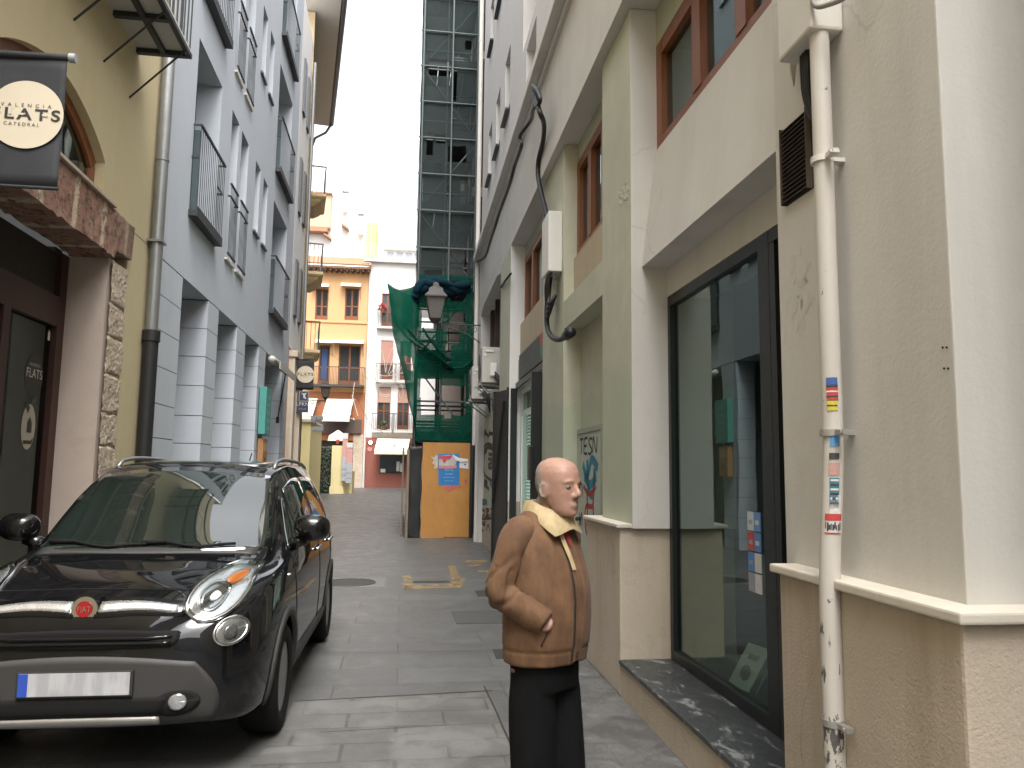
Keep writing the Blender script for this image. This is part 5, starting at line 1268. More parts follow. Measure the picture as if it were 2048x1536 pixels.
# graffiti door at the back of the doorway recess
gd = thing('graffiti_door', RF(7.6, .28, 0), 'pale green metal door covered in graffiti in the shallow doorway recess', 'door')
b = MB(RF); b.box(7.20, 8.235, .250, .284, .05, 2.02, .004); b.build('leaf', plaster('door_pale_paint', (.42, .45, .38), .1, .3), gd)
b = MB(RF)
for q in ((7.15, 7.199, .02, 2.07), (8.2355, 8.24, .02, 2.07), (7.199, 8.235, 2.022, 2.07)): b.box(q[0], q[1], .240, .2835, q[2], q[3])
b.build('door_frame', plain('door_frame_paint', (.30, .33, .26), .7), gd)
b = MB(RF); b.tube([RF(8.1, .25, 1.12), RF(8.1, .195, 1.12)], .02, 8); b.build('door_knob', M['black'], gd)
def strokes(mb, W, segs, d, w):
    """segs in 0..1 letter space mapped by W(u,v)->(s,z)"""
    for pts in segs:
        q = catmull([(*W(u, v), 0) for u, v in pts], 6); mb.ribbon([(p[0], d, p[1]) for p in q], w)
GLY = {'T': [[(0, 1), (1, 1)], [(.5, 1), (.5, .5), (.5, 0)]], 'E': [[(1, 1), (.1, .95), (0, .5), (.1, .05), (1, 0)], [(0, .5), (.8, .5)]], 'S': [[(1, .9), (.5, 1), (0, .8), (.5, .5), (1, .25), (.5, 0), (0, .1)]],
 'N': [[(0, 0), (.05, 1), (.9, .05), (1, 1)]], 'C': [[(1, .9), (.4, 1), (0, .5), (.4, 0), (1, .1)]], 'I': [[(.5, 1), (.5, 0)]], 'J': [[(.2, 1), (1, 1)], [(.7, 1), (.65, .2), (.3, 0), (0, .25)]], 'O': [[(.5, 1), (0, .5), (.5, 0), (1, .5), (.5, 1)]],
 'R': [[(0, 0), (.05, 1), (.8, .95), (.8, .55), (.1, .5), (1, 0)]], 'A': [[(0, 0), (.5, 1), (1, 0)], [(.15, .4), (.9, .4)]], 'G': [[(1, .85), (.4, 1), (0, .5), (.4, 0), (1, .2), (1, .5), (.5, .5)]], 'H': [[(0, 1), (0, 0)], [(1, 1), (1, 0)], [(0, .5), (1, .55)]],
 'K': [[(0, 1), (0, 0)], [(1, 1), (.1, .5), (1, 0)]], 'Y': [[(0, 1), (.5, .5), (1, 1)], [(.5, .5), (.4, 0)]], 'F': [[(1, 1), (0, .95), (.05, 0)], [(0, .5), (.8, .55)]], 'Z': [[(0, 1), (1, .95), (0, .05), (1, 0)]], 'X': [[(0, 1), (1, 0)], [(1, 1), (0, 0)]], '4': [[(.7, 0), (.75, 1), (0, .35), (1, .4)]]}
def tagword(mb, word, s0, z0, w, h, d, lw, dirn=-1, slant=.15, vert=False):
    for i, ch_ in enumerate(word):
        if ch_ not in GLY: continue
        if vert: W = lambda u, v, i=i: (s0+dirn*(v*w*.9), z0-i*h-u*h*.8)
        else: W = lambda u, v, i=i: (s0+dirn*(i*w+u*w*.8+slant*v*h), z0+v*h+.03*h*math.sin(i*2.1))
        strokes(mb, W, GLY[ch_], d, lw)
b = MB(RF); tagword(b, 'TESN', 8.14, 1.80, .20, .16, .2475, .026)
tagword(b, 'CMS', 8.14, 1.50, .15, .16, .247, .028, vert=True); tagword(b, 'YKC', 8.08, .75, .17, .18, .2475, .024, vert=True)
b.build('graffiti', plain('spray_black', (.02, .02, .022), .6), gd, recalc=False)
b = MB(RF); strokes(b, lambda u, v: (7.98-.65*u, 1.36+.42*v), [[(0, .8), (.3, .5), (.6, .9), (1, .7)], [(.1, .5), (.5, .3), (.9, .5)], [(.3, .9), (.4, .2), (.7, .1), (.8, .7)]], .2485, .095); b.build('graffiti', plain('spray_teal', (.02, .17, .24), .6), gd, recalc=False)
b = MB(RF); strokes(b, lambda u, v: (7.96-.55*u, .95+.55*v), [[(.0, .95), (.5, .8), (1, .95)], [(.3, .9), (.35, .5), (.3, .2)], [(.8, .9), (.75, .6), (.2, .55), (.25, .1), (.9, .05)], [(.8, .6), (.85, .1)]], .248, .05); b.build('graffiti', plain('spray_red', (.33, .02, .02), .6), gd, recalc=False)

# camera-like tube and cable bundle, meter box
mb_ = thing('meter_box', RF(8.5, -.05, 3.8), 'white cable box on the green pilaster with black cables looping below', 'junction box')
b = MB(RF); b.box(8.33, 8.62, -.075, .084, 3.86, 4.56, .01); b.box(8.62, 8.95, -.045, .084, 3.92, 4.62, .01); b.build('box', M['white'], mb_)
for k in range(4):
    b = MB(RF); b.tube(catmull([RF(8.55-.06*k, -.02, 3.9), RF(8.56-.05*k, -.06, 3.74), RF(8.60-.05*k, -.04, 3.5+.03*k), RF(8.5-.03*k, -.05, 3.35+.05*k), RF(8.45-.02*k, .03, 3.6)], 7), .018, 8); b.build('black_cable', M['cable'], mb_, smooth=True)
b = MB(RF)
b.tube(catmull([RF(8.62, -.0, 3.86), RF(8.64, -.03, 3.5), RF(8.55, -.04, 3.25), RF(8.2, -.05, 3.08), RF(7.75, -.05, 2.98), RF(7.4, -.05, 2.96)], 8), .03, 8); b.tube([RF(7.42, -.05, 2.962), RF(7.18, -.05, 2.955)], .05, 12)
b.build('black_cable', M['cable'], mb_, smooth=True)
cb = thing('facade_cable', RF(10, -.1, 5), 'black cable running along the cornice and dropping over the frieze to the meter box', 'cable')
b = MB(RF); q = [(1068, 170), (1075, 205), (1088, 245), (1086, 290), (1078, 320), (1076, 350), (1082, 385), (1093, 420), (1095, 462)]
rfp = lambda x, y, d: (lambda c: c)(None)
def onR(x, y, d):
    k = fw*1537.1+rr*(x-1024)-uu*(y-768); n = Vector((math.cos(A), -math.sin(A), 0)); t = (XR+d)/k.dot(n); return Vector((0, 0, 1.62))+k*t
b.tube(catmull([onR(1068, 172, -.19), onR(1072, 195, -.19), onR(1080, 225, -.19), onR(1088, 248, -.10), onR(1086, 282, -.04), onR(1077, 320, -.03), onR(1076, 352, -.03), onR(1083, 388, -.03), onR(1092, 425, -.03), onR(1094, 465, -.03)], 8), .03, 8)
b.tube(catmull([onR(1066, 172, -.2), onR(1074, 180, -.21), onR(1080, 200, -.2), onR(1072, 212, -.2), onR(1066, 190, -.2)], 8), .026, 8)
b.build('drop_cable', M['cable'], cb, smooth=True)
b = MB(RF); b.tube(catmull([onR(1074, 208, -.18), onR(1066, 220, -.18), onR(1062, 240, -.1), onR(1042, 268, -.18), onR(1040, 278, -.18), onR(1043, 292, -.17), onR(1030, 330, -.17), onR(1022, 360, -.18), onR(1012, 390, -.17), onR(998, 428, -.17), onR(990, 455, -.18), onR(982, 478, -.17), onR(974, 505, -.17), onR(968, 516, -.16), onR(955, 524, -.1)], 6), .024, 8); b.build('run_cable', M['cable'], cb, smooth=True)
tw = MB(RF); tw.tube([onR(1002, 575, -.02), onR(1010, 562, -.03), onR(1022, 547, -.03)], .018, 6); tag(tw.build('cable_stub', M['cable'], smooth=True), 'short black cable stub stapled beside the arch', 'cable')

# shop sign over bay three
sg = thing('shop_sign', RF(10.6, .1, 3.02), 'dark slate shop sign with red and green flash over the gated shop', 'sign')
b = MB(RF); b.box(9.585, 11.75, .085, .137, 3.025, 3.40, .006); b.build('board', plain('slate_board', (.06, .068, .068), .5, var=.3, sc=4), sg)
b = MB(RF); b.mi = 0; b.poly([(9.75, .082, 3.2), (9.59, .082, 3.2), (9.59, .082, 3.395), (9.82, .082, 3.395)]); b.mi = 1; b.poly([(9.59, .0815, 3.03), (9.66, .0815, 3.03), (9.78, .0815, 3.17), (9.70, .0815, 3.25), (9.59, .0815, 3.22)])
b.build('sign_flash', [plain('flash_red', (.45, .10, .07), .6), plain('flash_green', (.07, .25, .14), .6)], sg, recalc=False)
b = MB(RF); text_bm(b, 'FOTOCOPIAS', .13, lambda u, v: RF(10.75-u, .0825, 3.13+v), 1.1); b.build('sign_letters', plain('sign_letters', (.15, .17, .16), .6), sg, recalc=False)
# gated shop front
gt = thing('shop_gate', RF(11, .1, 0), 'black folding security gate standing open at the small shop', 'gate')
b = MB(RF); b.box(9.58, 12.22, .10, .136, 2.93, 3.018); b.box(9.58, 9.66, .09, .2, 0, 2.93); b.box(12.15, 12.22, .02, .12, 0, 2.93); b.build('gate_frame', M['black'], gt)
b = MB(RF); b.box(9.66, 9.70, -.02, .22, .2, 2.88); b.box(9.62, 9.66, -.05, .16, .2, 2.88); l1 = b.build('gate_leaf', M['black'], gt)
b = MB(RF); b.box(9.55, 9.75, -.075, -.03, 1.50, 1.93, .01); b.build('lock_box', M['black'], gt)
def rgate():
    b = MB(RF)
    b.prism([(12.35, -.02), (12.95, -.16), (12.97, -.13), (12.37, .01)], .16, 2.93, axis=2)
    return b
b = rgate(); l2 = b.build('gate_leaf', plain('gate_sheet', (.035, .031, .030), .45), gt)
b = MB(RF); b.box(12.27, 12.33, -.03, .02, .02, 2.96); b.box(12.93, 12.99, -.18, -.12, .12, 2.95); b.tube([RF(12.4, -.06, 2.75), RF(12.9, -.17, 1.1)], .02, 6); b.build('gate_post', M['black'], gt)
# window with blinds in the shop
bw = thing('shop_front_window', RF(11, .25, 0), 'small bright shop window with white blinds behind the black gate', 'window')
b = MB(RF); d = .19
for q in ((9.7, 9.78, .05, 2.9), (12.12, 12.225, .05, 2.9), (11.0, 11.06, .05, 2.9)): b.box(q[0], q[1], d, d+.06, q[2], q[3])
b.box(9.78, 12.12, d+.001, d+.059, 2.5, 2.56); b.box(9.78, 12.12, d+.001, d+.059, 2.84, 2.9)
b.build('frame', M['white'], bw)
b = MB(RF)
for i in range(44): z = .25+.052*i; b.prism([(d+.065, z), (d+.10, z+.03), (d+.10, z+.033), (d+.065, z+.003)], 9.78, 12.12, axis=0)
b.build('blind', plain('glowing_white_blind', (.74, .77, .73), .5, Emission_Color=(.85, 1, .88, 1), Emission_Strength=.45), bw)  # slats given their own glow to stand for light inside
b = MB(RF); b.box(9.78, 12.12, d+.02, d+.03, .05, 2.86); b.build('pane', M['glass_door'], bw)
b = MB(RF); b.box(9.6, 12.23, .5, .9, 0, 3.4); b.build('room_wall', M['shade'], bw)

# arch bay low wall with graffiti
gw = thing('graffiti_wall', RF(15.5, .12, 0), 'pale green and tan wall scrawled with black graffiti under the arch beside the plywood', 'wall')
b = MB(RF); b.box(13.62, 17.56, .12, .35, .86, 3.30); b.build('wall', M['green'], gw)
b = MB(RF); b.box(13.62, 17.56, .105, .352, 0, .859); b.build('dado', M['cream_dado'], gw)
b = MB(RF); b.prism([(2.35, .12), (2.35, -.02), (2.75, -.02), (2.95, .12)], 13.9, 14.7, axis=0) if 0 else b.box(13.63, 14.55, -.03, .119, 2.35, 2.72); b.build('green_lintel', M['green'], gw)
b = MB(RF)
def onW(x, y, d=.116):
    c = onR(x, y, d); return (c.x*math.sin(A)+c.y*math.cos(A), c.z)
def wstroke(pts, w=.075):
    q = catmull([(*onW(x, y), 0) for x, y in pts], 6); b.ribbon([(p[0], .1165, p[1]) for p in q], w)
for pts in ([(962, 910), (966, 897), (975, 888), (986, 893)], [(963, 915), (968, 902), (976, 895), (985, 898)], [(960, 918), (966, 908), (974, 902)], [(970, 906), (967, 930), (970, 950), (984, 962)], [(977, 908), (986, 910)], [(976, 918), (988, 919)], [(976, 930), (984, 926), (988, 933), (978, 936), (976, 930)],
            [(953, 948), (960, 943), (965, 957), (956, 957), (962, 930)], [(966, 965), (956, 963), (955, 975), (963, 975), (965, 969), (960, 968)], [(968, 976), (969, 962), (975, 966), (969, 969), (978, 978)], [(980, 965), (986, 978)],
            [(965, 866), (972, 862), (966, 876)], [(970, 864), (976, 872)], [(980, 860), (976, 876)], [(985, 860), (986, 874)], [(978, 868), (987, 866)]): wstroke(pts)
tagword(b, 'KARTAS', 15.95, 3.20, .30, .12, .1165, .05, vert=True)
b.build('graffiti', plain('spray_black', (.02, .02, .022), .6), gw, recalc=False)
b = MB(RF)
def dstroke(pts, w=.06):
    q = catmull([(*onW(x, y, .10), 0) for x, y in pts], 6); b.ribbon([(p[0], .1015, p[1]) for p in q], w)
for pts in ([(966, 1018), (960, 1022), (962, 1032), (968, 1030), (969, 1022), (962, 1020)], [(971, 1018), (978, 1020), (972, 1026), (978, 1032), (970, 1033)], [(981, 1018), (987, 1017), (983, 1026), (980, 1033)], [(962, 1038), (986, 1036)], [(955, 1048), (965, 1046), (958, 1054), (966, 1062)], [(966, 1046), (970, 1044), (970, 1050), (965, 1048)], [(972, 1062), (976, 1050), (980, 1064)], [(982, 1050), (988, 1048), (984, 1056), (989, 1062)]): dstroke(pts)
b.build('graffiti', plain('spray_black', (.02, .02, .022), .6), gw, recalc=False)
b = MB(RF)
for pts in ([(960, 1000), (966, 1006), (972, 1000), (970, 1008), (962, 1006)], [(958, 1002), (968, 1000), (974, 1006)]): dstroke(pts, .06)
b.build('graffiti', plain('spray_teal', (.02, .2, .27), .6), gw, recalc=False)

# air conditioners
def aircon(s0, s1, z0, z1, lab):
    t = thing('air_conditioner', RF((s0+s1)/2, -.1, z0), lab, 'air conditioner', 'air conditioners on the arch wall')
    b = MB(RF); b.box(s0, s1, -.29, .05, z0, z1, .012); b.build('casing', plain('aircon_beige', (.42, .40, .36), .55, var=.08), t)
    b = MB(RF); b.box(s0-.045, s0-.001, -.14, -.02, z0+.12, z0+.36, .01); b.build('pipe_cover', M['white'], t)
    b = MB(RF); b.box(s0-.02, s0-.001, -.22, -.08, z1-.09, z1-.06); b.box(s0-.012, s0-.001, -.26, -.21, z1-.16, z1-.14); b.build('grip', M['white'], t)
    b = MB(RF); b.disc(RF((s0+s1)/2, -.291, (z0+z1)/2), RF(0, -1, 0)-RF(0, 0, 0), .24, .012, 28); b.build('fan_grille', plain('fan_dark', (.09, .09, .085), .6), t)
    for s in (s0+.08, s1-.12):
        b = MB(RF); b.box(s, s+.04, -.36, .12, z0-.045, z0-.005); b.tube([RF(s+.02, -.3, z0-.045), RF(s+.02, .11, z0-.35)], .015, 6); b.build('bracket', M['pipegrey'], t)
    b = MB(RF)
    for k in range(3): b.tube(catmull([RF(s0-.02, -.06, z0+.2-.05*k), RF(s0-.12, .0, z0+.12-.06*k), RF(s0-.10, .08, z0-.02-.1*k), RF(s0+.1, .1, z0-.1-.08*k)], 6), .016, 6)
    b.build('hose', M['cable'], t, smooth=True)
aircon(13.95, 14.75, 3.22, 3.88, 'beige air conditioner, the higher and nearer of two on brackets')
aircon(16.2, 17.0, 3.12, 3.82, 'beige air conditioner, the lower and farther of two near the scaffold')
wd = MB(RF); wd.tube([RF(18.12, -.06, 2.2), RF(18.12, -.06, 16)], .055, 12); wd.tube([RF(17.7, -.03, .0), RF(17.7, -.03, 3.1)], .045, 10)
for z in (4.9, 6.3, 9.3, 12.3): wd.tube([RF(18.12, -.06, z-.02), RF(18.12, -.06, z+.02)], .062, 12)
tag(wd.build('drain_pipe', M['pipewhite'], smooth=40), 'white downpipe at the far end of the cream building next to the scaffold', 'downpipe')
# nail holes and plaster scar
ps = MB(RF); 
rs = random.Random(4)
for (cx, cy, n, r) in ((1245, 388, 16, .05),):
    for i in range(n):
        c = onR(cx+rs.gauss(0, 7), cy+rs.gauss(0, 14), .084); rad = rs.uniform(.006, .024)
        ps.disc(c, RF(0, -1, 0)-RF(0, 0, 0), rad, .003, 7, rad*rs.uniform(.6, 1.5))
ps.build('plaster_scar', plain('bare_plaster', (.52, .49, .42), .9), rb)
ps = MB(RF); rs = random.Random(14)          # paint peeling under the grille
for i in range(34):
    c = onR(1596+rs.gauss(0, 14), 575+rs.gauss(0, 42), .0835); r = rs.uniform(.006, .03); k = rs.randint(5, 8)
    sx = [(c+Vector((0, 0, 0))+RF(1, 0, 0).__sub__(RF(0, 0, 0))*(r*.8*rs.uniform(.5, 1.2)*math.cos(2*math.pi*j/k))+Vector((0, 0, r*rs.uniform(.6, 1.6)*math.sin(2*math.pi*j/k)))) for j in range(k)]
    ps.face([ps.bm.verts.new(q) for q in sx])
ps.build('peeling_paint', plaster('peeling_white', (.60, .585, .55), .06, .2), rb, recalc=False)
ps = MB(RF)
for (x, y) in ((1890, 695), (1893, 737)):
    for dx in (-4, 4): ps.disc(onR(x+dx, y, .084), RF(0, -1, 0)-RF(0, 0, 0), .0035, .003, 8)
ps.build('wall_plug', M['cable'], rb)
# unseen houses added behind the viewer to cut light and fill reflections
bh = MB(RF); bh.box(-9, 1.2, .2, 5, 0, 8.2); bh.mi = 1; bh.box(-20, -15, -6.6, 5, 0, 9)
tag(bh.build('unseen_rear_house', [M['cream'], M['bluegrey']]), 'plain unseen house added behind the viewer to cut light and fill reflections', 'house')
# ================================================================ parked car
def pchip(tab):
    xs = [t[0] for t in tab]; ys = [t[1] for t in tab]; n = len(xs)
    h = [xs[i+1]-xs[i] for i in range(n-1)]; dl = [(ys[i+1]-ys[i])/h[i] for i in range(n-1)]; m = [dl[0]]+[0]*(n-2)+[dl[-1]]
    for i in range(1, n-1):
        if dl[i-1]*dl[i] > 0: w1, w2 = 2*h[i]+h[i-1], h[i]+2*h[i-1]; m[i] = (w1+w2)/(w1/dl[i-1]+w2/dl[i])
    def f(x):
        x = max(xs[0], min(xs[-1], x)); i = max(k for k in range(n-1) if xs[k] <= x+1e-12); t = (x-xs[i])/h[i]
        return ys[i]*(1+2*t)*(1-t)**2+h[i]*m[i]*t*(1-t)**2+ys[i+1]*t*t*(3-2*t)+h[i]*m[i+1]*t*t*(t-1)
    return f
cW = pchip([(0, .50), (.02, .60), (.06, .70), (.13, .775), (.25, .83), (.45, .868), (.8, .885), (1.4, .89), (3.2, .89), (3.8, .865), (4.08, .80), (4.2, .70), (4.25, .58)])
cZb = pchip([(0, .40), (.03, .34), (.1, .29), (.3, .25), (1, .23), (3.6, .25), (4.0, .32), (4.25, .45)])
cZt = pchip([(0, .80), (.02, .855), (.06, .90), (.13, .945), (.22, .985), (.4, 1.02), (.65, 1.05), (.84, 1.068), (.92, 1.085), (1.08, 1.195), (1.4, 1.43), (1.65, 1.56), (1.85, 1.627), (2.1, 1.66), (2.6, 1.675), (3.2, 1.66), (3.7, 1.61), (3.95, 1.55), (4.08, 1.45), (4.18, 1.2), (4.25, .95)])
cWr = pchip([(0, .34), (.06, .50), (.13, .56), (.3, .64), (.8, .70), (1.05, .735), (1.25, .72), (1.5, .685), (1.85, .632), (2.3, .635), (3.2, .63), (3.8, .60), (4.08, .54), (4.25, .40)])
cZr = pchip([(0, .77), (.06, .855), (.13, .895), (.3, .96), (.6, 1.02), (.9, 1.03), (1.05, 1.055), (1.25, 1.17), (1.5, 1.36), (1.75, 1.515), (1.95, 1.585), (2.4, 1.625), (3.2, 1.61), (3.8, 1.54), (4.08, 1.36), (4.18, 1.13), (4.25, .90)])
cZs = pchip([(0, .68), (.06, .74), (.13, .79), (.3, .86), (.6, .93), (1.0, .985), (1.5, 1.02), (3.3, 1.07), (4.0, 1.05), (4.25, .78)])   # shoulder
def car_section(y):
    W, zb, zt, wr, zr, zs = cW(y), cZb(y), cZt(y), cWr(y), cZr(y), cZs(y)
    zm = zb+(zs-zb)*.48
    ctl = [(0, zb), (.55*W, zb), (.90*W, zb+.015), (.975*W, zb+.10), (W, zm), (.992*W, zm+(zs-zm)*.62), (.955*W, zs), (.955*W+(wr-.955*W)*.42, zs+(zr-zs)*.50), (wr+.012, zr-.03), (wr*.93, zr+(zt-zr)*.42), (wr*.62, zr+(zt-zr)*.82), (wr*.3, zr+(zt-zr)*.97), (0, zt)]
    q = catmull([(x, 0, z) for x, z in ctl], 5); return [(p[0], y, p[2]) for p in q]
CX, CY, CYAW = -1.592, 4.27, -R(.72)
car = thing('parked_car', (CX, CY+2.1, 0), 'glossy black compact people carrier with round twin headlights parked along the left wall', 'car')
car_f = lambda x, y, z: Vector((CX+x*math.cos(CYAW)-y*math.sin(CYAW), CY+x*math.sin(CYAW)+y*math.cos(CYAW), z))
stn = [0, .008, .02, .035, .06, .09, .13, .18, .24, .31, .39]+[.48+.07*i for i in range(52)]+[4.12, 4.15, 4.18, 4.205, 4.225, 4.24, 4.25]
stn = sorted(set(round(s, 4) for s in stn if s <= 4.25))
b = MB(); rows = []
for y in stn:
    h = car_section(y); rows.append(h+[(-x, yy, z) for x, yy, z in h[-2:0:-1]])
b.rings(rows)
bmesh.ops.recalc_face_normals(b.bm, faces=b.bm.faces)
CBV = BVHTree.FromBMesh(b.bm)
def cut_arches(bm):
    me = bpy.data.meshes.new('t'); bm.to_mesh(me); o = bpy.data.objects.new('t', me); COL.objects.link(o); cs = []
    for y in (.88, 3.45):
        for s in (1, -1):
            c = MB(); c.tube([Vector((s*.56, y, .325)), Vector((s*1.2, y, .325))], .375, 36); cm = bpy.data.meshes.new('c'); bmesh.ops.recalc_face_normals(c.bm, faces=c.bm.faces); c.bm.to_mesh(cm); co_ = bpy.data.objects.new('c', cm); COL.objects.link(co_); cs.append(co_)
            md = o.modifiers.new('b', 'BOOLEAN'); md.operation = 'DIFFERENCE'; md.object = co_; md.solver = 'EXACT'
    dg = bpy.context.evaluated_depsgraph_get(); e = o.evaluated_get(dg); m2 = e.to_mesh(); nb = bmesh.new(); nb.from_mesh(m2); e.to_mesh_clear()
    for x in [o]+cs: bpy.data.objects.remove(x)
    return nb
nb = cut_arches(b.bm); b.bm.free(); b.bm = nb
for v in b.bm.verts: v.co = car_f(*v.co)
def paint():
    m = NT('black_car_paint'); n = m.noise(m.pos(), 6, 5); s = m.noise(m.pos(), 2.2, 6, .7)
    c = m.mix(n, (.004, .004, .0045), (.007, .007, .008))
    return m.bsdf(c, m.ramp(s, [(.4, .10), (.75, .22)]), Coat_Weight=1.0, Coat_Roughness=.015, Specular_IOR_Level=.0)
M['paint'] = paint(); M['chrome'] = plain('chrome', (.62, .62, .62), .12, 1, var=.05); M['carglass'] = None
def carglass():
    m = NT('car_window_glass'); n = m.noise(m.pos(), 1.5, 3)
    c = m.mix(n, (.006, .010, .009), (.014, .020, .017))
    return m.bsdf(c, .03, IOR=2.1, Coat_Weight=.7, Coat_Roughness=.01)
M['carglass'] = carglass()
M['clad'] = plain('grey_plastic_cladding', (.028, .0265, .0255), .6, var=.15); M['rubber'] = plain('black_rubber', (.008, .008, .008), .85, Specular_IOR_Level=.2); M['blackgloss'] = plain('black_gloss_trim', (.005, .005, .005), .15)
body = b.build('body', M['paint'], car, smooth=35)
# ---- draping
def hit_front(x, z):
    r = CBV.ray_cast(Vector((x, -2, z)), Vector((0, 1, 0))); return (r[0], r[1]) if r[0] else None
def hit_side(y, z, s=1):
    z = max(z, cZb(y)+.035)
    r = CBV.ray_cast(Vector((s*2, y, z)), Vector((-s, 0, 0))); return (r[0], r[1]) if r[0] else None
def hit_top(x, y):
    r = CBV.ray_cast(Vector((x, y, 3)), Vector((0, 0, -1))); return (r[0], r[1]) if r[0] else None
def drape(rows, hit, off=.004, sink=True, **k):
    """rows of parameter pairs -> surface patch floating off by a few millimetres, with an edge that goes into the body"""
    b = MB(car_f); g = []
    for row in rows:
        o = []
        for u, v in row:
            h = hit(u, v)
            if h is None: h = (Vector((u, 0, v)), Vector((0, -1, 0)))
            n = h[1]; n = -n if (n.y > .2 and hit is hit_front) else n
            o.append((h[0]+n*off, h[0]-n*.012))
        g.append(o)
    vr = [[b.v(p[0]) for p in r] for r in g]
    for i in range(len(vr)-1):
        for j in range(len(vr[0])-1): b.face([vr[i][j], vr[i+1][j], vr[i+1][j+1], vr[i][j+1]])
    bd = [(0, j) for j in range(len(g[0]))]+[(i, len(g[0])-1) for i in range(1, len(g))]+[(len(g)-1, j) for j in range(len(g[0])-2, -1, -1)]+[(i, 0) for i in range(len(g)-2, 0, -1)]
    lo = [b.v(g[i][j][1]) for i, j in bd]; up = [vr[i][j] for i, j in bd]
    for k_ in range(len(bd)): a = (k_+1) % len(bd); b.face([up[k_], lo[k_], lo[a], up[a]])
    return b
def patch(c00, c10, c11, c01, n, m, bow=(0, 0, 0, 0)):
    """bilinear patch with bowed edges (bottom, right, top, left)"""
    rows = []
    for j in range(m+1):
        v = j/m; r = []
        for i in range(n+1):
            u = i/n
            x = (c00[0]*(1-u)+c10[0]*u)*(1-v)+(c01[0]*(1-u)+c11[0]*u)*v; z = (c00[1]*(1-u)+c10[1]*u)*(1-v)+(c01[1]*(1-u)+c11[1]*u)*v
            s = math.sin(math.pi*u); t = math.sin(math.pi*v)
            z += bow[0]*s*(1-v)+bow[2]*s*v; x += bow[3]*t*(1-u)+bow[1]*t*u
            r.append((x, z))
        rows.append(r)
    return rows
def ellipse(cx, cz, rx, rz, tilt=0, n=28, m=6, k=1.0, r0=.0):
    rows = []
    for j in range(m+1):
        q = r0+(k-r0)*j/m; rows.append([(cx+q*(rx*math.cos(a)*math.cos(tilt)-rz*math.sin(a)*math.sin(tilt)), cz+q*(rx*math.cos(a)*math.sin(tilt)+rz*math.sin(a)*math.cos(tilt))) for a in [2*math.pi*i/n for i in range(n+1)]])
    return rows
# windscreen, seen from the front
ws = drape(patch((-.71, 1.085), (.71, 1.085), (.585, 1.555), (-.585, 1.555), 30, 16, (-.005, .02, .060, -.02)), hit_front, .004).build('windscreen', M['carglass'], car, smooth=True)
dk_ = drape(patch((-.66, .94), (.66, .94), (.66, 1.02), (-.66, 1.02), 24, 3, (-.05, 0, -.06, 0)), lambda x, y: hit_top(x, y), .005).build('cowl', M['clad'], car, smooth=True)
for x0, x1 in ((-.62, -.02), (-.05, .52)):
    b = MB(car_f); pts = []
    for i in range(9):
        x = x0+(x1-x0)*i/8; h = hit_front(x, 1.105+.012*math.sin(i)-.004+.02*(1-i/8)); pts.append(Vector(car_f(*(h[0]+h[1]*.02))))
    b.tube(pts, .009, 6); b.tube([pts[0], pts[2]], .014, 6); b.build('wiper', M['rubber'], car, smooth=True)
h = hit_front(0, 1.50); b = MB(car_f); b.box(-.09, .09, h[0].y+.04, h[0].y+.06, 1.45, 1.50); b.bm.free()
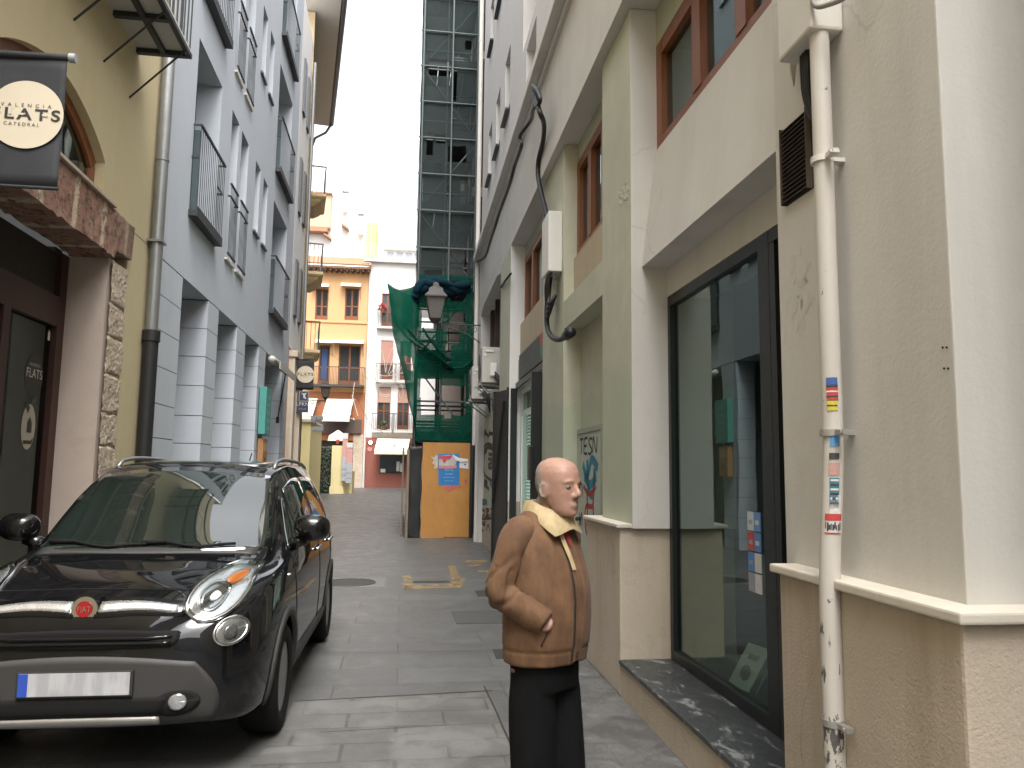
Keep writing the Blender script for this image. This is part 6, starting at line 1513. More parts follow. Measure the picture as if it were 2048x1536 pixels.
# side glass (both sides)
for s in (1, -1):
    hs2 = lambda y, z, s=s: hit_side(y, z, s)
    for (c00, c10, c11, c01, bow) in (((1.27, 1.07), (1.62, 1.075), (1.66, 1.40), (1.60, 1.37), (0, 0, 0, 0)), ((1.68, 1.08), (2.48, 1.095), (2.46, 1.535), (1.78, 1.46), (0, 0, .03, 0)), ((2.56, 1.095), (3.36, 1.11), (3.30, 1.515), (2.54, 1.538), (0, 0, .02, 0)), ((3.42, 1.115), (3.80, 1.16), (3.70, 1.44), (3.36, 1.505), (0, 0, 0, 0))):
        drape(patch(c00, c10, c11, c01, 12, 10, bow), hs2, .004).build('side_window', M['carglass'], car, smooth=True)
    # door shut lines and handles
    for pts in ([(1.24, 1.05), (1.22, .8), (1.28, .42), (1.33, .34)], [(2.52, 1.08), (2.52, .7), (2.50, .34)], [(3.40, 1.08), (3.36, .8), (3.1, .62), (2.98, .34)], [(1.33, .34), (2.0, .335), (2.98, .34)]):
        q = catmull([(y, 0, z) for y, z in pts], 8); b = MB(car_f); L = [hs2(p[0], p[2]) for p in q]; b.tube([car_f(*(l[0]+l[1]*.0005)) for l in L], .0035, 5); b.build('door_seam', M['rubber'], car)
    for y in (2.28, 3.12):
        h0, h1 = hs2(y, .965), hs2(y+.20, .970); b = MB(car_f); b.tube([car_f(*(h0[0]-h0[1]*.004)), car_f(*(h0[0]+h0[1]*.028)), car_f(*(h1[0]+h1[1]*.028)), car_f(*(h1[0]-h1[1]*.004))], [.012, .014, .014, .012], 8); b.build('door_handle', M['chrome'], car, smooth=True)
    # sill and arch cladding
    drape([[(y, z) for y in [1.28+.09*i for i in range(20)]] for z in (.27, .33, .39)], hs2, .012).build('sill_cladding', M['clad'], car, smooth=True)
    for yc in (.88, 3.45):
        rws = []
        for q in (.372, .395, .425):
            rws.append([(yc-q*math.cos(a), max(.27, .325+q*math.sin(a))) for a in [R(-8+196*i/30) for i in range(31)]])
        drape(rws, hs2, .014).build('arch_cladding', M['clad'], car, smooth=True)
    hl = hs2(1.03, .93); b = MB(car_f); b.disc(car_f(*(hl[0]+hl[1]*.002)), hl[1], .03, .006, 12, .012); b.build('side_marker', M['chrome'], car)
    # mirror
    b = MB(car_f); c = Vector((s*.955, 1.33, 1.205)); ring = []
    for k, (t, ry, rz) in enumerate(((-.085, .02, .02), (-.075, .055, .055), (-.05, .08, .078), (0, .095, .092), (.04, .095, .09), (.06, .088, .085))):
        ring.append([(c.x+s*.125*0+(.125*(ry/.095))*math.copysign(abs(math.cos(a))**.8, math.cos(a)), c.y+t, c.z+rz*math.copysign(abs(math.sin(a))**.8, math.sin(a))) for a in [2*math.pi*i/24 for i in range(24)]])
    b.rings(ring); mi_ = b.build('mirror', M['blackgloss'], car, smooth=True)
    b = MB(car_f); b.tube([car_f(s*.80, 1.36, 1.08), car_f(s*.86, 1.36, 1.11), car_f(s*.92, 1.35, 1.13)], [.05, .045, .04], 10); b.build('mirror_arm', M['blackgloss'], mi_, smooth=True)
    # headlamp
    cx, cz = s*.612, .925; t = s*R(22)
    hd_ = drape(ellipse(cx, cz, .134, .108, t, 32, 6), hit_front, .010).build('headlight', plain('headlamp_reflector', (.50, .51, .50), .22, .75, var=.25, sc=26), car, smooth=True)
    drape(ellipse(cx, cz, .134, .108, t, 40, 2, 1.06, .92), hit_front, .018).build('lamp_ring', M['chrome'], hd_, smooth=True)
    drape(ellipse(cx-s*.022, cz-.012, .056, .060, 0, 24, 4), hit_front, .016).build('lamp_projector', plain('lamp_inner', (.30, .31, .31), .12, .9, var=.5, sc=60), hd_, smooth=True)
    drape(ellipse(cx-s*.022, cz-.012, .063, .067, 0, 28, 2, 1, .86), hit_front, .020).build('projector_ring', M['chrome'], hd_, smooth=True)
    drape(ellipse(cx-s*.02, cz-.01, .02, .022, 0, 14, 3), hit_front, .024).build('bulb', plain('lamp_white', (.62, .63, .62), .15), hd_, smooth=True)
    drape(ellipse(cx+s*.045, cz+.058, .034, .022, t*.6, 16, 3), hit_front, .018).build('indicator', plain('amber_lens', (.42, .12, .02), .2), hd_, smooth=True)
    gm = glass_mat('lamp_cover_glass', (.93, .94, .94), .9, 1.45, .02)
    drape(ellipse(cx, cz, .129, .103, t, 32, 6), hit_front, .030).build('lamp_cover', gm, hd_, smooth=True)
    cx, cz = s*.708, .757; t = s*R(14)
    h2_ = drape(ellipse(cx, cz, .074, .064, t, 28, 5), hit_front, .008).build('lower_lamp', plain('lower_reflector', (.34, .34, .33), .2, .8, var=.4, sc=40), car, smooth=True)
    drape(ellipse(cx, cz, .074, .064, t, 32, 2, 1.06, .88), hit_front, .015).build('lamp_ring', M['chrome'], h2_, smooth=True)
    drape(ellipse(cx+s*.0, cz-.004, .03, .034, 0, 16, 3), hit_front, .014).build('bulb', plain('lamp_dark', (.12, .12, .12), .1, .6, var=.6, sc=70), h2_, smooth=True)
    drape(ellipse(cx, cz, .07, .06, t, 28, 4), hit_front, .022).build('lamp_cover', gm, h2_, smooth=True)
    # fog lamp in its pod
    fp = drape(ellipse(s*.48, .425, .115, .062, s*R(8), 24, 4), hit_front, .014).build('fog_pod', M['rubber'], car, smooth=True)
    fg_ = drape(ellipse(s*.49, .435, .042, .038, 0, 18, 4), hit_front, .024).build('fog_lamp', plain('fog_reflector', (.5, .5, .5), .12, .8, var=.4, sc=60), fp, smooth=True)
    # chrome whisker beside the badge
    drape(patch((s*.07, .868), (s*.45, .862), (s*.45, .888), (s*.07, .908), 16, 3, (.012, 0, .012, 0)), hit_front, .016).build('chrome_bar', plain('bright_bar', (.78, .78, .79), .28, .85, var=.04), car, smooth=True)
    drape(patch((s*.05, .845), (s*.48, .842), (s*.48, .908), (s*.05, .93), 16, 3, (.010, s*.015, .010, 0)), hit_front, .006).build('bar_recess', M['blackgloss'], car, smooth=True)
# cladding of the lower bumper, grilles, plate
drape(patch((-.66, .325), (.66, .325), (.56, .625), (-.56, .625), 40, 10, (-.03, .06, .035, -.06)), hit_front, .009).build('bumper_cladding', M['clad'], car, smooth=True)
drape(patch((-.44, .70), (.44, .70), (.47, .775), (-.47, .775), 30, 5, (-.01, .02, .015, -.02)), hit_front, .006).build('upper_grille', M['rubber'], car, smooth=True)
for z in (.722, .748): drape(patch((-.44, z-.006), (.44, z-.006), (.44, z+.006), (-.44, z+.006), 24, 2, (0, 0, 0, 0)), hit_front, .014).build('grille_bar', M['blackgloss'], car, smooth=True)
drape(patch((-.41, .372), (.41, .372), (.44, .458), (-.44, .458), 24, 4), hit_front, .016).build('lower_grille', M['rubber'], car, smooth=True)
drape(patch((-.40, .335), (.40, .335), (.40, .362), (-.40, .362), 24, 3, (-.004, 0, .002, 0)), hit_front, .026).build('skid_strip', plain('satin_silver', (.38, .37, .35), .35, .7), car, smooth=True)
drape(patch((-.58, .60), (.58, .60), (.56, .655), (-.56, .655), 24, 2, (.02, 0, .03, 0)), hit_front, .012).build('bumper_lip', M['clad'], car, smooth=True) if 0 else None
h = hit_front(0, .535)[0]
b = MB(car_f); b.box(-.275, .275, h.y-.030, h.y-.012, .470, .595, .004); npf = b.build('number_plate', plain('plate_frame', (.02, .02, .02), .5), car)
def plate_mat():
    m = NT('plate_face'); n = m.noise(m.pos((1, 1, .25)), 22, 2, .5); c = m.mix(m.ramp(n, [(.42, 0.), (.58, .55)]), (.36, .36, .37), (.22, .22, .23)); return m.bsdf(c, .45)
b = MB(car_f); b.box(-.262, .262, h.y-.034, h.y-.0301, .478, .588); b.build('plate_face', plate_mat(), npf)
b = MB(car_f); b.box(-.2625, -.218, h.y-.0355, h.y-.0341, .478, .588); b.build('plate_band', plain('plate_blue', (.02, .06, .32), .45), npf)
# badge
h = hit_front(0, .888); b = MB(car_f); bc = h[0]+Vector((0, -.012, 0)); nn = Vector((0, -1, .12)).normalized()
wn = (car_f(*(bc+nn))-car_f(*bc)); b.disc(car_f(*bc), wn, .062, .012, 36); bg_ = b.build('badge', M['chrome'], car, smooth=30)
b = MB(car_f); b.disc(car_f(*(bc+nn*.0125)), wn, .040, .004, 36); b.build('badge_face', plain('badge_red', (.22, .008, .012), .25), bg_)
b = MB(car_f); text_bm(b, 'FIAT', .034, lambda u, v: car_f(bc.x+u*.9, bc.y-.0195, bc.z+v*1.25), 1.12, .0); b.build('badge_letters', M['chrome'], bg_, recalc=False, merge=False)
# bonnet shut line
q = [hit_front(-.52+1.04*i/26, .955+.012*math.cos(math.pi*(i/26-.5)*1)) for i in range(27)]
b = MB(car_f); b.tube([car_f(*(p[0]+p[1]*.0005)) for p in q if p], .004, 5); b.build('bonnet_seam', M['rubber'], car)
for s in (1, -1):
    q = [hit_top(s*(.55+.14*(t/12)), .20+.80*t/12) for t in range(13)]; b = MB(car_f); b.tube([car_f(*(p[0]+p[1]*.0004)) for p in q], .0035, 5); b.build('bonnet_seam', M['rubber'], car)
    q = [hit_top(s*.575, 1.95+1.75*t/20) for t in range(21)]; b = MB(car_f)
    b.tube([car_f(*(p[0]+Vector((0, 0, .035*min(1, t, 20-t) if 0 < t < 20 else -.005)))) for t, p in enumerate(q)], .016, 8); b.build('roof_rail', plain('rail_grey', (.20, .20, .20), .35, .5), car, smooth=True)
# roof glass
drape([[(x, y) for x in [-.5+.1*i for i in range(11)]] for y in [1.95+.15*j for j in range(10)]], hit_top, .004).build('roof_glass', M['carglass'], car, smooth=True)
b = MB(car_f); hh = hit_top(0, 3.75)[0]; b.tube([car_f(0, 3.75, hh.z), car_f(0, 3.95, hh.z+.16)], .006, 6); b.build('aerial', M['rubber'], car)
# wheels
def make_wheel(y, s):
    cy, r = y, .325
    b = MB(car_f); prof = [(.205, .0), (.235, -.012), (.29, -.012), (.312, .004), (.322, .03), (.325, .10), (.322, .17), (.312, .196), (.29, .212), (.205, .20)]
    b.rings([[(s*(.872-d), cy+q*math.cos(a), .325+q*math.sin(a)) for a in [2*math.pi*i/40 for i in range(40)]] for q, d in prof], cap=False)
    w_ = b.build('wheel', M['rubber'], car, smooth=40)
    b = MB(car_f); b.rings([[(s*(.872-d), cy+q*math.cos(a), .325+q*math.sin(a)) for a in [2*math.pi*i/40 for i in range(40)]] for q, d in ((.215, .004), (.205, .008), (.195, .035), (.19, .12), (.03, .12))], cap=True)
    for k in range(10):
        a = 2*math.pi*k/10; da = .11
        P = lambda q, t, d: (s*(.872-d), cy+q*math.cos(t), .325+q*math.sin(t))
        b.rings([[P(q, a-da*e, d), P(q, a+da*e, d), P(q, a+da*e, d+.03), P(q, a-da*e, d+.03)] for q, e, d in ((.04, 3.2, .022), (.10, 1.4, .020), (.198, .9, .014))])
    b.tube([car_f(s*.86, cy, .325), car_f(s*.80, cy, .325)], .05, 20)
    b.build('rim', plain('alloy_rim', (.26, .255, .25), .35, .8, var=.2), w_, smooth=30); return w_
for y in (.88, 3.45):
    for s in (1, -1): make_wheel(y, s)
# ================================================================ elderly man in a brown jacket
PX = at(1092, 1200, 3.02)
PO = Vector((PX.x, 3.02, 0)); FA = R(-48)
pF = Vector((math.cos(FA), math.sin(FA), 0)); pR = Vector((math.sin(FA), -math.cos(FA), 0))      # forward, his right
per = lambda r, f, z: PO+pR*r+pF*f+Vector((0, 0, z))
man = thing('person', PO, 'elderly balding man in a brown corduroy jacket with cream collar, hands in his pockets', 'person')
def evalmod(bm, voxel, smooth=0):
    me = bpy.data.meshes.new('t'); bmesh.ops.recalc_face_normals(bm, faces=bm.faces); bm.to_mesh(me); bm.free()
    o = bpy.data.objects.new('t', me); COL.objects.link(o)
    md = o.modifiers.new('r', 'REMESH'); md.mode = 'VOXEL'; md.voxel_size = voxel
    if smooth: ms = o.modifiers.new('s', 'SMOOTH'); ms.factor = .5; ms.iterations = smooth
    e = o.evaluated_get(bpy.context.evaluated_depsgraph_get()); m2 = e.to_mesh(); nb = bmesh.new(); nb.from_mesh(m2); e.to_mesh_clear(); bpy.data.objects.remove(o)
    return nb
def oval_ring(c, u, v, a, b_, n=28, p=.85):
    return [c+u*(a*math.copysign(abs(math.cos(t))**p, math.cos(t)))+v*(b_*math.copysign(abs(math.sin(t))**p, math.sin(t))) for t in [2*math.pi*i/n for i in range(n)]]
def loft(mb, secs, n=28, p=.85, sub=5):
    """secs: (centre, lateral radius, depth radius, lateral dir, depth dir) lofted smoothly"""
    cs = catmull([s[0] for s in secs], sub); rs_ = catmull([Vector((s[1], s[2], 0)) for s in secs], sub)
    k = len(cs); rings_ = []
    for i in range(k):
        s = secs[min(len(secs)-1, i//sub)]; rings_.append(oval_ring(cs[i], s[3], s[4], rs_[i].x, rs_[i].y, n, p))
    vr = [[mb.bm.verts.new(q) for q in r] for r in rings_]
    for a, b_ in zip(vr, vr[1:]):
        for i in range(n): mb.face([a[i], a[(i+1) % n], b_[(i+1) % n], b_[i]])
    mb.face(vr[0][::-1]); mb.face(vr[-1])
def limb(mb, pts, rad, n=16, sub=6):
    c = catmull(pts, sub); r = [q.x for q in catmull([Vector((x, 0, 0)) for x in rad], sub)]; mb.tube(c, r, n)
UPZ = Vector((0, 0, 1))
# ---- skin: head, neck, trunk, arms, hands, legs in one continuous surface
HA = R(-50); hF = Vector((math.cos(HA), math.sin(HA), 0)); hR = Vector((math.sin(HA), -math.cos(HA), 0))
HC = per(.0, .058, 1.557); hd = lambda r, f, z: HC+(hR*r+hF*f+Vector((0, 0, z)))*.97
b = MB()
loft(b, [(per(0, -.01, .86), .135, .095, pR, pF), (per(0, -.01, 1.1), .14, .10, pR, pF), (per(0, -.01, 1.3), .15, .09, pR, pF), (per(0, -.015, 1.41), .12, .075, pR, pF), (per(0, 0, 1.45), .06, .06, pR, pF)])
limb(b, [per(0, -.012, 1.38), per(0, .0, 1.45), per(0, .02, 1.50), hd(0, -.03, -.04)], [.062, .058, .056, .058])
# skull and face: stacked rings, front shaped by hand
HS = [(-.112, .028, .030, .048), (-.104, .040, .042, .040), (-.09, .050, .056, .026), (-.06, .060, .072, .010), (-.03, .067, .082, .0), (.0, .071, .088, -.004), (.03, .074, .092, -.006), (.06, .072, .091, -.008), (.085, .064, .082, -.010), (.102, .050, .066, -.012), (.114, .030, .040, -.013), (.120, .011, .015, -.014)]
rings_ = [oval_ring(hd(0, c, z), hR, hF, a, d, 32, .95) for z, a, d, c in HS]
vr = [[b.bm.verts.new(q) for q in r] for r in rings_]
for a, c in zip(vr, vr[1:]):
    for i in range(32): b.face([a[i], a[(i+1) % 32], c[(i+1) % 32], c[i]])
b.face(vr[0][::-1]); b.face(vr[-1])
limb(b, [hd(0, .082, .014), hd(0, .094, -.010), hd(0, .100, -.026), hd(0, .088, -.034)], [.008, .010, .0125, .009], 10)             # nose
for s in (1, -1):
    limb(b, [hd(s*.012, .088, .022), hd(s*.034, .082, .026), hd(s*.052, .066, .020)], [.0035, .004, .003], 8)                        # brow
    limb(b, [hd(s*.013, .090, -.034), hd(s*.018, .088, -.036)], [.009, .007], 8)
    limb(b, [hd(s*.035, .066, -.018), hd(s*.048, .052, -.022)], [.010, .009], 8)                                                   # cheekbone
    ring = [hd(s*(.071+.008*math.sin(math.pi*i/9)), -.012+.019*math.cos(2*math.pi*i/10)-.004, -.012+.027*math.sin(2*math.pi*i/10)) for i in range(10)]
    b.tube(ring, .0055, 6, closed=True); limb(b, [hd(s*.068, -.010, .010), hd(s*.071, -.012, -.010), hd(s*.068, -.010, -.030)], [.010, .010, .008], 8)               # ear
limb(b, [hd(-.022, .080, -.066), hd(0, .088, -.064), hd(.022, .080, -.066)], [.003, .004, .003], 8); limb(b, [hd(-.018, .080, -.074), hd(0, .086, -.075), hd(.018, .080, -.074)], [.0035, .0045, .0035], 8)
limb(b, [hd(-.012, .066, -.100), hd(.012, .066, -.100)], [.018, .018], 8)
# arms with hands
ARM = {}
for s in (1, -1):
    sh_, el, wr_ = per(s*.155, -.02, 1.385), per(s*.222, -.045, 1.17), per(s*.152, .112, 1.07)
    if s < 0: el, wr_ = per(-.196, -.055, 1.15), per(-.110, .045, 1.06)
    ARM[s] = (sh_, el, wr_)
    limb(b, [per(s*.10, -.015, 1.38), sh_, sh_.lerp(el, .5), el, el.lerp(wr_, .5), wr_], [.045, .048, .044, .038, .034, .027])
    hdv = (per(s*.030, .040, 1.01)-wr_).normalized(); ac = hdv.cross(UPZ).normalized(); upv = ac.cross(hdv).normalized()
    palm = wr_+hdv*.05
    limb(b, [wr_, wr_+hdv*.03, palm, wr_+hdv*.085], [.028, .033, .036, .030], 12)
    for k, (o, ln) in enumerate(((-.026, .062), (-.009, .072), (.009, .068), (.025, .054))):
        st_ = wr_+hdv*.08+upv*(-o); inw = -ac*(1 if ac.dot(pR)*s > 0 else -1)
        limb(b, [st_, st_+hdv*ln*.45+inw*.006, st_+hdv*ln*.75+inw*.020, st_+hdv*ln*.9+inw*.036], [.0098, .0092, .0085, .007], 8, 4)
    limb(b, [wr_+hdv*.025+upv*.025, wr_+hdv*.055+upv*.048, wr_+hdv*.085+upv*.055], [.012, .0105, .0085], 8, 4)
LEG = {}
for s in (1, -1):
    hp, kn, an = per(s*.068, -.01, .88), per(s*.075, .02-.02*s, .48), per(s*.085, -.02-.03*s, .09)
    LEG[s] = (hp, kn, an); limb(b, [hp, hp.lerp(kn, .5), kn, kn.lerp(an, .4), an], [.085, .075, .055, .052, .038]); limb(b, [an, an+pF*.04+UPZ*-.03, an+pF*.15+UPZ*-.06], [.038, .04, .025], 10)
nb = evalmod(b.bm, .0055, 3); b = MB(); b.bm.free(); b.bm = nb
for v in b.bm.verts:
    v.co += noise.noise_vector(v.co*55)*.0009
def skin_mat():
    m = NT('skin'); n = m.noise(m.pos(), 20, 5); q = m.noise(m.pos(), 140, 3); c = m.mix(n, (.29, .165, .12), (.38, .225, .17)); c = m.mix(m.ramp(q, [(.5, 0.), (.7, .3)]), c, (.24, .09, .06))
    # cropped grey stubble on the sides and back of the head
    p = m.n('NewGeometry').outputs['Position']; v = m.n('VectorMath', operation='DOT_PRODUCT'); m.link(p, v.inputs[0]); v.inputs[1].default_value = tuple(-hF)
    bk = m.math('ADD', v.outputs['Value'], HC.dot(hF)); z = m.n('SeparateXYZ'); m.link(p, z.inputs[0]); hz = m.math('SUBTRACT', z.outputs['Z'], HC.z)
    w1 = m.math('ADD', m.math('MULTIPLY', bk, 9), m.math('MULTIPLY', m.noise(m.pos(), 60, 4), .5)); w1 = m.math('SUBTRACT', w1, m.math('MULTIPLY', m.math('ABSOLUTE', m.math('SUBTRACT', hz, .0)), 5))
    st = m.noise(m.pos((1, 1, .4)), 260, 2)
    c = m.mix(m.math('MULTIPLY', m.ramp(w1, [(.12, 0.), (.42, .75)]), m.ramp(hz, [(.0, .0), (.001, 1.)]) if 0 else .9), c, m.mix(st, (.17, .155, .145), (.36, .34, .32)))
    return m.bsdf(c, .5, bump=q, bstr=.15, bdist=.002, Subsurface_Weight=.08, Subsurface_Radius=(.01, .004, .002))
body_ = b.build('body', skin_mat(), man, smooth=True)
# eyes
for s in (1, -1):
    e = MB(); c = hd(s*.031, .0715, .002); e.rings([[c+hR*(.012*math.sin(t)*math.cos(a))+UPZ*(.0095*math.sin(t)*math.sin(a))+hF*(.010*math.cos(t)) for a in [2*math.pi*i/12 for i in range(12)]] for t in [R(8), R(35), R(60), R(90), R(130), R(170)]])
    ey = e.build('eye', plain('eye_white', (.13, .11, .10), .3), man, smooth=True)
    e = MB(); e.disc(c+hF*.0095, hF, .0048, .001, 12); e.build('iris', plain('iris', (.03, .02, .015), .3), ey)
# short grey hair round the sides and back
def hair_mat():
    m = NT('grey_hair'); n = m.noise(m.pos((1, 1, .3)), 160, 4); c = m.mix(n, (.16, .145, .135), (.30, .275, .255)); return m.bsdf(c, .7, bump=n, bstr=.6, bdist=.004)
b = MB(); nn_ = 40; g = []
for j in range(9):
    row = []
    for i in range(nn_+1):
        a = R(104+152*i/nn_)                                             # from one temple round the back to the other
        k = j/8; z = -.062+.135*k*(.62+.38*math.sin(math.pi*i/nn_))
        sec = min(HS, key=lambda h_: abs(h_[0]-z)); i0 = max(i_ for i_ in range(len(HS)) if HS[i_][0] <= z); h0, h1 = HS[i0], HS[min(len(HS)-1, i0+1)]; t = (z-h0[0])/max(1e-6, h1[0]-h0[0])
        A_, D_, C_ = (h0[q]*(1-t)+h1[q]*t for q in (1, 2, 3)); th = (.007*math.sin(math.pi*k)+.0005)*min(1, 4*math.sin(math.pi*i/nn_)+.1)+.003*math.sin(math.pi*k)*noise.noise(Vector((i*.6, j*.9, 0)))
        row.append(hd((A_+th)*math.sin(a), C_+(D_+th)*math.cos(a), z))
    g.append([b.bm.verts.new(q) for q in row])
for r0_, r1_ in zip(g, g[1:]):
    for i in range(nn_): b.face([r0_[i], r0_[i+1], r1_[i+1], r1_[i]])
b.build('hair', hair_mat(), man, smooth=True, recalc=False)
# ---- jacket
b = MB()
loft(b, [(per(0, -.0, .90), .184, .140, pR, pF), (per(0, -.0, .93), .187, .143, pR, pF), (per(0, .004, 1.0), .192, .150, pR, pF), (per(0, .004, 1.15), .192, .150, pR, pF), (per(0, -.008, 1.28), .186, .136, pR, pF), (per(0, -.020, 1.375), .168, .112, pR, pF), (per(0, -.018, 1.43), .125, .090, pR, pF), (per(0, -.006, 1.47), .084, .078, pR, pF), (per(0, .002, 1.485), .070, .072, pR, pF)], 40, .92)
SLV = {}
for s in (1, -1):
    sh_, el, wr_ = ARM[s]; SLV[s] = MB()
    limb(SLV[s], [per(s*.09, -.02, 1.385), per(s*.14, -.02, 1.385), sh_+(el-sh_)*.18+pR*s*.012, sh_.lerp(el, .55)+pR*s*.012, el+pR*s*.004, el.lerp(wr_, .45), el.lerp(wr_, .85), wr_+(wr_-el)*.02], [.058, .063, .061, .058, .056, .054, .050, .046], 22)
def crumple(bm, s, sleeve):
  sh_, el, wr_ = ARM[s]; bm.normal_update()
  for v in bm.verts:
      p = v.co; n = v.normal.copy()
      d = noise.noise(p*5)*.005+noise.noise(p*Vector((17, 17, 17)).x)*.0015
      rel = p-PO; lat = rel.dot(pR); fwd = rel.dot(pF); z = p.z
      # creases gathered at the elbow, drape folds down the side, blouson gather over the hem
      for (a_, c_, w_) in () if not sleeve else ((sh_, el, .16), (el, wr_, .20)):
          t = (p-a_).dot(c_-a_)/(c_-a_).length_squared; q = a_.lerp(c_, max(0, min(1, t))); dist = (p-q).length
          if dist < .11: 
              k = math.exp(-((p-el).length/.13)**2)
              d -= k*.010*max(0, math.sin((p-el).dot((c_-a_).normalized())*46+rel.dot(pF)*45+noise.noise(p*8)*2.6))**4
      d -= .008*max(0, math.sin(lat*34+fwd*12+noise.noise(p*4)*3))**4*max(0, min(1, (1.32-z)/.25))
      d += .003*noise.noise(Vector((lat*12, fwd*12, z*2.5)))
      d += -.004*math.exp(-((z-.955)/.006)**2)
      v.co = p+n*d
nb = evalmod(b.bm, .008, 4); b = MB(); b.bm.free(); b.bm = nb; crumple(b.bm, 1, False)
def cord_mat(name, c1, c2):
    m = NT(name); p = m.pos(); wv = m.noise(m.pos((1, 1, .08)), 70, 3)
    n = m.noise(p, 9, 6, .65); q = m.noise(m.pos((1, 1, .25)), 30, 4)
    c = m.mix(m.ramp(n, [(.35, 0.), (.65, 1.)]), sc3(c1, .85), sc3(c2, 1.08)); c = m.mix(m.math('MULTIPLY', m.ramp(q, [(.35, 0.), (.7, 1.)]), .6), c, sc3(c1, .62))
    bp = m.mix(.5, wv, n)
    return m.bsdf(c, .85, bump=bp, bstr=.5, bdist=.006, Sheen_Weight=.04, Sheen_Roughness=.5)
M['cord'] = cord_mat('brown_corduroy', (.105, .050, .022), (.150, .076, .034)); M['cordcol'] = cord_mat('cream_corduroy', (.38, .29, .155), (.46, .36, .205))
jk = b.build('jacket', M['cord'], man, smooth=True)
JB = BVHTree.FromObject(jk, bpy.context.evaluated_depsgraph_get()) if False else None
for s in (1, -1):
    nb = evalmod(SLV[s].bm, .007, 3); t_ = MB(); t_.bm.free(); t_.bm = nb; crumple(t_.bm, s, True); t_.build('sleeve', M['cord'], jk, smooth=True)
bmj = bmesh.new(); bmj.from_mesh(jk.data); off_ = LOC[jk.name]
for v in bmj.verts: v.co += off_
JB = BVHTree.FromBMesh(bmj)
def on_jacket(lat, z, front=True):
    o = per(lat, 1.0, z); r_ = JB.ray_cast(o, -pF); return r_[0], r_[1]
# collar: turned-down band with two front flaps
b = MB(); N = 48; inner, fold, outer = [], [], []
for i in range(N+1):
    a = math.pi*(1-2*i/N)*.965          # from front left round the back to front right
    fr = math.cos(a); sd = math.sin(a)   # fr=+1 front
    # stand, fold line and falling edge
    kf = max(0, fr)
    ra, rb_ = .074+.012*kf, .078+.020*kf
    cz = 1.478-.022*kf
    inner.append(per(-ra*sd, -.008+rb_*fr, cz+.0))
    fold.append(per(-(ra+.002)*sd, -.010+(rb_+.000)*fr, cz+.028-.020*kf))
    tipw = max(0, 1-abs(abs(a)-R(28))/R(40))
    outer.append(per(-(ra+.020+.020*kf)*sd-(.030*tipw*math.copysign(1, a)), -.012+(rb_+.012+.020*kf)*fr+.012*tipw, cz-.030-.040*tipw**1.1-.010*kf))
rows = [[p for p in inner], [p for p in fold]]
for t in (.25, .5, .75, 1): rows.append([f_.lerp(o_, t)+Vector((0, 0, .005*math.sin(math.pi*t))) for f_, o_ in zip(fold, outer)])
under = [[p+Vector((0, 0, -.006)) for p in r] for r in rows[:0:-1]]
vr = [[b.bm.verts.new(p) for p in r] for r in rows+under]
for r0_, r1_ in zip(vr, vr[1:]):
    for i in range(N): b.face([r0_[i], r0_[i+1], r1_[i+1], r1_[i]])
for e in (0, N): 
    for k in range(1, len(rows)-1): b.face([vr[k][e], vr[k+1][e], vr[len(vr)-1-k][e]]) 
b.build('collar', M['cordcol'], jk, smooth=50)
# front placket with cream facing at the neck, buttons, pocket opening
b = MB(); rows = []
for j in range(24):
    z = .915+.505*j/23; rows.append([]); 
    for lat in (-.028, -.014, .0, .014, .028):
        h, n = on_jacket(lat, z); rows[-1].append(h+pF*.007 if h else per(lat, .15, z))
b.rings(rows, cap=False, closed=False); b.build('placket', M['cord'], jk, smooth=True)
b = MB(); b.tube([(on_jacket(.030, .915+.46*j/20)[0] or per(.03, .13, 1))+pF*.002 for j in range(21)], .0035, 5); b.build('zip', plain('dark_zip', (.03, .018, .01), .6), jk)
b = MB(); rows = []
for j in range(8):
    z = 1.335+.12*j/7; rows.append([])
    w0 = .006+.030*(j/7)
    for lat in (-w0, 0, w0): h, n = on_jacket(lat, z); rows[-1].append((h or per(lat, .1, z))+pF*.011)
b.rings(rows, cap=False, closed=False); b.build('red_jumper', plain('red_knit', (.20, .012, .016), .9), man, smooth=True)
b = MB(); rows = []
for j in range(9):
    z = 1.25+.17*j/8; rows.append([])
    for lat in (.008+.022*j/8, .03+.026*j/8): h, n = on_jacket(lat, z); rows[-1].append((h or per(lat, .1, z))+pF*.013)
b.rings(rows, cap=False, closed=False); b.build('facing', M['cordcol'], jk, smooth=True)
b = MB()
for z in (.94,): h, n = on_jacket(.0, z); b.disc(h+pF*.009, pF, .011, .003, 14)
b.build('button', plain('button_dark', (.05, .03, .02), .4), jk)
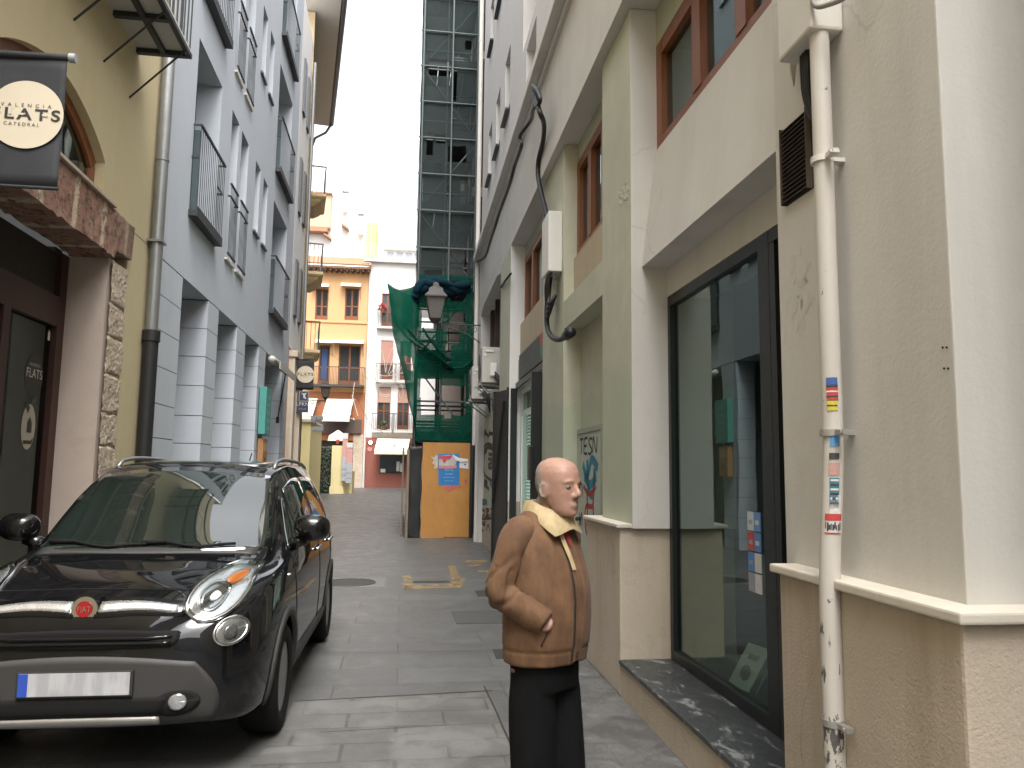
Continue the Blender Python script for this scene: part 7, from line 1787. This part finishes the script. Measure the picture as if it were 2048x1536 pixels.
# pocket mouth on his right, just in front of the wrist
b = MB(); pts = []
for j in range(9):
    z = .985+.085*j/8; f_ = .078+.032*(j/8); r_ = JB.ray_cast(per(.7, f_+.02, z), -pR); pts.append((r_[0] or per(.15, f_, z))+pR*.003)
for p, q in zip(pts, pts[1:]): b.face([b.bm.verts.new(v) for v in (p-pF*.012*math.sin(math.pi*(.2+pts.index(p)/12)), q-pF*.010*math.sin(math.pi*(.2+pts.index(q)/12)), q+pF*.006, p+pF*.006)])
b.build('pocket_mouth', plain('pocket_dark', (.03, .015, .008), .9), jk, recalc=False)
# ---- trousers and shoes
b = MB()
loft(b, [(per(0, -.005, .80), .145, .115, pR, pF), (per(0, -.005, .86), .15, .118, pR, pF), (per(0, -.005, .95), .15, .115, pR, pF)], 28)
for s in (1, -1):
    hp, kn, an = LEG[s]; limb(b, [hp+UPZ*.0, hp.lerp(kn, .35), kn, kn.lerp(an, .5), an+UPZ*.03, an-UPZ*.02], [.088, .092, .082, .076, .074, .072], 22)
nb = evalmod(b.bm, .009, 4); b = MB(); b.bm.free(); b.bm = nb; b.bm.normal_update()
for v in b.bm.verts: p = v.co; v.co = p+v.normal*(.006*noise.noise(Vector((p.x*10, p.y*10, p.z*4)))-.006*max(0, noise.noise(Vector((p.x*16, p.y*16, p.z*1.5))))+.004*math.sin(p.z*40+noise.noise(p*6)*4)*math.exp(-((p.z-.12)/.12)**2))
b.build('trousers', plain('charcoal_trousers', (.0045, .0045, .005), .9, var=.35, sc=30, Specular_IOR_Level=.15), man, smooth=True)
for s in (1, -1):
    an = LEG[s][2]; b = MB(); fp = Vector((an.x, an.y, 0))
    rows = []
    for t, w_, h_ in ((-.075, .02, .04), (-.07, .033, .075), (-.03, .038, .095), (.03, .04, .09), (.09, .045, .06), (.15, .045, .05), (.19, .03, .04), (.205, .012, .025)):
        c = fp+pF*t; rows.append([c+pR*(w_*math.cos(a))+UPZ*(max(0, h_*.5+h_*.5*math.sin(a))) for a in [2*math.pi*i/16 for i in range(16)]])
    b.rings(rows); b.build('shoe', plain('black_shoe', (.015, .013, .012), .4), man, smooth=True)
